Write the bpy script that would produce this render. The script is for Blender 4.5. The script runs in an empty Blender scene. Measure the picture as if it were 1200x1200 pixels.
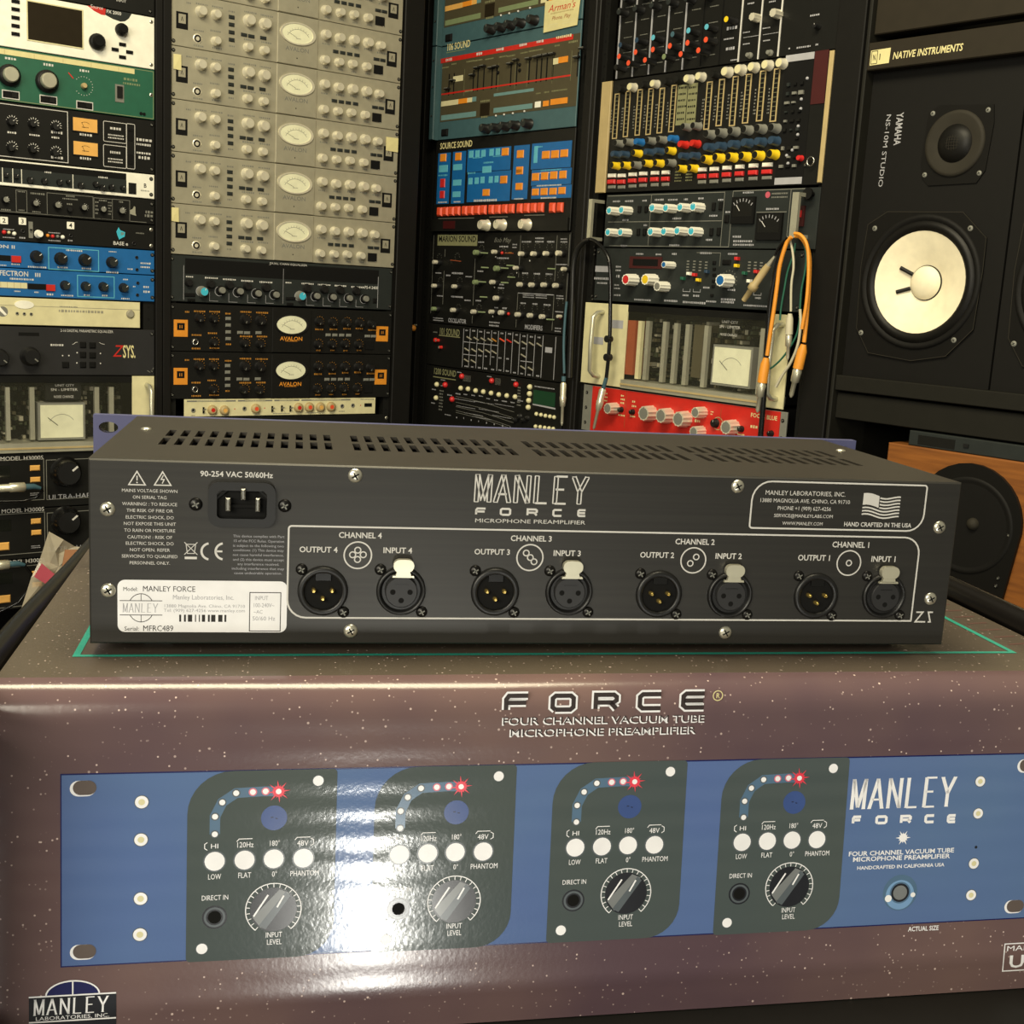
import bpy, math, random
from math import sin, cos, pi, radians
from mathutils import Vector, Matrix
random.seed(5)
S = bpy.context.scene
COL = S.collection
# ---------------------------------------------------------------- camera, world, lights, exposure
cam = bpy.data.objects.new('camera', bpy.data.cameras.new('camera'))
COL.objects.link(cam)
cam.data.sensor_width = 36.0
cam.data.lens = 36.0 * 1400 / 1200
cam.data.clip_start = 0.01
EYE = Vector((0, 0, 1.30))
_p, _r = radians(10.476), radians(3.183)
_F = Vector((0, cos(_p), -sin(_p)))
_U0 = Vector((0, sin(_p), cos(_p)))
_X = Vector((cos(_r), 0, 0)) + _U0 * sin(_r)
_U = Vector((-sin(_r), 0, 0)) + _U0 * cos(_r)
_m = Matrix((_X, _U, -_F)).transposed().to_4x4()
_m.translation = EYE
cam.matrix_world = _m
S.camera = cam

S.view_settings.view_transform = 'Standard'
S.view_settings.look = 'None'
S.view_settings.gamma = 1.0
S.view_settings.exposure = 0.3
S.view_settings.use_curve_mapping = False

W = bpy.data.worlds.new('room_light')
S.world = W
W.use_nodes = True
W.node_tree.nodes['Background'].inputs[0].default_value = (0.96, 0.90, 0.68, 1)
W.node_tree.nodes['Background'].inputs[1].default_value = 0.17


def area(name, loc, target, sx, sy, power, col):
    d = bpy.data.lights.new(name, 'AREA')
    d.shape = 'RECTANGLE'
    d.size, d.size_y, d.energy, d.color = sx, sy, power, col
    o = bpy.data.objects.new(name, d)
    COL.objects.link(o)
    o.location = loc
    o.rotation_euler = (Vector(target) - Vector(loc)).to_track_quat('-Z', 'Y').to_euler()
    return o


# low window behind the photographer (mirrored in the glossy carton), ceiling lights over the room
area('window_light', (0.545, -1.6, 0.12), (-0.05, 0.5, 1.0), 0.065, 0.34, 10.0, (1.0, 0.98, 0.90))
area('front_key_light', (-1.0, -1.6, 2.0), (0.2, 2.2, 1.3), 1.6, 1.0, 52.0, (0.98, 0.91, 0.74))  # added warm key from the front, brightens the silver panels; no real source
area('ceiling_light', (-0.2, 0.75, 2.65), (0.0, 1.4, 1.1), 1.2, 0.5, 36.0, (0.98, 0.87, 0.60))


# ---------------------------------------------------------------- materials
def lin(c):
    c = c / 255.0
    return c / 12.92 if c <= 0.04045 else ((c + 0.055) / 1.055) ** 2.4


MATS = {}


def M(name, rgb=None, rough=0.5, metal=0.0, noise=0.06, scale=60.0, bump=0.0, emit=0.0, coat=0.0, stretch=None):
    """procedural material: colour broken up by noise, optional fine relief"""
    if name in MATS:
        return MATS[name]
    m = bpy.data.materials.new(name)
    m.use_nodes = True
    nt = m.node_tree
    b = nt.nodes['Principled BSDF']
    b.inputs['Roughness'].default_value = rough
    b.inputs['Metallic'].default_value = metal
    b.inputs['Coat Weight'].default_value = coat
    c = [lin(k) for k in rgb]
    tc = nt.nodes.new('ShaderNodeTexCoord')
    mp = nt.nodes.new('ShaderNodeMapping')
    nt.links.new(tc.outputs['Object'], mp.inputs[0])
    if stretch:
        mp.inputs['Scale'].default_value = stretch
    n = nt.nodes.new('ShaderNodeTexNoise')
    n.inputs['Scale'].default_value = scale
    n.inputs['Detail'].default_value = 3
    nt.links.new(mp.outputs[0], n.inputs[0])
    r = nt.nodes.new('ShaderNodeMapRange')
    r.inputs[1].default_value, r.inputs[2].default_value = 0.3, 0.7
    r.inputs[3].default_value, r.inputs[4].default_value = 1 - noise, 1 + noise
    nt.links.new(n.outputs[0], r.inputs[0])
    x = nt.nodes.new('ShaderNodeVectorMath')
    x.operation = 'SCALE'
    x.inputs[0].default_value = c
    nt.links.new(r.outputs[0], x.inputs[3])
    nt.links.new(x.outputs[0], b.inputs['Base Color'])
    if bump:
        bp = nt.nodes.new('ShaderNodeBump')
        bp.inputs['Strength'].default_value = bump
        bp.inputs['Distance'].default_value = 0.001
        nt.links.new(n.outputs[0], bp.inputs['Height'])
        nt.links.new(bp.outputs[0], b.inputs['Normal'])
    if emit:
        b.inputs['Emission Color'].default_value = (*c, 1)
        b.inputs['Emission Strength'].default_value = emit
    MATS[name] = m
    return m


def palette():
    P = dict(
        amp_face=((52, 51, 50), .42, .35), amp_top=((52, 48, 42), .5, .2), amp_inside=((8, 8, 8), .8, 0),
        blue_plate=((88, 90, 128), .45, .2), print_white=((205, 203, 198), .5, 0), black_plastic=((20, 20, 20), .4, 0),
        black_gloss=((14, 14, 14), .22, 0), face_grey=((36, 36, 37), .45, 0), steel=((200, 198, 190), .25, 1),
        screw_nickel=((225, 222, 205), .28, .85), screw_black=((28, 27, 26), .35, .6), gold_pin=((235, 205, 120), .25, .9),
        latch_chrome=((228, 224, 200), .32, .7), paper=((238, 238, 240), .6, 0), ink=((35, 32, 30), .7, 0), ink_grey=((165, 165, 170), .7, 0),
        dark=((10, 10, 9), .8, 0), white=((242, 240, 226), .5, 0), cream=((215, 208, 165), .5, 0), silver=((170, 165, 145), .42, .35),
        silver_knob=((236, 230, 208), .28, .45), teal=((62, 92, 98), .5, 0), olive=((72, 66, 46), .55, 0), olive_text=((128, 128, 92), .6, 0),
        red=((195, 38, 28), .45, 0), red_keys=((226, 82, 48), .45, 0), orange=((226, 140, 38), .5, 0), blue=((22, 96, 160), .45, 0),
        light_blue=((92, 176, 198), .5, 0), yellow=((232, 196, 30), .45, 0), navy=((40, 62, 84), .4, 0), grey=((88, 92, 90), .5, 0),
        dark_grey=((40, 44, 43), .5, 0), charcoal=((23, 23, 21), .45, 0), mid_grey=((120, 120, 112), .5, 0), green=((30, 90, 68), .45, 0),
        racks=((22, 21, 19), .5, .1), rack_wood=((27, 26, 21), .6, 0), gold_text=((176, 120, 40), .5, 0), orange_tag=((218, 140, 40), .5, 0),
        meter_face=((226, 226, 196), .5, 0), glass_dark=((24, 26, 22), .12, 0), red_dark=((62, 14, 14), .5, 0), wood=((176, 112, 44), .45, 0),
        cone=((240, 230, 200), .55, 0), rubber=((17, 16, 14), .45, 0), grille=((44, 41, 34), .7, 0), baffle=((15, 14, 12), .65, 0),
        banner=((40, 35, 26), .65, 0), tape=((216, 206, 150), .6, 0), pink=((190, 84, 100), .5, 0), lcd=((18, 60, 38), .3, 0),
        led_red=((200, 40, 40), .4, 0), cable_orange=((226, 148, 46), .5, 0), cable_green=((30, 92, 72), .5, 0), cable_white=((190, 184, 160), .5, 0),
        cable_teal=((60, 92, 104), .5, 0), cyan=((60, 180, 205), .5, 0), pale_teal=((104, 140, 140), .5, 0), pcb=((60, 66, 48), .4, .2),
        plastic_film=((150, 140, 120), .35, 0), cardboard=((170, 120, 84), .7, 0), foam=((20, 18, 17), .28, 0), screen=((40, 34, 24), .2, 0),
        rust=((150, 72, 36), .7, 0), floor_grey=((80, 74, 66), .6, 0), wall_paint=((120, 112, 98), .8, 0), stripe_wood=((92, 66, 60), .5, 0),
        aluminium=((198, 196, 176), .35, .6), box_white=((240, 240, 244), .3, 0), box_blue_dim=((62, 84, 140), .2, 0), teal_print=((50, 160, 140), .35, 0),
        box_grey=((88, 96, 102), .2, 0), box_dark=((38, 40, 46), .2, 0), box_ink=((58, 50, 50), .2, 0), box_red=((226, 60, 80), .3, 0),
        box_red_glow=((214, 110, 130), .3, 0), box_navy=((24, 28, 84), .25, 0), box_mid=((120, 124, 126), .2, 0), box_slot=((98, 88, 84), .2, 0),
        box_sky=((120, 158, 200), .2, 0), led_track=((84, 112, 140), .2, 0), vu_orange=((226, 172, 90), .4, 0), beige=((178, 158, 112), .5, 0), pale_green=((120, 134, 96), .5, 0))
    for k, (rgb, ro, me) in P.items():
        M(k, rgb, ro, me, bump=0.05 if me else 0.02)


palette()
for _n in ('baffle', 'banner', 'rack_wood', 'rubber', 'racks', 'grille', 'charcoal', 'dark', 'foam', 'amp_inside', 'dark_grey', 'screen'):
    MATS[_n].node_tree.nodes['Principled BSDF'].inputs['Specular IOR Level'].default_value = .22


def graph(name, rough):
    m = bpy.data.materials.new(name)
    m.use_nodes = True
    MATS[name] = m
    b = m.node_tree.nodes['Principled BSDF']
    b.inputs['Roughness'].default_value = rough
    return m, m.node_tree, b


def carton_material(name, colour_a, colour_b, specks, rough=0.22):
    """glossy printed carton: soft print mottling, star specks, flute ridges running across"""
    m, nt, b = graph(name, rough)
    N, Lk = nt.nodes.new, nt.links.new
    tc = N('ShaderNodeTexCoord')
    n = N('ShaderNodeTexNoise'); n.inputs['Scale'].default_value = 5.0; n.inputs['Detail'].default_value = 4
    Lk(tc.outputs['Object'], n.inputs[0])
    mx = N('ShaderNodeMix'); mx.data_type = 'RGBA'
    mx.inputs[6].default_value = (*[lin(k) for k in colour_a], 1)
    mx.inputs[7].default_value = (*[lin(k) for k in colour_b], 1)
    r0 = N('ShaderNodeMapRange'); r0.inputs[1].default_value = .35; r0.inputs[2].default_value = .65
    Lk(n.outputs[0], r0.inputs[0]); Lk(r0.outputs[0], mx.inputs[0])
    out = mx.outputs[2]
    if specks:
        for sc, th in ((420.0, .22), (190.0, .13), (80.0, .08)):
            v = N('ShaderNodeTexVoronoi'); v.inputs['Scale'].default_value = sc
            Lk(tc.outputs['Object'], v.inputs[0])
            lt = N('ShaderNodeMapRange'); lt.inputs[1].default_value = th; lt.inputs[2].default_value = th * .6
            lt.inputs[3].default_value = 0; lt.inputs[4].default_value = 1
            Lk(v.outputs['Distance'], lt.inputs[0])
            n2 = N('ShaderNodeSeparateColor'); Lk(v.outputs['Color'], n2.inputs[0])
            g = N('ShaderNodeMath'); g.operation = 'GREATER_THAN'; g.inputs[1].default_value = .7
            Lk(n2.outputs[0], g.inputs[0])
            mu = N('ShaderNodeMath'); mu.operation = 'MULTIPLY'; Lk(lt.outputs[0], mu.inputs[0]); Lk(g.outputs[0], mu.inputs[1])
            m3 = N('ShaderNodeMath'); m3.operation = 'MULTIPLY'; Lk(mu.outputs[0], m3.inputs[0]); Lk(n2.outputs[1], m3.inputs[1])
            mm = N('ShaderNodeMix'); mm.data_type = 'RGBA'; mm.inputs[7].default_value = (.66, .52, .48, 1)
            Lk(m3.outputs[0], mm.inputs[0]); Lk(out, mm.inputs[6]); out = mm.outputs[2]
    Lk(out, b.inputs['Base Color'])
    wv = N('ShaderNodeTexWave'); wv.bands_direction = 'Z'; wv.inputs['Scale'].default_value = 24.0
    wv.inputs['Distortion'].default_value = 1.2; wv.inputs['Detail'].default_value = 2
    Lk(tc.outputs['Object'], wv.inputs[0])
    n3 = N('ShaderNodeTexNoise'); n3.inputs['Scale'].default_value = 420.0
    Lk(tc.outputs['Object'], n3.inputs[0])
    n4 = N('ShaderNodeTexNoise'); n4.inputs['Scale'].default_value = 14.0
    Lk(tc.outputs['Object'], n4.inputs[0])
    a1 = N('ShaderNodeMath'); a1.operation = 'MULTIPLY_ADD'; a1.inputs[1].default_value = .45
    Lk(n3.outputs[0], a1.inputs[0]); Lk(wv.outputs[0], a1.inputs[2])
    a2 = N('ShaderNodeMath'); a2.operation = 'MULTIPLY_ADD'; a2.inputs[1].default_value = .3
    Lk(n4.outputs[0], a2.inputs[0]); Lk(a1.outputs[0], a2.inputs[2])
    bp = N('ShaderNodeBump'); bp.inputs['Strength'].default_value = .10; bp.inputs['Distance'].default_value = .0008
    Lk(a2.outputs[0], bp.inputs['Height']); Lk(bp.outputs[0], b.inputs['Normal'])
    return m


carton_material('carton_print', (116, 94, 90), (88, 70, 78), True, .18)
carton_material('carton_top', (92, 83, 71), (82, 73, 65), True, .34)
carton_material('carton_blue', (92, 118, 158), (86, 108, 160), False, .12)
carton_material('carton_panel', (80, 88, 86), (74, 84, 86), False, .12)


def brushed():
    m, nt, b = graph('brushed_black', .38)
    N, Lk = nt.nodes.new, nt.links.new
    b.inputs['Metallic'].default_value = .55
    tc = N('ShaderNodeTexCoord'); mp = N('ShaderNodeMapping'); mp.inputs['Scale'].default_value = (6, 1, 420)
    n = N('ShaderNodeTexNoise'); n.inputs['Scale'].default_value = 1.0; n.inputs['Detail'].default_value = 2
    Lk(tc.outputs['Object'], mp.inputs[0]); Lk(mp.outputs[0], n.inputs[0])
    r = N('ShaderNodeValToRGB')
    r.color_ramp.elements[0].position = .3; r.color_ramp.elements[0].color = (*[lin(k) for k in (57, 56, 54)], 1)
    r.color_ramp.elements[1].position = .7; r.color_ramp.elements[1].color = (*[lin(k) for k in (62, 61, 58)], 1)
    Lk(n.outputs[0], r.inputs[0]); Lk(r.outputs[0], b.inputs['Base Color'])
    bp = N('ShaderNodeBump'); bp.inputs['Strength'].default_value = .04; bp.inputs['Distance'].default_value = .0004
    Lk(n.outputs[0], bp.inputs['Height']); Lk(bp.outputs[0], b.inputs['Normal'])


brushed()


def clear_film(name, rgb, alpha):
    m = M(name, rgb, .15, 0)
    b = m.node_tree.nodes['Principled BSDF']
    b.inputs['Alpha'].default_value = alpha
    return m


clear_film('perspex', (150, 150, 130), .035)
clear_film('cellophane', (190, 180, 158), .72)


def wood_mat():
    m, nt, b = graph('veneer', .42)
    N, Lk = nt.nodes.new, nt.links.new
    tc = N('ShaderNodeTexCoord'); mp = N('ShaderNodeMapping'); mp.inputs['Scale'].default_value = (1.2, 1, 14)
    n = N('ShaderNodeTexNoise'); n.inputs['Scale'].default_value = 9; n.inputs['Detail'].default_value = 5
    Lk(tc.outputs['Object'], mp.inputs[0]); Lk(mp.outputs[0], n.inputs[0])
    r = N('ShaderNodeValToRGB')
    r.color_ramp.elements[0].position = .3; r.color_ramp.elements[0].color = (*[lin(k) for k in (112, 66, 28)], 1)
    r.color_ramp.elements[1].position = .7; r.color_ramp.elements[1].color = (*[lin(k) for k in (146, 90, 38)], 1)
    Lk(n.outputs[0], r.inputs[0]); Lk(r.outputs[0], b.inputs['Base Color'])


wood_mat()


# ---------------------------------------------------------------- mesh building (u right, v up, w towards the viewer; millimetres)
class MB:
    def __init__(s, u0=0.0, v0=0.0):
        s.v, s.f, s.m, s.names, s.o = [], [], [], [], (u0, v0)
        s.smooth = []

    def mi(s, mat):
        if mat not in s.names:
            s.names.append(mat)
        return s.names.index(mat)

    def add(s, verts, faces, mat, smooth=False):
        b = len(s.v); u0, v0 = s.o
        s.v += [((u - u0) / 1000, -w / 1000, (v - v0) / 1000) for u, v, w in verts]
        k = s.mi(mat)
        for f in faces:
            s.f.append([b + i for i in f]); s.m.append(k); s.smooth.append(smooth)
        return s

    def box(s, u0, v0, u1, v1, w0, w1, mat):
        vs = [(u0, v0, w0), (u1, v0, w0), (u1, v1, w0), (u0, v1, w0), (u0, v0, w1), (u1, v0, w1), (u1, v1, w1), (u0, v1, w1)]
        return s.add(vs, [(3, 2, 1, 0), (4, 5, 6, 7), (0, 1, 5, 4), (1, 2, 6, 5), (2, 3, 7, 6), (3, 0, 4, 7)], mat)

    def cbox(s, u, v, w_, h, w0, w1, mat):
        return s.box(u - w_ / 2, v - h / 2, u + w_ / 2, v + h / 2, w0, w1, mat)

    def bevel_box(s, u0, v0, u1, v1, w0, w1, c, mat):
        """box whose front edges are chamfered"""
        vs = [(u0, v0, w0), (u1, v0, w0), (u1, v1, w0), (u0, v1, w0), (u0, v0, w1 - c), (u1, v0, w1 - c), (u1, v1, w1 - c), (u0, v1, w1 - c),
              (u0 + c, v0 + c, w1), (u1 - c, v0 + c, w1), (u1 - c, v1 - c, w1), (u0 + c, v1 - c, w1)]
        f = [(3, 2, 1, 0), (8, 9, 10, 11)]
        for i in range(4):
            j = (i + 1) % 4
            f += [(i, j, 4 + j, 4 + i), (4 + i, 4 + j, 8 + j, 8 + i)]
        return s.add(vs, f, mat)

    def lathe(s, u, v, prof, n, mat, a0=0.0, ku=1.0, cap=True):
        """prof: list of (r, w); axis towards the viewer"""
        vs, fs = [], []
        for r, w in prof:
            for i in range(n):
                a = a0 + 2 * pi * i / n
                vs.append((u + ku * r * cos(a), v + r * sin(a), w))
        for k in range(len(prof) - 1):
            for i in range(n):
                j = (i + 1) % n
                fs.append((k * n + i, k * n + j, (k + 1) * n + j, (k + 1) * n + i))
        s.add(vs, fs, mat, True)
        b = (len(prof) - 1) * n
        s.add(vs[b:], [tuple(range(n))], mat) if cap and prof[-1][0] > 1e-6 else None
        return s

    def disc(s, u, v, r, w, mat, n=16, ku=1.0):
        return s.add([(u + ku * r * cos(2 * pi * i / n), v + r * sin(2 * pi * i / n), w) for i in range(n)], [tuple(range(n))], mat)

    def ring(s, u, v, r, t, w, mat, n=32, a0=0, a1=360, ku=1.0):
        vs, fs = [], []
        full = a1 - a0 >= 360
        for i in range(n + 1):
            a = radians(a0 + (a1 - a0) * i / n)
            vs += [(u + ku * (r - t / 2) * cos(a), v + (r - t / 2) * sin(a), w), (u + ku * (r + t / 2) * cos(a), v + (r + t / 2) * sin(a), w)]
        for i in range(n):
            fs.append((2 * i, 2 * i + 1, 2 * i + 3, 2 * i + 2))
        return s.add(vs, fs, mat)

    def line(s, pts, t, w, mat, closed=False):
        """flat printed line of width t with mitred corners"""
        P = [Vector((p[0], p[1])) for p in pts]
        n = len(P)
        if n < 2:
            return s
        L, R = [], []
        for i in range(n):
            a = P[i - 1] if (i > 0 or closed) else None
            b = P[(i + 1) % n] if (i < n - 1 or closed) else None
            d0 = (P[i] - a).normalized() if a is not None else None
            d1 = (b - P[i]).normalized() if b is not None else None
            d0 = d0 if d0 is not None else d1
            d1 = d1 if d1 is not None else d0
            n0, n1 = Vector((-d0.y, d0.x)), Vector((-d1.y, d1.x))
            k = n0 + n1
            k = k.normalized() if k.length > 1e-6 else n0
            sc = t / 2 / max(.35, k.dot(n0))
            L.append(P[i] + k * sc); R.append(P[i] - k * sc)
        vs = [(p.x, p.y, w) for p in L] + [(p.x, p.y, w) for p in R]
        fs = []
        for i in range(n if closed else n - 1):
            j = (i + 1) % n
            fs.append((n + i, n + j, j, i))
        return s.add(vs, fs, mat)

    def poly(s, pts, w0, w1, mat, smooth=False):
        """counter-clockwise outline given thickness"""
        n = len(pts)
        vs = [(a, b, w0) for a, b in pts] + [(a, b, w1) for a, b in pts]
        fs = [tuple(range(n, 2 * n))]
        if abs(w1 - w0) > 1e-6:
            fs += [tuple(reversed(range(n)))] + [(i, (i + 1) % n, n + (i + 1) % n, n + i) for i in range(n)]
        return s.add(vs, fs, mat)

    def holed(s, poly, c, hole, w0, w1, mat):
        """convex plate (outline poly) with one hole; hole(angle) gives the hole's radius"""
        cx, cy = c
        ang = sorted([2 * pi * i / 40 for i in range(40)] + [math.atan2(b - cy, a - cx) % (2 * pi) for a, b in poly])
        big, small = [], []
        n = len(poly)
        for t in ang:
            dx, dy = cos(t), sin(t)
            best = None
            for i in range(n):
                (ax, ay), (bx, by) = poly[i], poly[(i + 1) % n]
                ex, ey = bx - ax, by - ay
                den = dx * ey - dy * ex
                if abs(den) < 1e-9:
                    continue
                k = ((ax - cx) * ey - (ay - cy) * ex) / den
                q = ((ax - cx) * dy - (ay - cy) * dx) / den
                if k > 0 and -1e-6 <= q <= 1 + 1e-6 and (best is None or k < best):
                    best = k
            best = best or 1
            big.append((cx + dx * best, cy + dy * best))
            r = hole(t)
            small.append((cx + dx * r, cy + dy * r))
        s.frame(big, small, w0, w1, mat)
        m_ = len(big)
        b = [(a, q, w0) for a, q in big] + [(a, q, w0) for a, q in small]
        return s.add(b, [(i, m_ + i, m_ + (i + 1) % m_, (i + 1) % m_) for i in range(m_)], mat)

    def frame(s, outer, inner, w0, w1, mat):
        """ring-shaped solid between two outlines with the same point count"""
        n = len(outer)
        vs = [(a, b, w0) for a, b in outer] + [(a, b, w1) for a, b in outer] + [(a, b, w1) for a, b in inner] + [(a, b, w0) for a, b in inner]
        fs = []
        for i in range(n):
            j = (i + 1) % n
            fs += [(i, j, n + j, n + i), (n + i, n + j, 2 * n + j, 2 * n + i), (2 * n + i, 2 * n + j, 3 * n + j, 3 * n + i)]
        return s.add(vs, fs, mat)

    def tube(s, pts, r, mat, n=8, radii=None):
        """round tube through 3-D points (u,v,w)"""
        P = [Vector(p) for p in pts]
        vs, fs = [], []
        up = None
        for i, p in enumerate(P):
            d = (P[min(i + 1, len(P) - 1)] - P[max(i - 1, 0)]).normalized()
            if up is None:
                up = Vector((0, 0, 1)) if abs(d.z) < .9 else Vector((1, 0, 0))
            a = d.cross(up).normalized(); b_ = a.cross(d).normalized(); up = b_
            rr = radii[i] if radii else r
            for k in range(n):
                t = 2 * pi * k / n
                vs.append(tuple(p + a * rr * cos(t) + b_ * rr * sin(t)))
        for i in range(len(P) - 1):
            for k in range(n):
                j = (k + 1) % n
                fs.append((i * n + k, i * n + j, (i + 1) * n + j, (i + 1) * n + k))
        s.add(vs, fs, mat, True)
        s.add(vs[:n], [tuple(range(n))], mat)
        s.add(vs[-n:], [tuple(reversed(range(n)))], mat)
        return s

    def text(s, txt, rc, w, mat, bold=False, mono=None, slant=0.0, ang=0.0):
        """flat lettering filling the box (centre u, centre v, width, height)"""
        uc, vc, wd, ht = rc[:4]
        k = ht / CAP
        total = sum(glyph(c, bold)[2] for c in txt) or 1
        sx = wd / total
        x = 0.0
        ca, sa = cos(radians(ang)), sin(radians(ang))
        for c in txt:
            gv, gf, adv = glyph(c, bold)
            if gf:
                pts = []
                for a, b in gv:
                    p = (x + a) * sx - wd / 2; q = b * k - ht / 2
                    p += q * slant
                    pts.append((uc + p * ca - q * sa, vc + p * sa + q * ca, w))
                s.add(pts, gf, mat)
            x += adv
        return s

    def marks(s, rc, w, mat, seed=0, rows=1):
        """too small to read: short printed dashes filling the box"""
        rnd = random.Random(seed + int(rc[0] * 7 + rc[1] * 13))
        uc, vc, wd, ht = rc
        if rows == 1 and ht > 6:
            rows = max(2, int(ht / 4.5))
        for r in range(rows):
            x = uc - wd / 2
            h = ht / (rows * 2 - 1)
            y = vc + ht / 2 - h / 2 - r * 2 * h
            while x < uc + wd / 2 - .4:
                l = rnd.uniform(.35, .9) * h * 1.1
                s.cq(x + l / 2, y, l, h * rnd.uniform(.7, 1), w, mat)
                x += l + h * .35
        return s

    def cq(s, u, v, a, b, w, mat):
        return s.add([(u - a / 2, v - b / 2, w), (u + a / 2, v - b / 2, w), (u + a / 2, v + b / 2, w), (u - a / 2, v + b / 2, w)], [(0, 1, 2, 3)], mat)

    def mesh(s, name):
        me = bpy.data.meshes.new(name)
        me.from_pydata(s.v, [], s.f)
        for n in s.names:
            me.materials.append(MATS[n])
        me.polygons.foreach_set('material_index', s.m)
        me.polygons.foreach_set('use_smooth', s.smooth)
        me.update()
        return me

    def build(s, name, parent=None, loc=(0, 0, 0)):
        if not s.f:
            return None
        o = put(name, s.mesh(name), parent, loc)
        if name in ('lettering', 'scale_marks', 'circuit_board', 'label_print', 'warning_text', 'compliance_text', 'address_text'):
            o['kind'] = 'stuff'    # too small to pick apart
        return o


def put(name, mesh, parent=None, loc=(0, 0, 0)):
    """loc in (u, v, w) mm of the parent"""
    o = bpy.data.objects.new(name, mesh)
    COL.objects.link(o)
    o.location = (loc[0] / 1000, -loc[2] / 1000, loc[1] / 1000)
    if parent:
        o.parent = parent
    return o


# ---- lettering: each character of the built-in font made into a mesh once
GL = {}


def _raw(txt, bold):
    c = bpy.data.curves.new('t', 'FONT')
    c.body = txt
    c.resolution_u = 2
    c.offset = 0.018 if bold else 0.0
    o = bpy.data.objects.new('t', c)
    COL.objects.link(o)
    dg = bpy.context.evaluated_depsgraph_get()
    dg.update()
    me = bpy.data.meshes.new_from_object(o.evaluated_get(dg))
    vs = [(v.co.x, v.co.y) for v in me.vertices]
    fs = [tuple(p.vertices) for p in me.polygons]
    bpy.data.objects.remove(o); bpy.data.meshes.remove(me); bpy.data.curves.remove(c)
    return vs, fs


_H = _raw('H', False)[0]
CAP = max(y for x, y in _H)
_HH = max(x for x, y in _raw('HH', False)[0])
_HX = max(x for x, y in _H)


def glyph(c, bold=False):
    k = (c, bold)
    if k not in GL:
        if c == ' ':
            GL[k] = ([], [], .28)
        else:
            vs, fs = _raw(c, bold)
            x2 = max(x for x, y in _raw('H' + c + 'H', False)[0])
            GL[k] = (vs, fs, x2 - _HH)
    return GL[k]


def rrect(u0, v0, u1, v1, r, n=5):
    """outline, r = radius or (bl, br, tr, tl)"""
    r = r if isinstance(r, (tuple, list)) else (r,) * 4
    out = []
    for (cx, cy, a, q) in ((u0, v0, 180, r[0]), (u1, v0, 270, r[1]), (u1, v1, 0, r[2]), (u0, v1, 90, r[3])):
        sx = 1 if cx == u0 else -1
        sy = 1 if cy == v0 else -1
        if q <= 0:
            out += [(cx, cy)] * (n + 1) if False else [(cx, cy)]
            continue
        for i in range(n + 1):
            t = radians(a + 90 * i / n)
            out.append((cx + sx * q + q * cos(t), cy + sy * q + q * sin(t)))
    return out


# ---------------------------------------------------------------- things
def tagit(o, label, cat, group=None, kind=None):
    if label:
        o['label'] = label
    if cat:
        o['category'] = cat
    if group:
        o['group'] = group
    if kind:
        o['kind'] = kind
    return o


PLANES = {  # origin, yaw of the u axis
    'L': (Vector((-0.66518, 2.28163, 1.33325)), radians(36.65)),
    'R': (Vector((0.14406, 2.30902, 1.48651)), radians(-49.88)),
    'A': (Vector((-0.196, 0.54247, 1.21378)), radians(10.557)),
    'S': (Vector((-0.19244, 0.49762, 1.119)), radians(11.22)),
}


def thing(name, plane, u, v, w, label, cat, group=None):
    """an Empty standing at (u, v, w) mm of a plane"""
    O, yaw = PLANES[plane]
    o = bpy.data.objects.new(name, None)
    o.empty_display_size = .02
    COL.objects.link(o)
    ux, n = Vector((cos(yaw), sin(yaw), 0)), Vector((sin(yaw), -cos(yaw), 0))
    o.location = O + ux * (u / 1000) + n * (w / 1000) + Vector((0, 0, v / 1000))
    o.rotation_euler = (0, 0, yaw)
    return tagit(o, label, cat, group)


def struct(name, mb):
    return tagit(mb.build(name), None, None, None, 'structure')


class Unit:
    """a rack unit: root empty at its lower left corner; measures stay in the plane's own millimetres"""

    def __init__(s, name, plane, rc, label, cat, group=None, face='charcoal', depth=240, w=0, th=3, chassis=True, bevel=.8):
        s.u0, s.v0, s.u1, s.v1 = rc
        s.w = w
        s.root = thing(name, plane, s.u0, s.v0, w, label, cat, group)
        s.cache = {}
        if face:
            MB(s.u0, s.v0).bevel_box(s.u0, s.v0 + .5, s.u1, s.v1 - .5, -th, 0, bevel, face).build('front_panel', s.root)
        if chassis:
            m = 24 if s.u1 - s.u0 > 400 else 2
            MB(s.u0, s.v0).box(s.u0 + m, s.v0 + 1.5, s.u1 - m, s.v1 - 1.5, -depth, -th - .01, 'black_plastic').build('chassis', s.root)

    def mb(s):
        return MB(s.u0, s.v0)

    def part(s, name, mb, parent=None):
        return mb.build(name, parent or s.root)

    def at(s, name, mesh, u, v, w=0, parent=None):
        return put(name, mesh, parent or s.root, (u - s.u0, v - s.v0, w))

    def knob(s, u, v, r, h=14, body='black_plastic', cap=None, style=0, ang=40, n=14, name='knob', base=0, mark='print_white'):
        return s.at(name, knob_mesh(round(r * 2) / 2, h, body, cap or body, style, ang, n, mark), u, v, base)

    def screws(s, mat='screw_black', inset=8, dv=8, r=3.6):
        hh = s.v1 - s.v0
        vs = (s.v0 + dv, s.v1 - dv) if hh > 30 else (s.v0 + hh / 2,)
        for v in vs:
            for u in (s.u0 + inset, s.u1 - inset):
                s.at('screw', screw_mesh(r, mat), u, v)

    def buttons(s, rcs, mat, h=3, name='button'):
        for u, v, a, b in rcs:
            s.at(name, button_mesh(round(a * 2) / 2, round(b * 2) / 2, h, mat), u, v)


KM = {}


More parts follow.
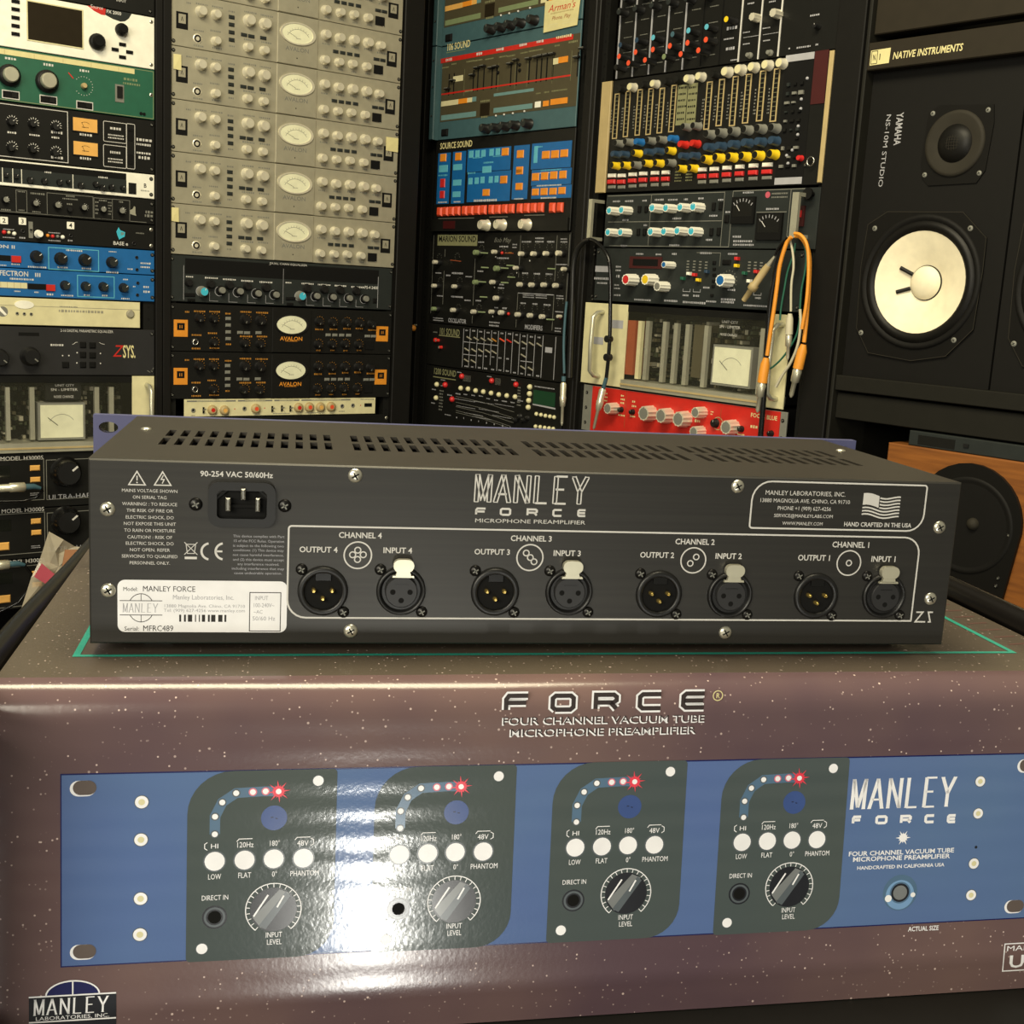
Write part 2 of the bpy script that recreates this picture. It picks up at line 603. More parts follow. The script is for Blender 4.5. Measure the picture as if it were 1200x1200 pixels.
def knob_mesh(r, h, body, cap, style, ang, n, mark):
    k = (r, h, body, cap, style, ang, n, mark)
    if k in KM:
        return KM[k]
    m = MB()
    if style == 0:      # turned knob with a skirt, cap disc and pointer line
        m.lathe(0, 0, [(r * 1.12, 0), (r * 1.1, 1.2), (r * .98, 1.8), (r * .92, h * .85), (r * .8, h)], n, body)
        m.disc(0, 0, r * .78, h + .05, cap, n)
    elif style == 1:    # fluted knob
        vs, fs = [], []
        N = n * 2
        for w, q in ((0, 1.0), (h, .9)):
            for i in range(N):
                a = 2 * pi * i / N
                rr = r * q * (1.0 if i % 2 else .88)
                vs.append((rr * cos(a), rr * sin(a), w))
        fs = [(i, (i + 1) % N, N + (i + 1) % N, N + i) for i in range(N)] + [tuple(range(N, 2 * N))]
        m.add(vs, fs, body)
        m.disc(0, 0, r * .7, h + .1, cap, n)
    elif style == 2:    # dark skirt with a smaller bright top
        m.lathe(0, 0, [(r, 0), (r, h * .35), (r * .8, h * .45), (r * .74, h * .5)], n, body)
        m.lathe(0, 0, [(r * .70, h * .5), (r * .68, h * .95), (r * .6, h)], n, cap)
    elif style == 3:    # chicken-head style: disc plus a bar grip
        m.lathe(0, 0, [(r, 0), (r, h * .3), (r * .9, h * .4)], n, body)
        m.add(*bar_grip(r, h), cap)
    a = radians(ang)
    if mark:
        d = Vector((cos(a), sin(a)))
        m.line([d * r * .3, d * r * .78], max(.7, r * .14), h + .2, mark)
    KM[k] = m.mesh('knob')
    return KM[k]


def bar_grip(r, h):
    vs = [(-r * .3, -r * .8, h * .4), (r * .3, -r * .8, h * .4), (r * .3, r * .8, h * .4), (-r * .3, r * .8, h * .4),
          (-r * .18, -r * .7, h), (r * .18, -r * .7, h), (r * .18, r * .7, h), (-r * .18, r * .7, h)]
    c, s = cos(-.6), sin(-.6)
    vs = [(x * c - y * s, x * s + y * c, z) for x, y, z in vs]
    return vs, [(4, 5, 6, 7), (0, 1, 5, 4), (1, 2, 6, 5), (2, 3, 7, 6), (3, 0, 4, 7)]


def button_mesh(a, b, h, mat):
    k = ('b', a, b, h, mat)
    if k not in KM:
        c = min(a, b) * .18
        KM[k] = MB().bevel_box(-a / 2, -b / 2, a / 2, b / 2, 0, h, min(c, h * .6), mat).mesh('button')
    return KM[k]


def screw_mesh(r, mat='screw_black'):
    k = ('s', r, mat)
    if k not in KM:
        m = MB().lathe(0, 0, [(r, 0), (r * .96, .5), (r * .7, 1.1), (r * .3, 1.35)], 14, mat)
        for a in (30, 120):
            d = Vector((cos(radians(a)), sin(radians(a)))) * r * .55
            m.line([-d, d], r * .2, 1.42, 'dark' if mat != 'screw_black' else 'mid_grey')
        KM[k] = m.mesh('screw')
    return KM[k]


def jack_mesh(r, rim='black_plastic', ring=None):
    k = ('j', r, rim, ring)
    if k not in KM:
        m = MB().lathe(0, 0, [(r, 0), (r, 1.5), (r * .62, 1.8), (r * .55, .3)], 14, rim)
        m.disc(0, 0, r * .56, .35, 'dark', 14)
        if ring:
            m.lathe(0, 0, [(r * 1.35, 0), (r * 1.3, .8), (r * 1.02, 1.0)], 16, ring)
        KM[k] = m.mesh('jack')
    return KM[k]


def led_mesh(r, mat):
    k = ('l', r, mat)
    if k not in KM:
        KM[k] = MB().lathe(0, 0, [(r, 0), (r, r * .5), (r * .7, r), (r * .3, r * 1.2)], 10, mat).mesh('led')
    return KM[k]


def ticks(m, u, v, r, n=11, a0=-50, a1=230, l=1.6, t=.5, w=.3, mat='print_white'):
    for i in range(n):
        a = radians(a0 + (a1 - a0) * i / (n - 1))
        d = Vector((cos(a), sin(a)))
        c = Vector((u, v))
        m.line([c + d * r, c + d * (r + l)], t, w, mat)


# custom logo lettering ------------------------------------------------
TALL = {  # tall condensed capitals as strokes in a 1 x 1 cell
    'M': [[(.08, 0), (.08, 1)], [(.08, 1), (.5, .05)], [(.5, .05), (.92, 1)], [(.92, 1), (.92, 0)]],
    'A': [[(.05, 0), (.5, 1)], [(.5, 1), (.95, 0)], [(.22, .3), (.78, .3)]],
    'N': [[(.1, 0), (.1, 1)], [(.1, 1), (.9, 0)], [(.9, 0), (.9, 1)]],
    'L': [[(.15, 1), (.15, 0)], [(.15, 0), (.9, 0)]],
    'E': [[(.15, 0), (.15, 1)], [(.15, 1), (.9, 1)], [(.15, .52), (.72, .52)], [(.15, 0), (.9, 0)]],
    'Y': [[(.05, 1), (.5, .45)], [(.95, 1), (.5, .45)], [(.5, .45), (.5, 0)]],
}


def manley(m, rc, w, mat, inline=None, wt=.16, slant=.12):
    uc, vc, wd, ht = rc
    n = 6
    cell = wd / (n + .2)
    for i, ch in enumerate('MANLEY'):
        x0 = uc - wd / 2 + i * cell * 1.03
        cw = cell * .80
        for st in TALL[ch]:
            pts = [(x0 + a * cw + (b - .5) * ht * slant * .3, vc - ht / 2 + b * ht) for a, b in st]
            vert = abs(st[0][1] - st[1][1]) > .3
            t = cell * (wt if vert else wt * .55)
            if inline and vert:
                dx = Vector((pts[1][0] - pts[0][0], pts[1][1] - pts[0][1])).normalized()
                nn = Vector((-dx.y, dx.x)) * t * .5
                for sg in (1, -1):
                    m.line([(p[0] + nn.x * sg, p[1] + nn.y * sg) for p in pts], t * .34, w, mat)
            else:
                m.line(pts, t, w, mat)
            for p, q in zip(pts, st):   # serifs
                if vert and q[1] in (0, 1) and not (ch == 'M' and q == (.5, .05)):
                    m.line([(p[0] - cell * .11, p[1]), (p[0] + cell * .11, p[1])], ht * .03, w + .02, mat)


WIDE = {
    'F': [[(0, 0), (0, .75), (.12, 1), (1, 1)], [(0, .5), (.92, .5)]],
    'O': [[(.14, 0), (0, .18), (0, .82), (.14, 1), (.86, 1), (1, .82), (1, .18), (.86, 0), (.14, 0)]],
    'R': [[(0, 0), (0, 1), (.86, 1), (1, .84), (1, .6), (.86, .45), (.1, .45)], [(.72, .45), (1, 0)]],
    'C': [[(1, 1), (.14, 1), (0, .82), (0, .18), (.14, 0), (1, 0)]],
    'E': [[(1, 1), (.14, 1), (0, .82), (0, .18), (.14, 0), (1, 0)], [(.05, .5), (.95, .5)]],
}


def force(m, boxes, w, mat, t=.2, outline=None):
    for ch, (uc, vc, wd, ht) in zip('FORCE', boxes):
        tt = ht * t
        for st in WIDE[ch]:
            pts = [(uc - wd / 2 + tt / 2 + a * (wd - tt), vc - ht / 2 + tt / 2 + b * (ht - tt)) for a, b in st]
            if outline:
                m.line(pts, tt * 1.9, w, outline)
            m.line(pts, tt, w + (.08 if outline else 0), mat)


# ---------------------------------------------------------------- table and carton
def world_mb_box(m, x0, y0, z0, x1, y1, z1, mat):   # box in local metres*1000 (x, y into the room, z)
    return m.box(x0, z0, x1, z1, -y1, -y0, mat)


tb = thing('work_table', 'S', -60, -1119, 0, 'dark table under the glossy carton', 'table')
m = MB(-60, -1119)
m.box(-90, -206, 590, -168, -520, 60, 'charcoal'); m.build('tabletop', tb)
for a in (-70, 540):
    for b in (30, -480):
        MB(-60, -1119).box(a, -1119, a + 40, -206, b - 40, b, 'charcoal').build('leg', tb)

BW0, BW1, BD = -30.0, 518.0, 420.0
carton = thing('carton', 'S', BW0, -167.5, 11, 'glossy printed cardboard carton with blue panel picture under the amplifier', 'box')
CO = (BW0, -167.5)
prof = [(-11.8, -167.5), (-2.8, -39.4), (-1.2, -16)]
for i in range(1, 7):
    t = radians(90 * i / 6)
    prof.append((-1.2 + 15 * (1 - cos(t)), -16 + 16 * sin(t)))
NU = 24
vs, fs = [], []
for (y, z) in prof:
    for i in range(NU + 1):
        vs.append((BW0 + (BW1 - BW0) * i / NU, z, -y))
n = NU + 1
fs = [(k * n + i, k * n + i + 1, (k + 1) * n + i + 1, (k + 1) * n + i) for k in range(len(prof) - 1) for i in range(NU)]


def cb(mb, name, parent=None):       # carton parts share the carton's origin (root sits 11 mm in front of the fold plane)
    return mb.build(name, parent or carton, (0, 0, -11))


front = cb(MB(*CO).add(vs, fs, 'carton_print', True), 'front_panel')
cb(MB(*CO).box(BW0, -3, BW1, 0, -BD, -13.8, 'carton_top'), 'top_panel')
for a in (BW0, BW1 - 3):
    cb(MB(*CO).box(a, -167.5, a + 3, -3.2, -BD, -1.4, 'carton_top'), 'side_panel')
cb(MB(*CO).box(BW0 + 3.1, -167.5, BW1 - 3.1, -3.2, -BD, -BD + 3, 'carton_top'), 'back_panel')
# turquoise outline printed on the lid
m = MB(*CO)
m.line([(-1, 45), (491, 45), (491, 232), (-1, 232)], 3.2, .15, 'teal_print', True)
m.v = [(x, z - .1675, .1677) for x, y, z in m.v]
cb(m, 'printed_outline')
m = MB(*CO)   # fine printed stripes at the right of the outline
for i in range(9):
    m.line([(498, 60 + i * 14), (512, 62 + i * 14)], 2.2, .15, 'stripe_wood')
m.v = [(x, z - .1675, .1676) for x, y, z in m.v]
cb(m, 'printed_stripes')

# the picture of the instrument printed on the carton's front (own tilted frame)
pic = bpy.data.objects.new('printed_picture', None)
COL.objects.link(pic)
pic.parent = carton
pic.location = ((0 - BW0) / 1000, (-2.8 + 11) / 1000, (-39.4 + 167.5) / 1000)
pic.rotation_euler = (radians(-4.04), 0, 0)


def pr(mb, name):
    return mb.build(name, pic)


m = MB().cq(241.3, -44.45, 483.6, 89.9, .12, 'box_navy')
m.cq(241.3, -44.45, 482.4, 88.6, .2, 'carton_blue')
pr(m, 'printed_faceplate')
for (u, v) in ((9, -6.35), (9, -82.55), (474, -6.35), (474, -82.55)):
    m = MB()
    m.add([(u + a, v + b, .3) for a, b in rrect(-5.5, -3.6, 5.5, 3.6, 3.6)], [tuple(range(24))], 'box_white')
    m.add([(u + .8 + a, v + .3 + b, .36) for a, b in rrect(-5.0, -3.3, 5.0, 3.3, 3.3)], [tuple(range(24))], 'box_slot')
    pr(m, 'printed_rack_hole')
dots = [(34.1,-13.3,2.9),(33.9,-30.8,2.9),(33.9,-58.5,2.9),(33.7,-75.5,3)] + [(448.1,-14,2.7),(448.5,-31.1,2.7),(448.6,-58,2.8),(448.6,-75.1,2.8)]
for u, v, r in dots:
    m = MB()
    m.disc(u, v, r * 1.12, .28, 'box_grey', 20); m.disc(u, v, r, .33, 'box_white', 20); m.disc(u, v, r * .5, .38, 'cream', 12)
    pr(m, 'printed_screw')
pr(MB().disc(*(449,-49.2), .8, .3, 'box_dark'), 'printed_dot')

JK = [(66.5,-68.8), (150.7,-68.7), (235.5,-68.4), (320.7,-68.7)]
J3 = JK[2]
c3 = (222.9,-89.5,289.6,0.6)
led = [(235.1,-28.9),(235.1,-20.6),(238.2,-14),(244.3,-9.8),(251.7,-9.5),(257.4,-9.3),(263.2,-9.5)]
knob3, circ3 = (261.9,-65.9), (261.4,-22)
btn3 = [(235.2,-41.7,4.5),(248.5,-41.6,4.5),(261.6,-41.5,4.5),(275,-41.7,4.5)]
lab3 = [('HI', (235.1,-34.5,3.8,2.2)), ('120Hz', (248.5,-34.3,7.9,2.5)), ('180°', (261.8,-34,5.2,2.5)), ('48V', (274.6,-34.4,5.2,2.5)), ('LOW', (235.2,-49,5.9,2.5)),
        ('FLAT', (248.6,-48.8,6,2.5)), ('0°', (262.1,-48.8,2.5,2.5)), ('PHANTOM', (275.7,-48.9,13.3,2.5)), ('DIRECT IN', (235.6,-59,12.1,2.3)), ('INPUT', (262.3,-78.1,7.6,2.5)), ('LEVEL', (262.5,-81.6,6.9,2.5))]
dot3 = [(281,-4.9,2.4),(230,-83.3,2.5)]
for ci, (ju, jv) in enumerate(JK):
    du, dv = ju - J3[0], (0 if ci != 2 else 0)
    dv = jv - J3[1]
    dv = max(-1.5, min(1.5, dv))
    g = MB()
    off = lambda p: (p[0] + du, p[1] + dv)
    u0, v0, u1, v1 = c3
    o = rrect(u0 + du, v0 + dv, u1 + du, v1 + dv, (2, 17, 2, 20), 8)
    g.add([(a, b, .3) for a, b in o], [tuple(range(len(o)))], 'carton_panel')
    g.line([off(p) for p in led], 4.6, .34, 'led_track')
    for k, p in enumerate(led):
        g.disc(*off(p), 1.9, .40, 'box_grey' if k < 4 else 'box_red_glow', 14)
        g.disc(*off(p), 1.35, .44, 'box_white', 12)
    cx, cy = off(led[-1])
    for k in range(16):
        a = 2 * pi * k / 16 + .1
        l = (5.4, 3.4)[k % 2]
        d = Vector((cos(a), sin(a)))
        q = Vector((-d.y, d.x)) * .75
        c = Vector((cx, cy))
        g.add([(*(c + q), .46), (*(c + d * l), .46), (*(c - q), .46)], [(0, 2, 1)], 'box_red')
    g.disc(cx, cy, 2.6, .47, 'box_red', 18); g.disc(cx, cy, 1.3, .5, 'box_white', 12)
    cu, cv = off(circ3)
    g.disc(cu, cv, 5.9, .36, 'box_blue_dim', 24)
    g.line([(cu - 1.5, cv + .3), (cu - .3, cv + .3)], .4, .4, 'box_dark'); g.line([(cu + .6, cv - .2), (cu + 1.6, cv - .4)], .4, .4, 'box_dark')
    for u, v, r in btn3:
        g.disc(u + du, v + dv, r + .7, .36, 'box_grey', 20); g.disc(u + du, v + dv, r, .42, 'box_white', 20)
    for s_, rc in lab3:
        g.text(s_, (rc[0] + du, rc[1] + dv, rc[2], rc[3]), .42, 'box_white')
    for q in (1, 3):
        rc = lab3[q][1]
        g.line([(rc[0] + du - 3.6, rc[1] + dv + 1.6), (rc[0] + du - 2.6, rc[1] + dv + 2.8), (rc[0] + du + 3.4, rc[1] + dv + 2.8)], .35, .42, 'box_white')
    hu, hv = lab3[0][1][0] + du, lab3[0][1][1] + dv
    g.line([(hu - 3.2, hv + 1.8), (hu - 4.4, hv + 1), (hu - 4.4, hv - 1), (hu - 3.2, hv - 1.8)], .35, .42, 'box_white')
    hu = lab3[3][1][0] + du
    g.line([(hu + 3.6, hv + 2.4), (hu + 4.9, hv + 1.6), (hu + 4.9, hv - .4), (hu + 3.6, hv - 1.2)], .35, .42, 'box_white')
    g.disc(ju, dv + J3[1], 5.6, .36, 'box_dark', 24); g.ring(ju, dv + J3[1], 4.3, 1.0, .42, 'box_grey'); g.disc(ju, dv + J3[1], 3.0, .42, 'dark', 20)
    ku, kv = off(knob3)
    g.disc(ku, kv, 10.6, .36, 'box_dark', 32)
    g.ring(ku, kv, 12.6, .45, .4, 'box_white', 40, -50, 230)
    ticks(g, ku, kv, 10.7, 21, -50, 230, 2.0, .35, .4, 'box_white')
    g.add([(ku + a * 1.0, kv + b, .44) for a, b in ((-9.4, -3.5), (-5.6, -8.6), (7.0, 7.8), (2.6, 9.7))], [(0, 1, 2, 3)], 'box_mid')
    g.add([(ku + a * 1.0, kv + b, .46) for a, b in ((-6.6, -7.6), (-3.4, -9.4), (7.6, 6.4), (5.4, 8.4))], [(0, 1, 2, 3)], 'box_grey')
    g.line([(ku - 9, kv - 3), (ku - 2.5, kv + 7.2)], .8, .5, 'box_white')
    g.line([(ku + 1.6, kv + 1.0), (ku + 4.6, kv + 6.6)], .8, .5, 'box_white')
    for u, v, r in dot3:
        g.disc(u + du, v + dv, r + .3, .36, 'box_grey', 20); g.disc(u + du, v + dv, r, .42, 'box_white', 20)
    pr(g, 'printed_channel')

g = MB()
manley(g, (406.9,-19,59,15.3), .3, 'box_white', wt=.2)
pr(g, 'printed_title'); g = MB()
force(g, [(381.2,-32.5,5.6,4.8),(394.6,-32.8,6.7,4.8),(408.1,-33,6.5,4.9),(421.4,-33.1,6,4.9),(433.8,-33.4,5.5,4.9)], .3, 'box_white', .3)
pr(g, 'printed_title'); g = MB()
for s_, rc in (('FOUR CHANNEL VACUUM TUBE', (407.3,-50.3,58.7,2.3)), ('MICROPHONE PREAMPLIFIER', (407.5,-53.3,54,2.3)), ('HANDCRAFTED IN CALIFORNIA USA', (407.5,-57.9,48.6,1.8)), ('ACTUAL SIZE', (423.1,-92,17.2,2.4))):
    g = MB(); g.text(s_, rc, .3, 'box_white', True); pr(g, 'printed_title')
g = MB()
su, sv = (407.4,-42.7)
for k in range(12):
    a = 2 * pi * k / 12
    d = Vector((cos(a), sin(a))); q = Vector((-d.y, d.x)) * .8; c = Vector((su, sv))
    g.add([(*(c + q), .3), (*(c + d * (4.2, 3)[k % 2]), .3), (*(c - q), .3)], [(0, 2, 1)], 'box_white')
g.disc(su, sv, 2.2, .32, 'box_white')
bu_, bv_, br_ = [(408.2,-72,9.6)][0]
g.disc(bu_, bv_, br_, .26, 'led_track', 32); g.disc(bu_, bv_ - br_ * .12, br_ * .82, .28, 'box_sky', 32); g.disc(bu_, bv_, br_ * .6, .3, 'led_track', 32)
g.ring(bu_, bv_, br_ * .46, 1.1, .34, 'box_dark'); g.disc(bu_, bv_, br_ * .42, .32, 'box_mid', 24)
g.disc(bu_ - br_ * .66, bv_ - br_ * .3, br_ * .2, .33, 'paper', 14)
g.disc(bu_ + br_ * .76, bv_ - br_ * .15, br_ * .14, .33, 'paper', 14)
pr(g, 'printed_power_button')
g = MB()
force(g, [(203.5,30.3,12.5,8.9),(225.8,30.1,12.3,8.9),(246.9,30.3,12.4,9),(268.9,30.3,12.6,9.1),(290.8,30.4,12.8,9.1)], .2, 'box_ink', .24, 'box_white')
for s_, rc in (('FOUR CHANNEL VACUUM TUBE', (246.8,21.4,100.6,3.5)), ('MICROPHONE PREAMPLIFIER', (246.5,15.7,92.3,3.5))):
    g.text(s_, (rc[0] - .2, rc[1] - .25, rc[2], rc[3]), .24, 'box_white', True)
    g.text(s_, (rc[0] + .25, rc[1] + .2, rc[2], rc[3] * .98), .3, 'box_ink')
cu, cv, cr = [(303,32.7,2.4)][0]
g.ring(cu, cv, cr, .5, .24, 'tape'); g.text('R', (cu, cv, cr * .8, cr), .24, 'tape', True)
pr(g, 'printed_heading')
g = MB()
lu0, lv0, lu1, lv1 = (-14,-120.6,23.5,-102.7)
g.cq((lu0 + lu1) / 2, (lv0 + lv1) / 2, lu1 - lu0, lv1 - lv0, .2, 'box_dark')
cu = (lu0 + lu1) / 2
arch = [(cu + 11.5 * cos(radians(a)), lv1 + 6.8 * sin(radians(a)) ) for a in range(0, 181, 12)]
g.add([(a, b, .22) for a, b in arch], [tuple(range(len(arch)))], 'box_navy')
g.line(arch, .7, .3, 'box_white')
g.line([(cu, lv1), (cu, lv1 + 6.8)], .6, .3, 'box_white')
g.line([(lu0, lv1), (lu1, lv1)], .7, .3, 'box_white'); g.line([(lu0, lv1 - 12), (lu1, lv1 - 12)], .7, .3, 'box_white')
manley(g, (cu, lv1 - 5, 33, 7.4), .3, 'box_white', wt=.16)
g.text('LABORATORIES, INC.', (cu, lv1 - 10.4, 32, 1.7), .3, 'box_white')
pr(g, 'printed_emblem')
g = MB()
mu0, mv0, mu1, mv1 = (470.9,-118,505.6,-103)
mu1 = mu0 + 31
g.line([(mu0, mv0), (mu1, mv0), (mu1, mv1), (mu0, mv1)], .6, .3, 'box_white', True)
g.text('MADE IN', ((mu0 + mu1) / 2 - 1, mv1 - 2.6, 27, 2.8), .3, 'box_white')
g.text('USA', ((mu0 + mu1) / 2, mv0 + 5.0, 25, 6.6), .3, 'box_white', True)
pr(g, 'printed_origin_mark')

# padded rails on both sides of the carton
for side, cu in (('left', BW0 - 8.5), ('right', BW1 + 10)):
    rl = thing('padded_rail', 'S', cu, -168, -180, 'black padded rail along the %s end of the carton' % side, 'rail')
    m = MB(cu, -168)
    z = -1 if side == 'left' else 2.5
    rr_ = 7.4 if side == 'left' else 8.6
    pz = (0, -2.5, -8, -12, -15) if side == 'left' else (0, 0, 0, 0, 0)
    m.tube([(cu + .6 * i, z + pz[i], w_) for i, w_ in enumerate((70, -100, -250, -400, -560))], rr_, 'foam', 14, [rr_ * k for k in ((1, .92, .76, .68, .62) if side == 'left' else (1, 1, 1, .95, .9))])
    m.build('padding', rl, (0, 0, 180))
    MB(cu, -168).box(cu - 3, -168, cu + 3, -14, -550, 60, 'charcoal').build('side_board', rl, (0, 0, 180))

# ---------------------------------------------------------------- the preamplifier
AW, AH, AD = 439.0, 88.6, 175.0
FOOT = 94.8
amp = thing('preamplifier', 'A', 0, -FOOT, 0, 'black rack preamplifier seen from behind, standing on the carton', 'amplifier')


def am():
    return MB(0, -FOOT)


rp = am().bevel_box(0, -AH, AW, 0, -2.2, 0, .8, 'brushed_black').build('rear_panel', amp)
# lid with real ventilation slots in four groups
slots = []
groups = [(27.0, 111.0), (126.0, 210.0), (225.0, 307.0), (320.0, 408.0)]
for a, b in groups:
    for i in range(12):
        slots.append(a + (b - a) * i / 11)
m = am()
R1, R2 = (54, 80), (88, 114)
sw = 1.9


def lid(u0, d0, u1, d1):
    m.box(u0, -2.0, u1, -.02, -d1, -d0, 'amp_top')


lid(0, 2.3, AW, R1[0]); lid(0, R1[1], AW, R2[0]); lid(0, R2[1], AW, AD)
for ra in (R1, R2):
    x = 0
    for sc in slots:
        lid(x, ra[0], sc - sw, ra[1]); x = sc + sw
    lid(x, ra[0], AW, ra[1])
m.build('lid', amp)
m = am()
m.box(0, -AH, 2, -2.1, -AD, -2.3, 'amp_top'); m.box(AW - 2, -AH, AW, -2.1, -AD, -2.3, 'amp_top'); m.box(2.1, -AH, AW - 2.1, -AH + 2, -AD, -2.3, 'amp_top')
m.build('chassis', amp)
m = am()
m.box(8, -AH + 4, 431, -42, -AD + 6, -30, 'amp_inside')
for i in range(22):
    u = 20 + i * 18.5
    m.box(u, -42, u + random.uniform(5, 12), -random.uniform(20, 34), -random.uniform(80, 130), -60, random.choice(['gold_text', 'pcb', 'amp_inside', 'silver']))
m.build('circuit_board', amp)
# blue faceplate, its ears reaching past the body, with oblong rack holes
fp = am()
f0, f1 = -25.5, 464.0
for a, b in ((f0, -8), (AW + 7, f1)):
    mid = (a + b) / 2
    for c0, c1, vm in ((-89, -44.45, -81.5), (-44.45, 0, -7.5)):
        fp.holed([(a, c0), (b, c0), (b, c1), (a, c1)], (mid, vm), lambda t: 1 / math.hypot(cos(t) / 5.6, sin(t) / 3.4), -AD - 7, -AD - .1, 'blue_plate')
fp.box(-8, -89, AW + 7, 0, -AD - 7, -AD - .1, 'blue_plate')
fp.build('faceplate', amp)
for u, v in ((40, -60), (400, -60), (40, -130), (400, -130)):
    am().lathe(0, 0, [(0.01, 0)], 3, 'dark')
for a, b in ((22, -20), (405, -20), (22, -150), (405, -150)):
    g = am()
    g.box(a, -FOOT, a + 14, -AH - .05, b - 14, b, 'black_plastic')
    g.build('foot', amp)
for u, d in ((12.5, 113), (426, 118)):
    put('lid_screw', MB().lathe(0, 0, [(3, 0), (2.8, .6), (1.5, 1.1)], 14, 'screw_nickel').mesh('lid_screw'), amp, (u, FOOT, -d)).rotation_euler = (radians(-90), 0, 0)

PRW = .12
g = am()
TX = [('90-254 VAC 50/60Hz', (66.8,-5.7,33.4,2.5), 1)]
for s_, cx, cy, ww in (('MAINS VOLTAGE SHOWN', 330, 407, 255),):
    pass
warn = list(zip(['MAINS VOLTAGE SHOWN', 'ON SERIAL TAG', 'WARNING! : TO REDUCE', 'THE RISK OF FIRE OR', 'ELECTRIC SHOCK, DO', 'NOT EXPOSE THIS UNIT', 'TO RAIN OR MOISTURE', 'CAUTION! : RISK OF', 'ELECTRIC SHOCK, DO', 'NOT OPEN. REFER', 'SERVICING TO QUALIFIED', 'PERSONNEL ONLY.'],
    [(27.4,-14.5,25.2,1.5),(27.4,-17.6,15.4,1.5),(27.4,-20.8,24.8,1.5),(27.4,-23.9,21,1.5),(27.4,-27.1,21.9,1.5),(27.4,-30.2,23.7,1.5),(27.4,-33.4,23.1,1.5),(27.4,-36.6,20.4,1.5),(27.4,-39.6,21.9,1.5),(27.4,-42.7,18.3,1.5),(27.4,-45.8,25.5,1.5),(27.4,-49,18.5,1.5)]))
fcc = list(zip(['This device complies with Part', '15 of the FCC Rules. Operation', 'is subject to the following two', 'conditions: (1) This device may', 'not cause harmful interference,', 'and (2) this device must accept', 'any interference received,', 'including interference that may', 'cause undesirable operation.'],
    [(77.5,-35.3,23.9,1.2),(77.5,-37.6,23.9,1.2),(77.4,-39.9,23.9,1.2),(77.4,-42.1,23.7,1.2),(77.4,-44.4,23.9,1.2),(77.5,-46.7,23.9,1.2),(77.5,-48.9,19.6,1.2),(77.3,-51.1,24.6,1.2),(77.4,-53.3,22.5,1.2)]))
for s_, rc in warn:
    g.text(s_, rc, PRW, 'print_white')
g.build('warning_text', amp); g = am()
for s_, rc in fcc:
    g.text(s_, rc, PRW, 'ink_grey')
g.build('compliance_text', amp); g = am()
g.text(*TX[0][:2], PRW, 'print_white', True)
g.build('voltage_text', amp); g = am()
for s_, rc in (('MANLEY LABORATORIES, INC.', (352.1,-7.8,44,2.3)), ('13880 MAGNOLIA AVE. CHINO, CA 91710', (352.2,-11.8,49.6,2)), ('PHONE +1 (909) 627-4256', (352.2,-15.7,29.4,2)), ('SERVICE@MANLEYLABS.COM', (352.2,-19.6,32.4,1.7)), ('WWW.MANLEY.COM', (352.1,-23.6,22.3,1.7)), ('HAND CRAFTED IN THE USA', (393.8,-23.4,37.9,2.2)),
        ('MICROPHONE PREAMPLIFIER', (208.9,-25.4,55.9,1.9)),
        ('CHANNEL 4', (125.5,-33.9,20.8,2.7)), ('OUTPUT 4', (105.7,-41.3,18.3,2.7)), ('INPUT 4', (143.8,-41.1,14.3,2.7)),
        ('CHANNEL 3', (209.9,-34,21.1,2.7)), ('OUTPUT 3', (190.6,-41.1,18.1,2.7)), ('INPUT 3', (228.6,-41.2,14.4,2.8)),
        ('CHANNEL 2', (294.9,-34.2,21.1,2.8)), ('OUTPUT 2', (275.4,-41.4,18.1,2.8)), ('INPUT 2', (313.5,-41.4,14.5,2.8)),
        ('CHANNEL 1', (380.3,-34.3,21.4,2.9)), ('OUTPUT 1', (360.6,-41.6,18.5,2.9)), ('INPUT 1', (399.5,-41.7,14.6,2.9))):
    if s_.startswith(('CHAN', 'OUT', 'INP', 'MICRO', 'HAND')):
        k = am(); k.text(s_, rc, PRW, 'print_white', s_[0] != 'M'); k.build('printed_text', amp)
    else:
        g.text(s_, rc, PRW, 'print_white')
g.build('address_text', amp)
g = am()
manley(g, (209.9,-9.3,58.3,13.6), PRW, 'print_white', inline=True, wt=.2, slant=.05)
force(g, [(183.8,-20.9,5.6,4),(196.1,-20.8,5.7,4),(209.5,-20.8,5.7,4),(222.3,-20.8,5.2,4),(234.7,-20.6,4.7,4)], PRW, 'print_white', .26)
g.build('maker_mark', amp)
g = am()
# warning triangles, bin, CE, flag, ZS mark
for k, (u, v) in enumerate([(21.7,-8.9),(33.2,-8.8)]):
    g.line([(u - 3.7, v - 2.9), (u + 3.7, v - 2.9), (u, v + 3.4)], .55, PRW, 'print_white', True)
    if k == 0:
        g.line([(u, v + 1.4), (u, v - .9)], .5, PRW, 'print_white'); g.disc(u, v - 1.8, .35, PRW, 'print_white')
    else:
        g.line([(u + .3, v + 1.8), (u - .7, v - .2), (u + .7, v - .2), (u - .2, v - 2.1)], .45, PRW, 'print_white')
g.build('warning_sign', amp); g = am()
u, v, r = [(46.1,-41.7,3.8)][0]
g.line([(u - 2.2, v + 2), (u - 1.6, v - 2.4), (u + 1.6, v - 2.4), (u + 2.2, v + 2)], .35, PRW, 'print_white', True)
g.line([(u - 3, v - 3), (u + 3, v + 3)], .35, PRW, 'print_white'); g.line([(u - 3, v + 3), (u + 3, v - 3)], .35, PRW, 'print_white')
g.cq(u, v - 4.6, 5.6, 1.2, PRW, 'print_white')
g.build('recycling_symbol', amp); g = am()
for k, (u, v) in enumerate([(54.9,-43),(61.4,-42.9)]):
    g.ring(u, v, 3.9, 1.05, PRW, 'print_white', 20, 100, 260)
    if k:
        g.line([(u - 3.8, v), (u - .8, v)], .9, PRW, 'print_white')
